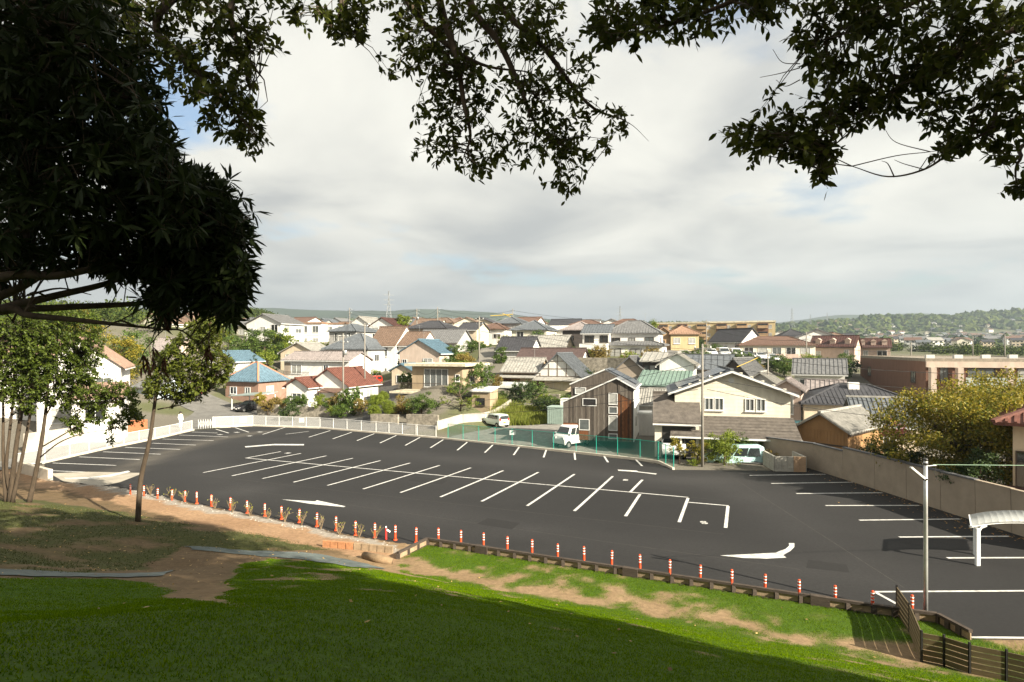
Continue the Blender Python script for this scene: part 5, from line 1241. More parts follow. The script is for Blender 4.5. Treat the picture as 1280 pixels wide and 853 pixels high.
# timber shed, tiled houses and the red roofed house at right
def shed_extra(r, w, d, H):
    n = 16
    for k in range(n): MB().box(-w/2 + w * k / n + .008, -.03, 0, -w/2 + w * (k + 1) / n - .008, -.003, H - .02).build('board', WMt['wood'], r)
    MB().box(-w/2 - .02, -.06, H - 1.1, w/2 + .02, -.031, H - .98).build('batten', FRB, r)
    MB().lathe([(.02, 0), (.3, .05), (.32, .12), (.05, .16)], 10, (w/2 - .5, -.25, H - 1.6)).build('wall_lamp', ACM, r, True)
house('orange brown timber shed with a pale grey ribbed roof behind the tan wall', 1060, 541, 41.5, 3.7, 7.4, 'gy', 1.15, 'wood', 'light', rz=-50, anchor='r', ov=.25, og=.3, rib=.22, wins=None, extra=shed_extra, name='shed', cat='shed')
def vent(r, w, d, H): MB().box(-.6, d * .35, H + .8, .4, d * .35 + .7, H + 2.1).build('roof_vent', WMt['white'], r)
house('tan house under a wide dark slate hipped roof before the brown apartment block', 1078, 507, 57, 10.4, 8, 'hip', 1.7, 'beige', 'dark', rz=-18, rib=.4, extra=vent)
house('house with a striped grey tile roof right behind the timber shed', 1110, 529, 46, 4.2, 4.6, 'gx', 1.7, 'beige', 'slate', rz=-18, rib=.34, trim=RM['light'], floors=1)
house('beige house with a red tiled roof at the right edge above the tan wall', 1266, 530, 27, 8, 7, 'hip', 1.7, 'beige', 'red', rz=-41, anchor='l', ov=.7, wins=[('F', .9, 2.9, 1.5, 1.6, 0), ('F', 4.0, 2.9, 1.5, 1.6, 0), ('L', 4, 2.5, 1.2, 1.2, 0)], fr=FRB, zb=-.2,
      extra=lambda r, w, d, H: (MB().prism([(-w/2 - .9, -1.6, H - 3.35), (w/2, -1.6, H - 3.35), (w/2, 0, H - 2.9), (-w/2 - .9, 0, H - 2.9)], (0, 0, -.12)).build('skirt_roof', RM['maroon'], r), MB().box(-w/2 - .1, -.9, 0, w/2, -.003, H - 3.4).build('porch_wall', WMt['beige'], r)))

# --- the black timber house by the green fence (asymmetric gable, white right side, solar panels)
CHAR = mat('charred_board', (.088, .074, .060), .9, .5, 4, .5, 25, stretch=(6, 6, .4)); CED = mat('cedar_board', (.125, .048, .018), .8, .6, 4, .4, 25, stretch=(6, 6, .4))
a = R(-16); org = W(704, 549, 50.2)
wh = empty('wooden_house', org, a, 'black vertical board house with a steep asymmetric gable and solar panels', 'house')
wd, dp = 6.0, 7.0
def wx(u): return (u - 704) / (783 - 704) * wd
sc_ = 50 / F
prof = [(0, 0), (wd, 0), (wd, 4.5), (4.6, 5.3), (0, 3.2)]     # seen from the front
front = [(x, z) for x, z in prof]
MB().prism([(x, 0, z) for x, z in front], (0, 2.6, 0)).build('wall', CHAR, wh)
back = [(.25, 0), (wd, 0), (wd, 4.5), (3.3, 5.9), (.25, 4.6)]
MB().prism([(x, 2.61, z) for x, z in back], (0, 4.2, 0)).build('wall', CHAR, wh)
WHT = mat('white_siding', (.72, .73, .72), .7, .05, 2)
MB().box(wd + .003, .003, 0, wd + .06, 6.8, 4.48).build('side_wall', WHT, wh)
CHARS = [CHAR, mat('charred_board_pale', (.125, .108, .09), .9, .5, 4, .5, 25, stretch=(6, 6, .4)), mat('charred_board_dark', (.055, .046, .038), .9, .5, 4, .5, 25, stretch=(6, 6, .4))]
CEDS = [CED, mat('cedar_board_dark', (.06, .028, .014), .8, .5, 4, .4, 25), mat('cedar_board_bright', (.15, .066, .028), .8, .5, 4, .4, 25)]
nb = 38      # boards on the front, proud of the wall
for k in range(nb):
    x0 = wd * k / nb; x1 = wd * (k + 1) / nb; xm = (x0 + x1) / 2
    zt = 3.2 + 2.1 * xm / 4.6 if xm < 4.6 else 5.3 - .8 * (xm - 4.6) / (wd - 4.6)
    z0 = 1.45 if xm < 2.2 else 0
    if 3.88 < xm < 4.72: continue
    if 4.72 <= xm < 5.85:
        cz = 4.1 - .55 * (xm - 4.72)
        MB().box(x0 + .006, -.02, 0, x1 - .006, -.003, cz).build('board', random.choice(CEDS), wh)
        if True: MB().box(x0 + .006, -.045, cz + .02, x1 - .006, -.003, zt - .05).build('board', random.choice(CHARS), wh)
        continue
    MB().box(x0 + .006, -.045, z0, x1 - .006, -.003, zt - .05).build('board', random.choice(CHARS), wh)
MB().box(0, -.05, 0, 2.2, -.004, 1.42).build('recess_wall', CED, wh)
def win_wh(x0, x1, z0, z1, gl, nm='window', y=0):
    f = MB(); t = .05
    for b in [(x0, z0, x0 + t, z1), (x1 - t, z0, x1, z1), (x0 + t, z0, x1 - t, z0 + t), (x0 + t, z1 - t, x1 - t, z1)]: f.box(b[0], y - .09, b[1], b[2], y + .0, b[3])
    o = f.build(nm, FRW, wh); MB().box(x0 + t, y - .052, z0 + t, x1 - t, y - .0, z1 - t).build('pane', gl, o)
win_wh(1.7, 2.9, 2.95, 3.6, GL[0]); win_wh(3.93, 4.68, 3.1, 4.1, GL[1]); win_wh(3.93, 4.68, 2.35, 2.95, GL[2]); win_wh(3.93, 4.68, .9, 2.2, GL[1]); win_wh(3.93, 4.68, .2, .65, GL[2]); win_wh(1.4, 2.3, .85, 1.8, GL[2])
win_wh(.6, 1.6, 3.75, 4.35, GL[1], y=2.6)
fr_ = MB(); 
roofw = mat('white_flashing', (.62, .62, .60), .5)
RSL = mat('metal_roof', (.16, .165, .17), .4, .1, 2, metal=.4)
def slope(pts, nm, m_, t=.12): return MB().prism([Vector(p) for p in pts], (0, 0, -t)).build(nm, m_, wh)
slope([(4.6, -.15, 5.44), (wd + .2, -.15, 4.55), (wd + .2, 2.75, 4.55), (4.6, 2.75, 5.44)], 'roof', RSL); slope([(-.12, -.15, 3.27), (4.6, -.15, 5.44), (4.6, 2.6, 5.44), (-.12, 2.6, 3.27)], 'roof', RSL)
slope([(3.3, 2.6, 6.05), (wd + .2, 2.76, 4.57), (wd + .2, 6.95, 4.57), (3.3, 6.95, 6.05)], 'roof', RSL); slope([(.1, 2.6, 4.68), (3.3, 2.6, 6.05), (3.3, 6.95, 6.05), (.1, 6.95, 4.68)], 'roof', RSL)
for p, q in [((-.14, -.17, 3.2), (4.6, -.17, 5.38)), ((4.6, -.17, 5.38), (wd + .22, -.17, 4.48)), ((.1, 2.58, 4.62), (3.3, 2.58, 6.0))]: MB().bar(p, q, .06, .10).build('verge_trim', roofw, wh)
MB().bar((wd + .22, -.17, 4.48), (wd + .22, 6.95, 4.48), .08, .14).build('gutter', roofw, wh)
PV = mat('solar_cell', (.03, .04, .055), .2, .2, 3, spec=.7)
dz = -(6.05 - 4.57) / (wd + .2 - 3.3)
for i in range(2):
    for j in range(4):
        x0 = 3.5 + i * 1.3; x1 = x0 + 1.25; y0 = 2.9 + j * 1.0; y1 = y0 + .96; zf = lambda x: 6.05 + dz * (x - 3.3) + .05
        MB().prism([(x0, y0, zf(x0)), (x1, y0, zf(x1)), (x1, y1, zf(x1)), (x0, y1, zf(x0))], (0, 0, .05)).build('solar_panel', PV, wh)
for z in (3.1, 1.1):
    q = MB().box(wd + .061, 2.0, z, wd + .09, 2.5, z + .8).build('window', FRB, wh); MB().box(wd + .091, 2.05, z + .05, wd + .1, 2.45, z + .75).build('pane', GL[0], q)
MB().box(wd + .061, 4.4, 1.9, wd + 1.3, 6.2, 2.05).build('porch_roof', roofw, wh)

# --- the cream house with its porch roof and garage
def cream_extra(r, w, d, H):
    SH = RM['shingle']
    MB().prism([(-w/2 - .4, -2.2, H - 3.2), (w/2 + .35, -2.2, H - 3.2), (w/2 + .2, 0, H - 1.85), (-w/2 - .2, 0, H - 1.85)], (0, 0, -.16)).build('porch_roof', SH, r)
    n = 7
    for k in range(n):
        t = (k + .5) / n; z = H - 3.2 + 1.35 * t; MB().bar((-w/2 - .4 + .2 * t, -2.2 + 2.2 * t, z + .005), (w/2 + .35 - .15 * t, -2.2 + 2.2 * t, z + .005), .05, .035).build('shingle_course', SH, r)
    MB().bar((-w/2 - .42, -2.24, H - 3.3), (w/2 + .37, -2.24, H - 3.3), .09, .12).build('gutter', FRW, r)
    for x in (w/2 - .3, w/2 - 1.7, -w/2 + .4): MB().box(x - .07, -2.1, 0, x + .07, -1.96, H - 3.3).build('porch_post', WMt['cream'], r)
    MB().box(w/2 - 1.35, -.05, .1, w/2 - .55, -.003, 2.1).build('door', FRB, r)
    # verge boards
    for s in (-1, 1):
        k = 1.62 / (w / 2); MB().bar((s * (w/2 + .5), -.52, H - .5 * k + .02), (0, -.52, H + 1.62 + .02), .06, .15).build('verge_board', FRW, r)
    for j in range(4):
        for i in range(2):
            x0 = -w/2 + .2 + i * 1.9; x1 = x0 + 1.8; y0 = .3 + j * 1.7; k = 1.62 / (w / 2); zf = lambda x: H + 1.62 - abs(x) * k + .22
            MB().prism([(x0, y0, zf(x0)), (x1, y0, zf(x1)), (x1, y0 + 1.6, zf(x1)), (x0, y0 + 1.6, zf(x0))], (0, 0, .05)).build('solar_panel', PV, r)
    q = MB().lathe([(.22, 0), (.22, .03)], 12); o = q.build('gable_vent', FRW, r); o.rotation_euler = (R(90), 0, 0); o.location = (0, -.003, H + .95)
    for k in range(11):
        z = H - 1.7 + k * .3
        hw = w/2 if z < H else w/2 * (1 - (z - H) / 1.62)
        if hw > .3: MB().box(-hw + .01, -.012, z, hw - .01, -.003, z + .28).build('siding_board', WMt['cream'], r)
house('cream gabled house with a dark shingle porch roof beside the blue van', 914, 491, 45, 8.5, 8, 'gy', 1.62, 'cream', 'slate', rz=-14, ov=.5, og=.5, rib=0, wins=[('F', x, 1.35, .55, .85, 2, 1) for x in (2.6, 3.35, 5.6, 6.4)], extra=cream_extra)
def gar_extra(r, w, d, H):
    MB().box(-w/2 + .55, -.02, 0, w/2 - .25, -.003, H - .5).build('garage_shade_sheet', DARKM, r)  # flat dark sheet on the wall stands for the shade inside the garage
    MB().box(-w/2 + .5, -.06, H - .5, w/2 - .2, -.003, H - .38).build('lintel', FRW, r)
house('garage with a dark shingle roof left of the cream gabled house', 846, 525, 44.5, 3.3, 5, 'gx', 1.75, 'cream', 'shingle', rz=-14, rib=0, og=.15, wins=None, extra=gar_extra, name='garage', cat='garage')

def merge(main, others, label):
    """wings and storeys of one building become one thing"""
    key = lambda t: next(k for k in HROOT if k.startswith(t))
    a = HROOT[key(main)]; Ma = Matrix.Translation(a.location) @ Matrix.Rotation(a.rotation_euler.z, 4, 'Z')
    for t in others:
        b = HROOT[key(t)]; Mb = Matrix.Translation(b.location) @ Matrix.Rotation(b.rotation_euler.z, 4, 'Z')
        for c in list(b.children):
            m_ = Ma.inverted() @ Mb @ c.matrix_basis; c.parent = a; c.matrix_basis = m_
        bpy.data.objects.remove(b)
    a['label'] = label
merge('ground storey of the white', ['upper storey of the white', 'grey roofed left wing of the white'], 'white terrace house with grey hipped roofs and a carport wing above the stone wall')
merge('white house with a tall brown tiled roof', ['white house with a brown tiled roof, lower'], 'white house with a tall stepped brown tiled roof')
merge('white house with a red tiled gable', ['small white annex with a red gable'], 'white house with red tiled gables by the far street corner')
merge('traditional house with a white', ['tiled wing of the traditional'], 'traditional house with a white half timbered gable and a grey tiled wing')
merge('white two storey apartment block with a tan cornice, left', ['white two storey apartment block with a tan cornice, right'], 'white two storey apartment block with a tan cornice on the left skyline')
merge('yellow house with a salmon', ['tan gabled wing with a salmon'], 'yellow house with a salmon tiled roof and tan gabled wing')
merge('white house at the far left', ['low white annex with a pinkish'], 'white house at the far left with a pinkish gable roof behind the young trees')
merge('white gabled house with timber lines', ['dark windowed block with a pale lean'], 'white gabled house with a pale grey roof and a dark windowed left bay')
merge('cream gabled house with a dark shingle', ['garage with a dark shingle'], 'cream gabled house with a dark shingle porch roof and garage beside the blue van')
# ------------------------------------------------------------------ walls, yards and street things of the town
STONE = mat('stone_wall', (.24, .21, .165), .95, .55, 2.2, .8, 4.5, c2=(.40, .36, .29), detail=8)
def wall_run(name, label, pts, h, m, t=.3, cat='wall', seg=2.0, gap=.008, top=None, zf=None):
    """a wall in bays along plan points; it follows the ground"""
    p0 = pts[0]; r = empty(name, (p0[0], p0[1], gz(*p0)), label=label, cat=cat)
    for a, b in zip(pts[:-1], pts[1:]):
        L = math.hypot(b[0] - a[0], b[1] - a[1]); n = max(1, round(L / seg))
        for k in range(n):
            p = (a[0] + (b[0] - a[0]) * k / n, a[1] + (b[1] - a[1]) * k / n); q = (a[0] + (b[0] - a[0]) * (k + 1) / n, a[1] + (b[1] - a[1]) * (k + 1) / n)
            zp, zq = (gz(*p), gz(*q)) if zf is None else (zf, zf)
            A = Vector((*p, zp)) - r.location; B = Vector((*q, zq)) - r.location; g = (B - A).normalized() * gap
            MB().bar(A + g + Vector((0, 0, h / 2 - .4)), B - g + Vector((0, 0, h / 2 - .4)), t, h + .8).build('wall_bay', m, r)
            if top: MB().bar(A + Vector((0, 0, h + .04)), B + Vector((0, 0, h + .04)), t + .08, .08).build('coping', top, r)
    return r
def XY(u, Y): return ((u - 640) / F * Y, Y)
wall_run('stone_wall', 'stone garden wall before the red tiled house, left run', [XY(322, 79), XY(349, 77.5)], 1.5, STONE)
wall_run('stone_wall', 'stone garden wall before the red tiled house, right run', [XY(356, 77), XY(421, 74)], 1.4, STONE)
wall_run('stone_wall', 'rough stone wall below the clipped hedge balls', [XY(464, 66.5), XY(498, 65.2)], 1.1, STONE)
wall_run('stone_wall', 'rough stone wall below the garden of the tan flat roofed house', [XY(509, 64.8), XY(548, 63.2)], 1.2, STONE)
wall_run('concrete_wall', 'weathered concrete wall rising along the gravel yard', [XY(546, 61.5), XY(578, 65.2), XY(640, 72.5)], .95, CONC, .2)
wall_run('stone_wall', 'high stone retaining wall under the white terrace house', [XY(722, 90), XY(760, 88), XY(800, 85)], 2.6, STONE, .5, zf=5.0)
wall_run('stone_wall', 'low stone wall under the traditional house', [XY(636, 77), XY(690, 75.5), XY(700, 75)], 1.0, STONE, .4, zf=2.05)
wall_run('garden_wall', 'white garden wall along the far left street', [XY(30, 46), XY(85, 50), XY(157, 57)], 1.5, mat('old_plaster', (.42, .385, .32), .9, .25, 1.2, .2, 10), .2)
gt2 = MB().box(-1.2, -.05, 0, 1.2, .05, 1.3).build('timber_gate', mat('red_timber', (.30, .11, .05), .8, .3, 6)); gt2.location = (*XY(167, 59), gz(*XY(167, 59))); gt2.rotation_euler.z = R(35); tag(gt2, 'small reddish timber gate at the end of the white garden wall', 'gate')
# green container by the yard
ct = empty('container', (*XY(694, 66), gz(*XY(694, 66))), R(-20), 'small green grey storage container at the back of the gravel yard', 'container')
CTM = mat('container_green', (.26, .33, .29), .6, .15, 3)
MB().box(-.95, 0, .1, .95, 2.0, 2.0).build('body', CTM, ct)
for k in range(8): MB().box(-.9 + k * .23, -.03, .15, -.78 + k * .23, -.003, 1.95).build('rib', CTM, ct)
MB().box(-1.0, -.05, 2.0, 1.0, 2.05, 2.08).build('lid', CTM, ct)
cb = MB().box(-.55, 0, .0, .55, 1.2, 2.5).build('utility_cabinet', WMt['white']); cb.location = (*XY(706, 68), gz(*XY(706, 68))); cb.rotation_euler.z = R(-20); tag(cb, 'plain white cabinet right of the green storage container', 'cabinet')
# canopy over the black car, and the arched greenhouse sheet
cn = empty('car_canopy', (*XY(314, 82.5), gz(*XY(314, 82.5))), R(-18), 'thin grey green car canopy over the black car on the far left street', 'canopy')
MB().prism([(-2.7, -1.4, 2.15), (2.5, -1.4, 2.45), (2.5, 2.6, 2.6), (-2.7, 2.6, 2.3)], (0, 0, .1)).build('roof_sheet', mat('canopy_sheet', (.24, .29, .27), .4), cn)
for x, y in ((-2.4, 2.3), (2.2, 2.3), (2.2, -1.1), (-2.4, -1.1)): MB().box(x - .05, y - .05, 0, x + .05, y + .05, 2.3).build('post', WMt['white'], cn)
gh = empty('arched_shelter', W(643, 485, 77.6), R(-20), 'pale arched plastic shelter before the traditional house wing', 'shelter')
m_ = MB()
for k in range(10):
    a0, a1 = math.pi * k / 10, math.pi * (k + 1) / 10
    m_.add([(-2, -.9 * math.cos(a0), .8 * math.sin(a0)), (2, -.9 * math.cos(a0), .8 * math.sin(a0)), (2, -.9 * math.cos(a1), .8 * math.sin(a1)), (-2, -.9 * math.cos(a1), .8 * math.sin(a1))], [(0, 1, 2, 3)])
m_.build('cover', mat('plastic_sheet', (.42, .43, .40), .35), gh, True)
for x in (-2, -1, 0, 1, 2): MB().tube([(x, -.9 * math.cos(math.pi * k / 8), .8 * math.sin(math.pi * k / 8) + .01) for k in range(9)], .025, 5).build('hoop', GALV, gh)

# ------------------------------------------------------------------ cars
TYRE = mat('tyre', (.015, .015, .015), .8); RIM = mat('rim', (.45, .45, .44), .3, metal=.7); LAMP = mat('headlight', (.75, .75, .72), .1, spec=.8); TAIL = mat('tail_light', (.45, .02, .015), .25); CGL = mat('car_glass', (.02, .025, .026), .05, spec=.9); PLATE = mat('plate_white', (.75, .75, .7), .5); PLY = mat('plate_yellow', (.75, .6, .05), .5); BLKP = mat('black_plastic', (.02, .02, .02), .6)
PROF = {  # outline x (front = +), z ; belt height ; length, width
    'kei': dict(L=3.4, Wd=1.48, body=[(-1.68,.28),(1.66,.28),(1.70,.62),(1.62,.86),(1.0,.98),(.62,1.42),(.45,1.5),(-1.35,1.5),(-1.58,1.42),(-1.70,.9)], belt=.95, side=[(-1.35,.98),(.78,.98),(.48,1.36),(-1.30,1.38)], ws=((1.0,.99),(.62,1.42)), rear=((-1.69,.95),(-1.60,1.38)), wr=.27, wx=1.18),
    'van': dict(L=3.4, Wd=1.48, body=[(-1.68,.30),(1.66,.30),(1.70,.75),(1.55,1.02),(1.22,1.12),(.82,1.74),(.65,1.86),(-1.5,1.9),(-1.66,1.8),(-1.70,.9)], belt=1.05, side=[(-1.5,1.1),(1.02,1.12),(.72,1.66),(-1.5,1.70)], ws=((1.22,1.14),(.82,1.74)), rear=((-1.69,1.05),(-1.665,1.72)), wr=.28, wx=1.18),
    'mpv': dict(L=4.1, Wd=1.78, body=[(-2.0,.32),(2.0,.32),(2.06,.62),(1.95,.86),(1.2,1.08),(.55,1.66),(.3,1.8),(-1.7,1.84),(-1.98,1.72),(-2.05,.9)], belt=1.05, side=[(-1.75,1.08),(1.0,1.08),(.42,1.62),(-1.70,1.66)], ws=((1.2,1.09),(.55,1.66)), rear=((-2.045,1.05),(-1.985,1.68)), wr=.31, wx=1.36),
    'hatch': dict(L=4.0, Wd=1.70, body=[(-1.95,.28),(1.96,.28),(2.0,.56),(1.88,.74),(.95,.94),(.25,1.38),(0,1.46),(-1.2,1.44),(-1.7,1.2),(-1.98,.95)], belt=.92, side=[(-1.45,.96),(.72,.96),(.1,1.36),(-1.15,1.36)], ws=((.95,.95),(.25,1.38)), rear=((-1.93,1.0),(-1.66,1.23)), wr=.30, wx=1.28)}
def make_car(name, label, kind, paint, pos, rz, plate=PLATE, group=None, cat='car'):
    p = PROF[kind]; r = empty(name, pos, rz, label, cat, group); hw = p['Wd'] / 2; roofz = max(z for x, z in p['body'])
    def yw(z): return hw if z <= p['belt'] else hw * (1 - .17 * (z - p['belt']) / (roofz - p['belt']))
    B = p['body']; n = len(B); V = []; 
    for s in (-1, 1):
        for x, z in B: V.append((x, s * yw(z) * (.96 if z < .4 else 1), z))
    f = [tuple(range(n)), tuple(range(n, 2 * n))[::-1]] + [(i, i + n, (i + 1) % n + n, (i + 1) % n) for i in range(n)]
    o = MB().add(V, f).build('body', paint, r, True); bevel(o, .07, 3)
    for s in (-1, 1):
        sd = p['side']; e_ = .012
        k = len(sd); x0, x1 = sd[0][0], sd[1][0]
        for a, b in ((0.03, .34), (.38, .70), (.74, .98)):   # side windows between the pillars
            q = []
            for t, lo in ((a, True), (b, True), (b, False), (a, False)):
                A_, B_ = (sd[0], sd[1]) if lo else (sd[3], sd[2]); x = A_[0] + (B_[0] - A_[0]) * t; z = A_[1] + (B_[1] - A_[1]) * t; q.append((x, s * (yw(z) + e_), z))
            MB().add(q, [(0, 1, 2, 3) if s < 0 else (3, 2, 1, 0)]).build('side_window', CGL, r)
        for x in (-p['wx'], p['wx']):
            w = MB(); w.tube([(x, s * (hw - .16), p['wr']), (x, s * (hw + .015), p['wr'])], p['wr'], 18); o = w.build('wheel', TYRE, r)
            MB().tube([(x, s * (hw + .012), p['wr']), (x, s * (hw + .024), p['wr'])], p['wr'] * .62, 14).build('rim', RIM, o)
            arch_ = MB(); arch_.tube([(x, s * (hw - .02), p['wr'] + .02), (x, s * (hw + .006), p['wr'] + .02)], p['wr'] * 1.16, 18); arch_.build('wheel_arch', BLKP, r)
        fz_ = B[3][1] - .08; fx_ = B[2][0]
        MB().box(fx_ - .16, s * hw * .62 - .14, fz_ - .18, fx_ + .012, s * hw * .62 + .16, fz_).build('headlight', LAMP, r)
        bx = B[-1][0]; MB().box(bx - .012, s * (hw - .16) - .07, .78, bx + .1, s * (hw - .16) + .10, 1.08).build('tail_light', TAIL, r)
        mx_ = p['ws'][0][0] - .1; MB().box(mx_ - .06, s * (hw + .02), p['belt'] + .05, mx_ + .08, s * (hw + .17), p['belt'] + .19).build('mirror', BLKP if kind == 'mpv' else paint, r)
    for nm, (a, b) in (('windscreen', p['ws']), ('rear_window', p['rear'])):
        (xa, za), (xb, zb_) = a, b; d = Vector((zb_ - za, 0, -(xb - xa))).normalized() * .012
        if nm == 'rear_window': d = -d if d.x > 0 else d
        else: d = d if d.x > 0 else -d
        ya, yb = yw(za) * .90, yw(zb_) * .88; lo, hi = .06, .94
        L_ = lambda t: (xa + (xb - xa) * t + d.x, za + (zb_ - za) * t + d.z)
        (x1, z1), (x2, z2) = L_(lo), L_(hi)
        MB().add([(x1, -ya, z1), (x1, ya, z1), (x2, yb, z2), (x2, -yb, z2)], [(0, 1, 2, 3)]).build(nm, CGL, r)
    fx_ = B[1][0]; MB().box(fx_ + .02, -.17, .38, fx_ + .055, .17, .54).build('number_plate', plate, r); bx = B[0][0]; MB().box(bx - .06, -.17, .55, bx - .03, .17, .71).build('number_plate', plate, r)
    MB().box(fx_ - .1, -hw * .9, .28, fx_ + .045, hw * .9, .36).build('bumper', BLKP, r)
    return r
def cpaint(nm, c, met=.0): return mat('paint_' + nm, c, .25, metal=met, spec=.6)
def at_lot(u, v): p = lot(u, v); return (p.x, p.y, lotz(p.y) + .09)
def at_gr(u, Y): x, y = XY(u, Y); return (x, y, gz(x, y) + .1)
make_car('parked_van', 'white kei van parked nose forward beside the black timber house', 'van', cpaint('white', (.72, .72, .70)), (5.2, 50.2, gz(5.2, 50.2) + .09), R(-138), PLATE, cat='van')
make_car('parked_car', 'pale mint boxy kei car parked in the gravel yard', 'kei', cpaint('mint', (.55, .62, .56)), (-1.9, 67.2, gz(-1.9, 67.2) + .09), R(128), PLY)
make_car('parked_van', 'pale blue compact van parked behind the shrubs of the cream house', 'mpv', cpaint('paleblue', (.42, .62, .62)), (16.5, 42.9, .10), R(172), PLATE, cat='van')
make_car('parked_car', 'black car parked in the open on the far left street', 'hatch', cpaint('black', (.012, .012, .014)), at_gr(233, 83.5), R(-152))
make_car('parked_car', 'black car parked under the grey green canopy', 'hatch', cpaint('black', (.012, .012, .014)), at_gr(311, 82.0), R(-120))
make_car('parked_car', 'red car parked at the top of the narrow dark lane', 'kei', cpaint('red', (.50, .03, .015)), (-23.4, 98.2, gz(-23.4, 98.2) + .1), R(-100))
make_car('parked_car', 'white car backed into the garage beside the cream house', 'mpv', cpaint('white', (.72, .72, .70)), (12.7, 45.4, gz(12.7, 45.4) + .05), R(-104))
make_car('parked_car', 'dark teal car half hidden between the cream house and timber shed', 'hatch', cpaint('teal', (.02, .08, .09)), at_gr(1003, 56), R(-110))
rowc = [('white', (.72, .72, .70), 'hatch'), ('silver', (.45, .46, .46), 'mpv'), ('white', (.72, .72, .70), 'mpv'), ('grey', (.12, .12, .125), 'hatch'), ('white', (.72, .72, .70), 'hatch'), ('silver', (.45, .46, .46), 'hatch')]
for k, (nm, c, kd) in enumerate(rowc):
    x, y = XY(889 + k * 15, 103 + k * .5); labs = ['white car at the left end of the row on the terrace yard', 'silver wagon second from left in the row on the terrace yard', 'white wagon third from left in the row on the terrace yard', 'dark grey car in the row on the terrace yard', 'white car second from right in the row on the terrace yard', 'silver car at the right end of the row on the terrace yard']
    make_car('parked_car', labs[k], kd, cpaint(nm, c), (x, y, gz(x, y) + .14), R(-100 + k * 4), group='cars in a row on the terrace')

# ------------------------------------------------------------------ utility poles and wires
PCON = mat('pole_concrete', (.20, .185, .16), .9, .15, 2)
POLES = {}
def upole(key, label, u, vt, Y, base=None, r0=.16, arms=((.6, 1.5), (1.4, 1.3)), xf=False, rz=-30, stripes=False):
    T = W(u, vt, Y); zb_ = gz(T.x, T.y) if base is None else base; H = T.z - zb_
    r = empty('utility_pole', (T.x, T.y, zb_), R(rz), label, 'utility pole')
    MB().tube([(0, 0, -.3), (0, 0, H)], [r0 * .85, r0 * .5], 10).build('pole', PCON, r, True)
    for d, w in arms:
        MB().bar((-w / 2, .1, H - d), (w / 2, .1, H - d), .08, .08).build('crossarm', GALV, r)
        for k in (-.45, 0, .45): MB().lathe([(.03, 0), (.06, .03), (.04, .08), (.055, .11), (.03, .16)], 8, (k * w, .1, H - d + .04)).build('insulator', FRW, r)
    if xf: MB().lathe([(.05, 0), (.24, .03), (.24, .62), (.18, .7)], 12, (.36, 0, H - 2.9)).build('transformer', GALV, r, True)
    for k in range(int(H / .9) - 2): MB().bar((-.16, 0, 2 + k * .9), (.16, 0, 2 + k * .9), .02, .02).build('step_bolt', GALV, r)
    if stripes: MB().lathe([(r0 + .01, .3), (r0 + .01, 1.6)], 10).build('warning_sleeve', mat('warn_yellow', (.62, .42, .03), .6), r)
    POLES[key] = (T, H); return r
upole('main', 'tall concrete utility pole standing before the cream gabled house', 878, 430, 40.6, arms=((.35, 1.2), (2.4, 1.0)), base=.6, r0=.13)
upole('street', 'concrete utility pole on the street corner by the red tiled house', 429, 417, 76, xf=True, arms=((.4, 1.6), (1.2, 1.6)), stripes=True)
upole('lane', 'slim plain utility pole beside the narrow dark lane', 456, 404, 84, arms=((.5, .9),), stripes=True)
upole('hill', 'utility pole at the foot of the pale hill lane', 599, 396, 86, arms=((.4, 1.4), (1.1, 1.2)), xf=False, stripes=True)
upole('sky1', 'thin utility pole on the left skyline beside the white apartment block', 437, 385, 150, r0=.2)
upole('sky2', 'utility pole with a transformer on the skyline right of the round tree', 521, 386, 150, r0=.2, xf=True)
upole('sky3', 'utility pole with double arms on the skyline left of the lane top', 547, 384, 155, r0=.2)
upole('sky4', 'utility pole behind the reddish hipped roof on the skyline', 641, 386, 150, r0=.18)
upole('mid', 'dark slim utility pole behind the ridge of the cream house', 960, 438, 68, r0=.13, arms=((.4, 1.0),))
upole('r1', 'utility pole beside the terracotta apartments', 1008, 415, 110, r0=.18)
upole('r2', 'utility pole left of the yellow house on the skyline', 883, 400, 130, r0=.18)
upole('r3', 'twin armed utility pole above the brown apartment block roof', 1139, 428, 120, r0=.18)
upole('r4', 'utility pole at the far right above the brown apartment block', 1256, 418, 140, r0=.2)
upole('r5', 'utility pole on the plain right of the maroon townhouses', 1216, 420, 170, r0=.2)
WIRE = mat('wire_black', (.03, .03, .03), .6); YEL = mat('yellow_sleeve', (.45, .31, .05), .6)
def wire(label, A, B, sag=.5, r=.016, m=WIRE):
    A = Vector(A); B = Vector(B); pts = [A.lerp(B, t / 12) - Vector((0, 0, sag * 4 * (t / 12) * (1 - t / 12))) for t in range(13)]
    tag(MB().tube(pts, r, 4).build('overhead_wire', m), label, 'wire')
mT, sT, lT, hT = (POLES[k][0] for k in ('main', 'street', 'lane', 'hill'))
off = Vector((0, 0, -.4))
for k, dz in enumerate((.0, -1.0, -2.0, -2.8)):
    w_ = ['top', 'second', 'third', 'lowest'][k]
    wire(f'{w_} overhead wire from the main pole leftwards past the black timber house', mT + off + Vector((-.3, 0, dz)), W(560, 497 + k * 7, 56), .45)
    wire(f'{w_} overhead wire from the main pole rightwards over the timber shed', mT + off + Vector((.3, 0, dz)), W(1290, 468 + k * 22, 36), .5)
wire('overhead wire between the two poles of the far street', sT + off, lT + off, .3)
wire('overhead wire from the lane pole to the hill lane pole', lT + off, hT + off, .8)
wire('overhead wire from the street pole off to the left', sT + off, W(200, 392, 90), .8)
wire('overhead wire from the hill lane pole to the skyline pole', hT + off, POLES['sky4'][0] + off, .8)
wire('overhead wire along the left skyline', POLES['sky1'][0] + off, POLES['sky2'][0] + off, .6)
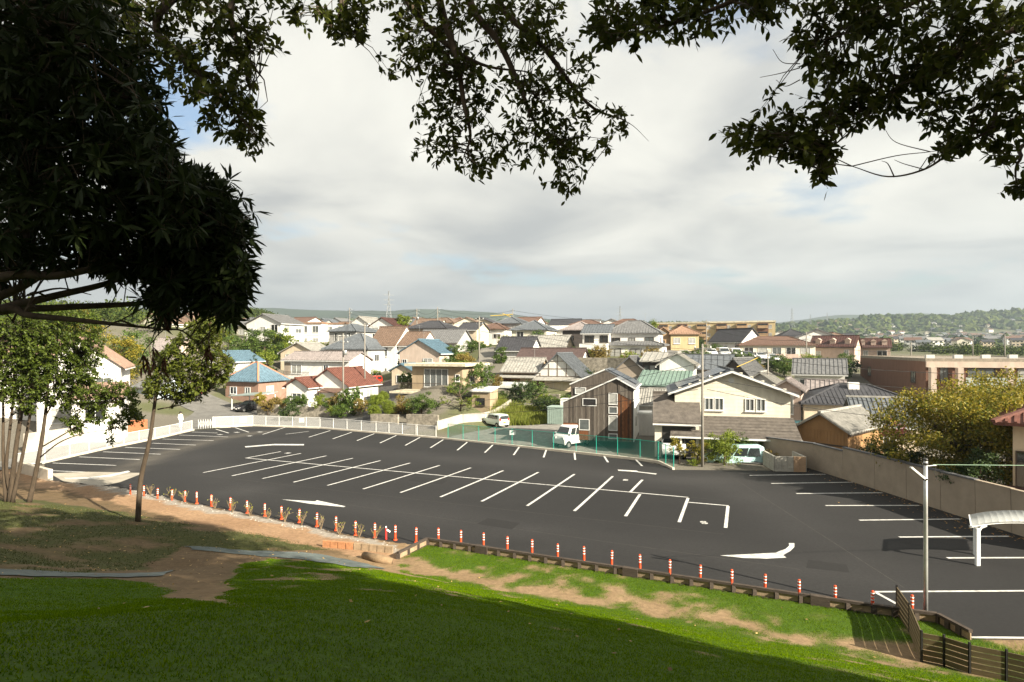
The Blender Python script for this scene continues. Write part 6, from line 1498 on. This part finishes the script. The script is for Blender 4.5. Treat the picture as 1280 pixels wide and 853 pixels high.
wire('yellow sleeved cable above the green metal roof', W(868, 474, 62), W(900, 470, 62), .05, .035, YEL)
wire('yellow sleeved cable sloping across the grey roofs', W(921, 459, 62), W(948, 447, 64), .02, .035, YEL)
wire('yellow sleeved cable on the skyline by the pale pyramid roof', W(613, 395, 148), W(641, 393, 150), .05, .09, YEL)
wire('yellow sleeved cable right of the skyline pole', W(628, 392, 148), W(646, 399, 150), .05, .09, YEL)

keys = ['sky1', 'sky2', 'sky3', 'sky4', 'r2', 'r1', 'r3', 'r5', 'r4']
PN = dict(sky1='white apartment block pole', sky2='transformer pole', sky3='double armed pole', sky4='reddish roof pole', r2='yellow house pole', r1='terracotta apartment pole', r3='brown roof twin pole', r5='plain pole', r4='far right pole')
for a_, b_ in zip(keys[:-1], keys[1:]):
    for k, dz in enumerate((-.5, -1.5)):
        wire(f'{["upper", "lower"][k]} skyline wire from the {PN[a_]} to the {PN[b_]}', POLES[a_][0] + Vector((0, 0, dz)), POLES[b_][0] + Vector((0, 0, dz)), 1.2, .03)
for k in range(3):
    wire(f'{["high", "middle", "low"][k]} cable from the hill lane pole across to the dark slim pole', hT + Vector((0, 0, -.5 - k * .8)), POLES['mid'][0] + Vector((0, 0, -.3 - k * .5)), 1.0, .022)
    wire(f'{["high", "middle", "low"][k]} cable from the dark slim pole to the pole by the terracotta apartments', POLES['mid'][0] + Vector((0, 0, -.3 - k * .5)), POLES['r1'][0] + Vector((0, 0, -.5 - k * .6)), .7, .022)
    wire(f'{["high", "middle", "low"][k]} cable from the street pole to the left skyline pole', sT + Vector((0, 0, -.5 - k * .7)), POLES['sky1'][0] + Vector((0, 0, -.5 - k * .8)), .9, .024)
# ------------------------------------------------------------------ trees and shrubs of the town
LG = dict(lime=leafmat('lime_leaf', (.11, .16, .015), (.22, .26, .03), .35), green=leafmat('green_leaf', (.045, .085, .014), (.11, .16, .028), .35), deep=leafmat('deep_leaf', (.022, .045, .012), (.06, .09, .02), .3),
          autumn=leafmat('autumn_leaf', (.075, .105, .010), (.33, .25, .028), .4), gold=leafmat('gold_leaf', (.24, .20, .02), (.36, .30, .05), .4), rust=leafmat('rust_leaf', (.16, .11, .03), (.26, .20, .05), .35), pinkf=leafmat('pink_flower', (.42, .06, .10), (.55, .12, .18), .3))
def crown_tree(name, label, u, Y, vtop, wid, hgt, leaf, n, L, seed, cat='tree', trunk=True, base=None, clumps=45, flat_=.75, shape=1.0):
    """crown wid x hgt metres whose top shows at row vtop"""
    g = np.random.default_rng(seed); T = W(u, vtop, Y); zb_ = gz(T.x, T.y) if base is None else base
    r = empty(name, (T.x, T.y, zb_), g.uniform(0, 6), label, cat); top = T.z - zb_; cz_ = top - hgt / 2
    o, cc = leafy('crown', (0, 0, cz_), (wid / 2, wid / 2, hgt / 2), int(n * 1.35), L, L * .6, LG[leaf], r, g, clumps, flat_)
    tr_ = MB(); tr_.tube([(0, 0, -.3), (.05 * top, 0, cz_ * .6), (0, .03 * top, cz_ + hgt * .2)], [.03 * wid + .03, .022 * wid + .02, .01 * wid], 7); tr_.build('trunk', BARK, r, True)
    for c in cc[:9]: MB().tube([(0, 0, max(.1, cz_ * .7)), tuple(np.array([0, 0, cz_]) * .4 + c * .6), tuple(c)], [.014 * wid, .01 * wid, .004 * wid], 5).build('limb', BARK, r)
    return r
crown_tree('garden_tree', 'large dark green tree left of the white apartment block', 330, 116, 407, 9, 7.5, 'green', 5200, .34, 31)
crown_tree('garden_tree', 'bright green tree just left of the white apartment block', 352, 118, 410, 7, 6.5, 'lime', 4200, .34, 32)
crown_tree('garden_tree', 'broad green tree behind the blue tiled roofs', 296, 112, 414, 8, 7.5, 'green', 4200, .34, 33)
crown_tree('garden_tree', 'lime green bush between the blue roof and dark green tree', 285, 100, 440, 4.5, 4, 'lime', 2400, .26, 34)
crown_tree('garden_tree', 'lime green bush under the white apartment block', 402, 132, 426, 8, 3, 'lime', 2600, .3, 35)
crown_tree('cypress', 'narrow dark cypress between the blue roof and the long white house', 319, 98, 441, 1.3, 5, 'deep', 1400, .18, 36)
crown_tree('garden_tree', 'round lime green tree on the skyline beside the brown gable', 503, 146, 392, 4.2, 4.2, 'lime', 2600, .28, 37)
crown_tree('garden_tree', 'green bush by the hill lane beside the beige gabled house', 570, 100, 431, 3.2, 3.2, 'green', 1700, .24, 38)
crown_tree('garden_tree', 'yellowish bush by the hill lane wall', 580, 94, 441, 2.6, 2.4, 'gold', 1300, .2, 39)
crown_tree('garden_tree', 'dark green bush at the top of the pale lane', 604, 118, 427, 4, 3.2, 'green', 1700, .26, 40)
crown_tree('garden_tree', 'green tree beside the charcoal roofed house', 627, 98, 434, 3, 3.4, 'green', 1700, .24, 41)
crown_tree('conifer', 'tall yellow green conifer right of the white terrace house', 815, 106, 400, 3.4, 5.2, 'lime', 2600, .22, 42)
crown_tree('garden_tree', 'green shrub on the terrace under the grey roofed wing', 733, 97, 436, 2.4, 1.6, 'lime', 1200, .18, 43)
crown_tree('garden_tree', 'green shrub left of the terrace shrub on the stone wall', 718, 98, 434, 2.6, 1.8, 'green', 1200, .18, 44)
crown_tree('garden_tree', 'yellow green tree on the left slope behind the slim trees', 140, 84, 420, 8, 8, 'autumn', 5200, .3, 45)
crown_tree('garden_tree', 'green tree on the left slope beside the far white house', 160, 92, 408, 9, 9, 'green', 5200, .32, 46)
crown_tree('garden_tree', 'tall yellow green tree high on the left slope', 95, 105, 385, 12, 10, 'autumn', 5200, .36, 47)
crown_tree('garden_tree', 'tall dark green tree high at the left edge', 30, 100, 380, 12, 10, 'green', 4200, .36, 48)
crown_tree('garden_tree', 'dark tree on the skyline left of the grey hipped roof', 262, 150, 395, 9, 6, 'green', 2600, .36, 49)
crown_tree('garden_tree', 'leafy tree with yellowing leaves by the utility pole and pale blue van', 905, 41.5, 537, 2.7, 2.6, 'lime', 3600, .13, 50, base=.5, clumps=60)
crown_tree('garden_tree', 'rounder green tree under the porch roof of the cream house', 932, 43.2, 540, 2.2, 1.9, 'green', 2600, .12, 51, base=.5)
crown_tree('garden_tree', 'yellow green tree beside the utility pole, left of it', 873, 41.6, 548, 1.5, 1.9, 'autumn', 1800, .11, 52, base=.5)
crown_tree('garden_tree', 'small golden tree before the white garage car', 848, 41.6, 543, 1.3, 1.8, 'gold', 900, .11, 53, base=.5, clumps=24)
crown_tree('garden_tree', 'small rust leaved shrub right of the pale blue van', 963, 41.5, 560, 1.0, 1.3, 'rust', 900, .1, 54, base=.5)
crown_tree('garden_shrub', 'low green shrub at the foot of the utility pole', 866, 40.9, 573, .9, .6, 'lime', 700, .08, 55, 'shrub', base=.6)
crown_tree('autumn_tree', 'large autumn tree with yellow green leaves behind the tan wall', 1206, 31.5, 479, 8.6, 6.0, 'autumn', 30000, .16, 56, clumps=240, base=.9)
crown_tree('autumn_tree', 'yellow green autumn tree at the right edge behind the larger one', 1262, 36, 462, 6.5, 5.2, 'autumn', 14000, .16, 57, clumps=120, base=.9)
crown_tree('flowering_shrub', 'shrub with pink blossom left of the large autumn tree', 1117, 39, 524, 1.9, 1.6, 'pinkf', 700, .12, 58, 'shrub', base=.8, clumps=20)
crown_tree('garden_shrub', 'dark evergreen shrub behind the tan wall beside the timber shed', 1095, 35.5, 551, 2.4, 1.9, 'deep', 2600, .12, 59, 'shrub', base=.9)
crown_tree('garden_shrub', 'dark evergreen shrub under the large autumn tree', 1140, 32.5, 556, 3.0, 2.2, 'deep', 3400, .12, 60, 'shrub', base=.9)
crown_tree('garden_shrub', 'dark green hedge between the autumn tree and the red roofed house', 1222, 27.6, 560, 2.8, 2.4, 'deep', 3400, .12, 61, 'shrub', base=.9)
for k, (u, Y, v, w, h, l) in enumerate([(470.5, 68.2, 492, 1.8, 1.6, 'lime'), (486, 67.8, 499, 1.7, 1.9, 'lime'), (468, 67.0, 506, 1.5, 1.4, 'lime'), (479, 70.5, 489, 1.3, 1.3, 'lime')]):
    crown_tree('clipped_bush', ['largest clipped lime green ball bush beside the dark lane', 'clipped lime green ball bush farthest right of the group', 'lowest clipped lime green ball bush above the stone wall', 'small clipped lime green ball bush behind the others'][k], u, Y, v, w, h, l, 6500, .085, 70 + k, 'shrub', clumps=260)
crown_tree('garden_tree', 'reddish brown and green garden bush between ball bushes and dark tree', 502, 68.5, 495, 3.2, 2.8, 'rust', 2600, .16, 75)
crown_tree('garden_tree', 'dense dark green garden tree before the tan flat roofed house', 527, 68, 489, 4.4, 3.4, 'green', 4600, .16, 76)
crown_tree('garden_tree', 'bushy olive tree at the right front of the tan flat roofed house', 574, 72, 470, 3.0, 2.6, 'green', 2600, .15, 77)
ctp = empty('cloud_pruned_tree', (*XY(575, 68.5), gz(*XY(575, 68.5))), 0, 'cloud pruned bright green pine in the garden of the tan house', 'tree')
g = np.random.default_rng(80); MB().tube([(0, 0, -.2), (.2, 0, 1.2), (-.1, 0, 2.2), (.2, 0, 3.2)], [.12, .1, .08, .05], 7).build('trunk', BARK, ctp, True)
for k in range(20):
    c = (g.uniform(-2.3, 2.3), g.uniform(-1, 1), g.uniform(.6, 3.1)); leafy('foliage_pad', c, (.48, .48, .24), 260, .09, .05, LG['lime'], ctp, g, 14)
    MB().tube([(0, 0, c[2] * .6), (c[0] * .6, c[1] * .6, c[2] - .2), c], [.035, .025, .015], 5).build('limb', BARK, ctp)
for k, (u, Y, v, w, h, l) in enumerate([(335, 77.8, 497, 2.4, 2.0, 'rust'), (348, 78.4, 492, 2.4, 2.6, 'rust'), (364, 76.8, 495, 2.2, 1.6, 'green'), (377, 76.2, 492, 1.8, 1.9, 'green'), (400, 75.6, 494, 2.4, 2.0, 'lime'), (412, 75.0, 497, 1.8, 2.0, 'green'), (432, 74, 499, 1.2, 1.3, 'lime'), (326, 79, 489, 1.6, 1.8, 'gold')]):
    crown_tree('garden_shrub', ['brownish shrub at the left end of the stone wall', 'brownish tree behind the stone wall left of the red annex', 'low green shrub before the red annex', 'green shrub right of the red annex', 'lime green pruned tree before the red tiled house', 'green shrub right of the lime pruned tree', 'small lime shrub at the foot of the street pole', 'golden shrub left of the stone wall'][k], u, Y, v, w, h, l, 2600, .13, 90 + k, 'shrub')
# small shrubs filling the gardens between the houses
g = np.random.default_rng(303); sp = []
for k, l in enumerate(['green', 'lime', 'deep', 'green', 'rust']):
    r = empty('garden_shrub', (0, 0, 0), 0, f'small {["mid green", "lime", "dark", "rounded green", "brownish"][k]} shrub in a garden between the hillside houses', 'shrub', f'{["mid green", "lime", "dark", "rounded green", "brownish"][k]} garden shrubs between houses')
    leafy('crown', (0, 0, .85), (1.0, 1.0, .75), 1700, .14, .085, LG[l], r, g, 60); MB().tube([(0, 0, -.2), (0, 0, .9)], [.06, .03], 6).build('stem', BARK, r); sp.append(r)
done = 0; first = set()
for k in range(3000):
    if done >= 190: break
    u = g.uniform(255, 1060); Y = g.uniform(70, 128); x, y = XY(u, Y)
    if not all((x - a) ** 2 + (y - b) ** 2 > (c * .74) ** 2 for a, b, c in HOUSES): continue
    if (-7 < x < -2.5 and y > 78) or (-23 < x < -13 and y < 101 and abs(x - (-15 - (y - 66) * .16)) < 2.6) or (x < -28 and y < 90) or (22 < x < 52 and 98 < y < 118): continue
    i = int(g.integers(0, 5)); o = sp[i] if i not in first else copy_tree(sp[i]); first.add(i); s = g.uniform(.7, 2.0)
    o.location = (x, y, gz(x, y)); o.scale = (s, s, s * g.uniform(.8, 1.3)); o.rotation_euler.z = g.uniform(0, 6); done += 1
# tall weeds behind the yard
n = 9000; g = np.random.default_rng(101); t = g.random(n); u_ = 612 + 72 * t; Yw = 70.5 + g.uniform(-2.2, 2.6, n) - t * 1.5
x = (u_ - 640) / F * Yw; z = ground_z(x, Yw); h = g.uniform(.3, 1.5, n) * (1.1 - .5 * t); w = .035; a = g.uniform(0, 6.28, n); ln = g.normal(size=(n, 2)) * .25 * h[:, None]
V = np.stack([np.c_[x - np.cos(a) * w, Yw - np.sin(a) * w, z], np.c_[x + np.cos(a) * w, Yw + np.sin(a) * w, z], np.c_[x + ln[:, 0], Yw + ln[:, 1], z + h]], 1).reshape(-1, 3)
tag(link_mesh('weeds', np_mesh('weeds', V, [np.arange(n)[:, None] * 3 + np.array([0, 1, 2])]), leafmat('weed', (.12, .17, .015), (.24, .24, .05), .35)), 'tall yellow green weeds at the back of the gravel yard', 'weeds', kind='stuff')
n = 700; x = g.uniform(11.4, 15.0, n); Yw = g.uniform(13.7, 14.4, n); z = np.full(n, lotz(14.0)); h = g.uniform(.1, .35, n); a = g.uniform(0, 6.28, n); ln = g.normal(size=(n, 2)) * .4 * h[:, None]; w = .008
V = np.stack([np.c_[x - np.cos(a) * w, Yw - np.sin(a) * w, z], np.c_[x + np.cos(a) * w, Yw + np.sin(a) * w, z], np.c_[x + ln[:, 0], Yw + ln[:, 1], z + h]], 1).reshape(-1, 3)
tag(link_mesh('weeds', np_mesh('weeds', V, [np.arange(n)[:, None] * 3 + np.array([0, 1, 2])]), MATS['weed']), 'yellowing grass tufts behind the slat fence', 'weeds', kind='stuff')

# ------------------------------------------------------------------ a person in white by the left fence
def person(label, pos, rz, s=1.0):
    r = empty('person', pos, rz, label, 'person')
    J = dict(pel=(0,0,.95), sp=(0,.0,1.15), ch=(0,.0,1.36), nk=(0,.0,1.50), hd=(0,-.02,1.62), lh=(.10,0,.92), lk=(.11,-.03,.50), la=(.11,.02,.08), lt=(.12,-.14,.03), rh=(-.10,0,.92), rk=(-.11,-.02,.50), ra=(-.11,.03,.08), rt=(-.12,-.13,.03), ls=(.19,0,1.42), le=(.25,.02,1.14), lw=(.22,-.10,.92), lf=(.21,-.13,.82), rs=(-.19,0,1.42), re=(-.25,.02,1.14), rw=(-.22,-.10,.92), rf=(-.21,-.13,.82))
    rad = dict(pel=.15, sp=.13, ch=.155, nk=.055, hd=.07, lh=.095, lk=.06, la=.042, lt=.035, rh=.095, rk=.06, ra=.042, rt=.035, ls=.065, le=.045, lw=.032, lf=.028, rs=.065, re=.045, rw=.032, rf=.028)
    E_ = [('pel','sp'),('sp','ch'),('ch','nk'),('nk','hd'),('pel','lh'),('lh','lk'),('lk','la'),('la','lt'),('pel','rh'),('rh','rk'),('rk','ra'),('ra','rt'),('ch','ls'),('ls','le'),('le','lw'),('lw','lf'),('ch','rs'),('rs','re'),('re','rw'),('rw','rf')]
    ks = list(J); me = bpy.data.meshes.new('body'); me.from_pydata([J[k] for k in ks], [(ks.index(a), ks.index(b)) for a, b in E_], [])
    o = link_mesh('body', me, mat('white_cloth', (.72, .72, .70), .9, .05, 8), r); sm = o.modifiers.new('skin', 'SKIN'); o.modifiers.new('sub', 'SUBSURF').levels = 2; o.modifiers['sub'].render_levels = 2
    for i, k in enumerate(ks): me.skin_vertices[0].data[i].radius = (rad[k], rad[k] * (.75 if k in ('ch', 'sp', 'pel') else 1))
    me.skin_vertices[0].data[0].use_root = True
    SK = mat('skin', (.45, .27, .19), .6)
    MB().lathe([(.02, 1.50), (.07, 1.54), (.088, 1.62), (.08, 1.68), (.03, 1.72)], 12, (0, -.035, 0)).build('face', SK, r, True)
    MB().bar((0, -.12, 1.63), (0, -.135, 1.605), .022, .03).build('nose', SK, r)
    MB().lathe([(.07, 1.56), (.125, 1.62), (.13, 1.70), (.10, 1.765), (.02, 1.79)], 14, (0, .005, 0)).build('hair', mat('black_hair', (.012, .010, .009), .6), r, True)
    for s_ in (-1, 1):
        for k in range(4): MB().tube([(s_ * (.21 + .0), -.13 - .012 + k * .012, .83), (s_ * .205, -.145 + k * .014, .77), (s_ * .20, -.14 + k * .014, .735 + .01 * abs(k - 1.5))], [.010, .009, .007], 6).build('finger', SK, r, True)
        MB().tube([(s_ * .20, -.15, .85), (s_ * .185, -.18, .81), (s_ * .18, -.185, .78)], [.011, .010, .008], 6).build('thumb', SK, r, True)
        MB().box(s_ * .115 - .045, -.19, 0, s_ * .115 + .045, .07, .07).build('shoe', BLKP, r)
    return r
pp = lot(231, 536.5); person('dark haired person in white clothes standing behind the white fence by the gate', (pp.x - .7, pp.y + .4, gz(pp.x - .7, pp.y + .4) + .07), R(60))
# ------------------------------------------------------------------ far rows of houses
g = np.random.default_rng(201); random.seed(5)
def free(x, y, r):
    return all((x - a) ** 2 + (y - b) ** 2 > (r + c * .62) ** 2 for a, b, c in HOUSES)
cnt = 0
kinds = [('grey', 'grey', 'white'), ('dark', 'dark', 'beige'), ('brown', 'brown', 'cream'), ('pale', 'light', 'white'), ('slate', 'slate', 'grey'), ('reddish', 'terra', 'white')]
for k in range(900):
    if cnt >= 64: break
    u = g.uniform(300, 1060); Y = g.uniform(122, 235)
    if (335 < u < 450 and Y < 165) or (800 < u < 1000 and Y < 222) or (690 < u < 840 and Y < 160): continue
    x, y = XY(u, Y)
    if not free(x, y, 6.0) or (-8 < x < -2 and y < 125) or (22 < x < 52 and 98 < y < 118): continue
    kn, rm_, wl_ = kinds[int(g.integers(0, len(kinds)))]; z = gz(x, y); w = g.uniform(7, 10); d = g.uniform(6, 8); hgt = g.uniform(4.6, 5.6)
    ve = HV - (z + hgt - CAMZ) / Y * F
    if ve < 403.5: ve = g.uniform(403.5, 408)
    house(f'small {kn} roofed house crowded among the back rows of the hillside town', u, ve, Y, w, d, str(g.choice(['hip', 'gx', 'gy'])), g.uniform(1.3, 2.0), wl_, rm_, rz=float(g.choice([-20, -20, 70, -10])), group=f'{kn} roofed back row houses', rib=.4 if Y < 150 else 0)
    cnt += 1
# the plain to the right: low detail houses, each its own object
protos = {}
def far_house(kn, rm_, wl_, w, d, h, rise):
    r = empty('distant_house'); 
    q = MB().box(-w/2, -d/2, -2, w/2, d/2, h); q.add([(-w/2, -d/2, h), (-w/2, d/2, h), (-w/2, 0, h + rise - .05), (w/2, -d/2, h), (w/2, d/2, h), (w/2, 0, h + rise - .05)], [(0, 2, 1), (3, 4, 5)]); q.build('wall', WMt[wl_], r)
    m = MB(); X = w/2 + .5; k = rise / (d/2); ze = h - .5 * k + .15; zr = h + rise + .15
    m.prism([(-X, -d/2 - .5, ze), (X, -d/2 - .5, ze), (X, 0, zr), (-X, 0, zr)], (0, 0, -.2)); m.prism([(X, d/2 + .5, ze), (-X, d/2 + .5, ze), (-X, 0, zr), (X, 0, zr)], (0, 0, -.2)); m.build('roof', RM[rm_], r)
    for f in range(2):
        for i in range(3):
            x = -w/2 + w * (i + .5) / 3; MB().box(x - .7, -d/2 - .04, h - 1.9 - f * 2.7, x + .7, -d/2 + .01, h - .8 - f * 2.7).build('window', GL[0], r)
        for sx in (-1, 1): MB().box(sx * (w/2 + .015) - .03, -1.2, h - 1.9 - f * 2.7, sx * (w/2 + .015) + .03, .6, h - .8 - f * 2.7).build('window', GL[0], r)
    tag(r, f'tiny distant house with a {kn} roof on the plain below the wooded hill', 'house', f'{kn} roofed houses on the plain'); return r
for kn, rm_, wl_ in kinds: protos[kn] = far_house(kn, rm_, wl_, 9 + g.uniform(-1, 2), 7.5, 5.4, 1.9)
used = set(); cnt = 0
for k in range(1500):
    if cnt >= 260: break
    Y = 400 * math.exp(g.uniform(0, 1.22)); u = g.uniform(1000, 1320) if g.random() < .85 else g.uniform(560, 985)
    if u < 985 and Y < 420: continue
    x, y = XY(u, Y); 
    if not free(x, y, 5.5): continue
    if Y < 560 and g.random() < .6: continue
    kn = kinds[int(g.integers(0, len(kinds)))][0]
    o = protos[kn] if kn not in used else copy_tree(protos[kn]); used.add(kn)
    o.location = (x, y, gz(x, y)); o.rotation_euler.z = R(float(g.choice([-20, 70, -30, 10]))) + g.normal() * .1; s = g.uniform(.85, 1.15); o.scale = (s, s, s)
    HOUSES.append((x, y, 9)); cnt += 1
for kn in protos:
    if kn not in used:
        for c in list(protos[kn].children): bpy.data.objects.remove(c)
        bpy.data.objects.remove(protos[kn])

# ------------------------------------------------------------------ woods on the far hills
import bmesh
bm = bmesh.new(); bmesh.ops.create_icosphere(bm, subdivisions=2, radius=1.0); bm.verts.ensure_lookup_table()
IV = np.array([v.co[:] for v in bm.verts]); IF = np.array([[v.index for v in f.verts] for f in bm.faces]); bm.free()
def wood(name, label, P, rad, m, squash=.9):
    n = len(P); V = np.empty((n, len(IV), 3))
    for i in range(n):
        q = IV * (1 + .30 * g.normal(size=(len(IV), 1)) * .8) * np.array([1, 1, squash * g.uniform(.8, 1.25)]) * rad[i]; V[i] = q + P[i]
    Fc = (np.arange(n)[:, None, None] * len(IV) + IF[None]).reshape(-1, 3)
    tag(link_mesh(name, np_mesh(name, V.reshape(-1, 3), [Fc]), m), label, 'woods', kind='stuff')
def leafwood(name, label, P, rad, m, L, per):
    n = len(P); rad = np.asarray(rad); k = np.repeat(np.arange(n), per); cl = rdir(n * 5, g).reshape(n, 5, 3) * rad[:, None, None] * .55
    sub_ = g.integers(0, 5, len(k)); Q = np.asarray(P)[k] + cl[k, sub_] + rdir(len(k), g) * (g.random((len(k), 1)) ** .5) * rad[k][:, None] * .6
    s = g.uniform(.7, 1.2, len(k)) * L
    tag(np_leaves(name, Q, rdir(len(k), g), rdir(len(k), g) + np.array([0, 0, .8]), s, s * .7, m), label, 'woods', kind='stuff')
def woodmat(name, a, b):
    m = leafmat(name, a, b, .1, .9, .1); t = m.node_tree; return m
WD = woodmat('wood_crowns', (.024, .044, .011), (.085, .105, .022)); WD2 = woodmat('wood_crowns_dark', (.022, .040, .014), (.055, .075, .022))
P = []; Rr = []
for hx, hy, hh, rx, ry in HILLS[:4]:
    n = int(420 * rx / 170)
    for k in range(n):
        x = hx + g.uniform(-1.5, 1.5) * rx; y = hy + g.uniform(-1.35, .35) * ry
        if math.exp(-((x - hx) / rx) ** 2 - ((y - hy) / ry) ** 2) > .17: P.append((x, y)); Rr.append(g.uniform(5, 9.5))
P = np.array(P); P = np.c_[P, ground_z(P[:, 0], P[:, 1]) + 1]
wood('wooded_hill', 'wooded green hills on the right horizon', P, Rr, WD)
P = []; Rr = []
for k in range(900): P.append((g.uniform(-420, 620), g.uniform(1330, 1560))); Rr.append(g.uniform(5, 9))
P = np.array(P); P = np.c_[P, ground_z(P[:, 0], P[:, 1]) + 4]
wood('wooded_ridge', 'low wooded ridge along the middle horizon', P, Rr, WD2)
P = np.c_[g.normal(-146, 11, 90), g.normal(330, 10, 90)]; P = np.c_[P, ground_z(P[:, 0], P[:, 1]) + 3 + 4 * np.exp(-((P[:, 0] + 148) / 10) ** 2)]
leafwood('wooded_knoll', 'sunlit wooded knoll left of the white apartment block', P, g.uniform(2.2, 4.2, 90), WD, .9, 160)
n = 620; u = g.uniform(1075, 1330, n); Y = g.uniform(200, 470, n); x = (u - 640) / F * Y; z = ground_z(x, Y)
ok = fbm(x, Y, 60, 5) > .52; leafwood('tree_belt', 'belt of green trees crossing the right plain', np.c_[x, Y, z + 1.2][ok], g.uniform(1.4, 4.2, ok.sum()), WD, .8, 130)
n = 420; u = g.uniform(960, 1330, n); Y = g.uniform(540, 1150, n); x = (u - 640) / F * Y; z = ground_z(x, Y)
wood('scattered_trees', 'scattered trees among the far houses of the plain', np.c_[x, Y, z + 2], g.uniform(2.5, 6, n), WD2)
n = 120; u = g.uniform(300, 1000, n); Y = g.uniform(240, 420, n); x = (u - 640) / F * Y; z = ground_z(x, Y)
leafwood('scattered_trees', 'trees scattered behind the skyline houses', np.c_[x, Y, z + 1.5], g.uniform(2, 3.6, n), WD, .7, 160)

n = 420; x = g.uniform(-190, -50, n); Y = g.uniform(70, 300, n); ok = (x < -46 - .12 * Y) & np.array([free(a, b, 3.5) for a, b in zip(x, Y)]); x = x[ok]; Y = Y[ok]; z = ground_z(x, Y)
leafwood('hillside_wood', 'leafy wood on the hillside at the far left', np.c_[x, Y, z + 2.2], g.uniform(2.0, 4.0, len(x)), WD, .6, 190)
# distant mountains
mx_ = np.linspace(-3600, 3600, 220); my_ = np.linspace(2850, 3250, 16); MX, MY = np.meshgrid(mx_, my_)
uu = 640 + F * MX / 3050.0
def bumpf(c, w, h): return h * np.exp(-((uu - c) / w) ** 2)
ridge = 40 + bumpf(340, 130, 62) + bumpf(530, 100, 55) + bumpf(640, 90, 20) + bumpf(60, 200, 90) + bumpf(1060, 60, 42) + bumpf(1160, 60, 46) + 10 * (fbm(MX, MY, 400, 3) - .5) * 2
prof_ = np.sin(np.clip((MY - 2850) / 400, 0, 1) * math.pi) ** .8
MZ = 105 + (ridge) * prof_ * (.8 + .4 * fbm(MX, MY, 420, 9))
ii = np.arange(MX.size).reshape(MX.shape); ff = np.stack([ii[:-1, :-1], ii[:-1, 1:], ii[1:, 1:], ii[1:, :-1]], -1).reshape(-1, 4)
tag(link_mesh('mountains', np_mesh('mountains', np.stack([MX, MY, MZ], -1).reshape(-1, 3), [ff], True), mat('mountain_forest', (.04, .055, .03), .95, .3, .004)), 'blue mountains on the far horizon', 'mountains', kind='structure')

# ------------------------------------------------------------------ pylons
PYM = mat('pylon_steel', (.22, .23, .235), .6)
def pylon(label, u, vt, Y):
    T = W(u, vt, Y); zb_ = gz(T.x, T.y); H = T.z - zb_; r = empty('pylon', (T.x, T.y, zb_), R(20), label, 'pylon', 'lattice pylons on the horizon'); b = H * .10; t = .035 * H * .4; rr = H * .004 + .03
    def at(sx, sy, f): w = b + (t - b) * min(1, f / .75) if f < .75 else t; return (sx * w, sy * w, H * f)
    for sx in (-1, 1):
        for sy in (-1, 1): MB().tube([at(sx, sy, 0), at(sx, sy, .75), at(sx * .4, sy * .4, 1)], rr, 4).build('leg', PYM, r)
    q = MB(); lv = [0, .2, .36, .5, .62, .75, .86, 1]
    for f0, f1 in zip(lv[:-1], lv[1:]):
        for s in (-1, 1):
            q.tube([at(-1, s, f0), at(1, s, f1)], rr * .7, 3); q.tube([at(1, s, f0), at(-1, s, f1)], rr * .7, 3); q.tube([at(s, -1, f0), at(s, 1, f1)], rr * .7, 3)
    tag(q.build('bracing', PYM, r), kind='stuff')
    for f in (.66, .78, .9): MB().bar((-H * .13, 0, H * f), (H * .13, 0, H * f), rr * 2, rr * 2).build('crossarm', PYM, r)
pylon('tall lattice pylon on the left skyline above the brown tiled roof', 486, 364, 520)
pylon('lattice pylon on the middle horizon left of the white terrace house roof', 775, 383, 1100)
pylon('lattice pylon on the horizon right of the orange apartment block, leftmost of three', 990, 386, 1250)
pylon('lattice pylon on the horizon, middle of the three before the blue mountain', 1013, 393, 1300)
pylon('lattice pylon on the horizon, rightmost of the three before the blue mountain', 1034, 391, 1300)

# ------------------------------------------------------------------ haze
hzb = MB().box(-3800, -60, -40, 3800, 3600, 290).build('haze', None)
hm = bpy.data.materials.new('haze_air'); hm.use_nodes = True; t = hm.node_tree; t.nodes.clear()
o_ = N(t, 'ShaderNodeOutputMaterial'); v_ = N(t, 'ShaderNodeVolumePrincipled'); v_.inputs['Density'].default_value = 0.00024; v_.inputs['Color'].default_value = (.50, .59, .68, 1); v_.inputs['Anisotropy'].default_value = .35
t.links.new(v_.outputs[0], o_.inputs['Volume']); hzb.data.materials.append(hm)
tag(hzb, 'thin bluish haze filling the air over the town', 'haze', kind='stuff')
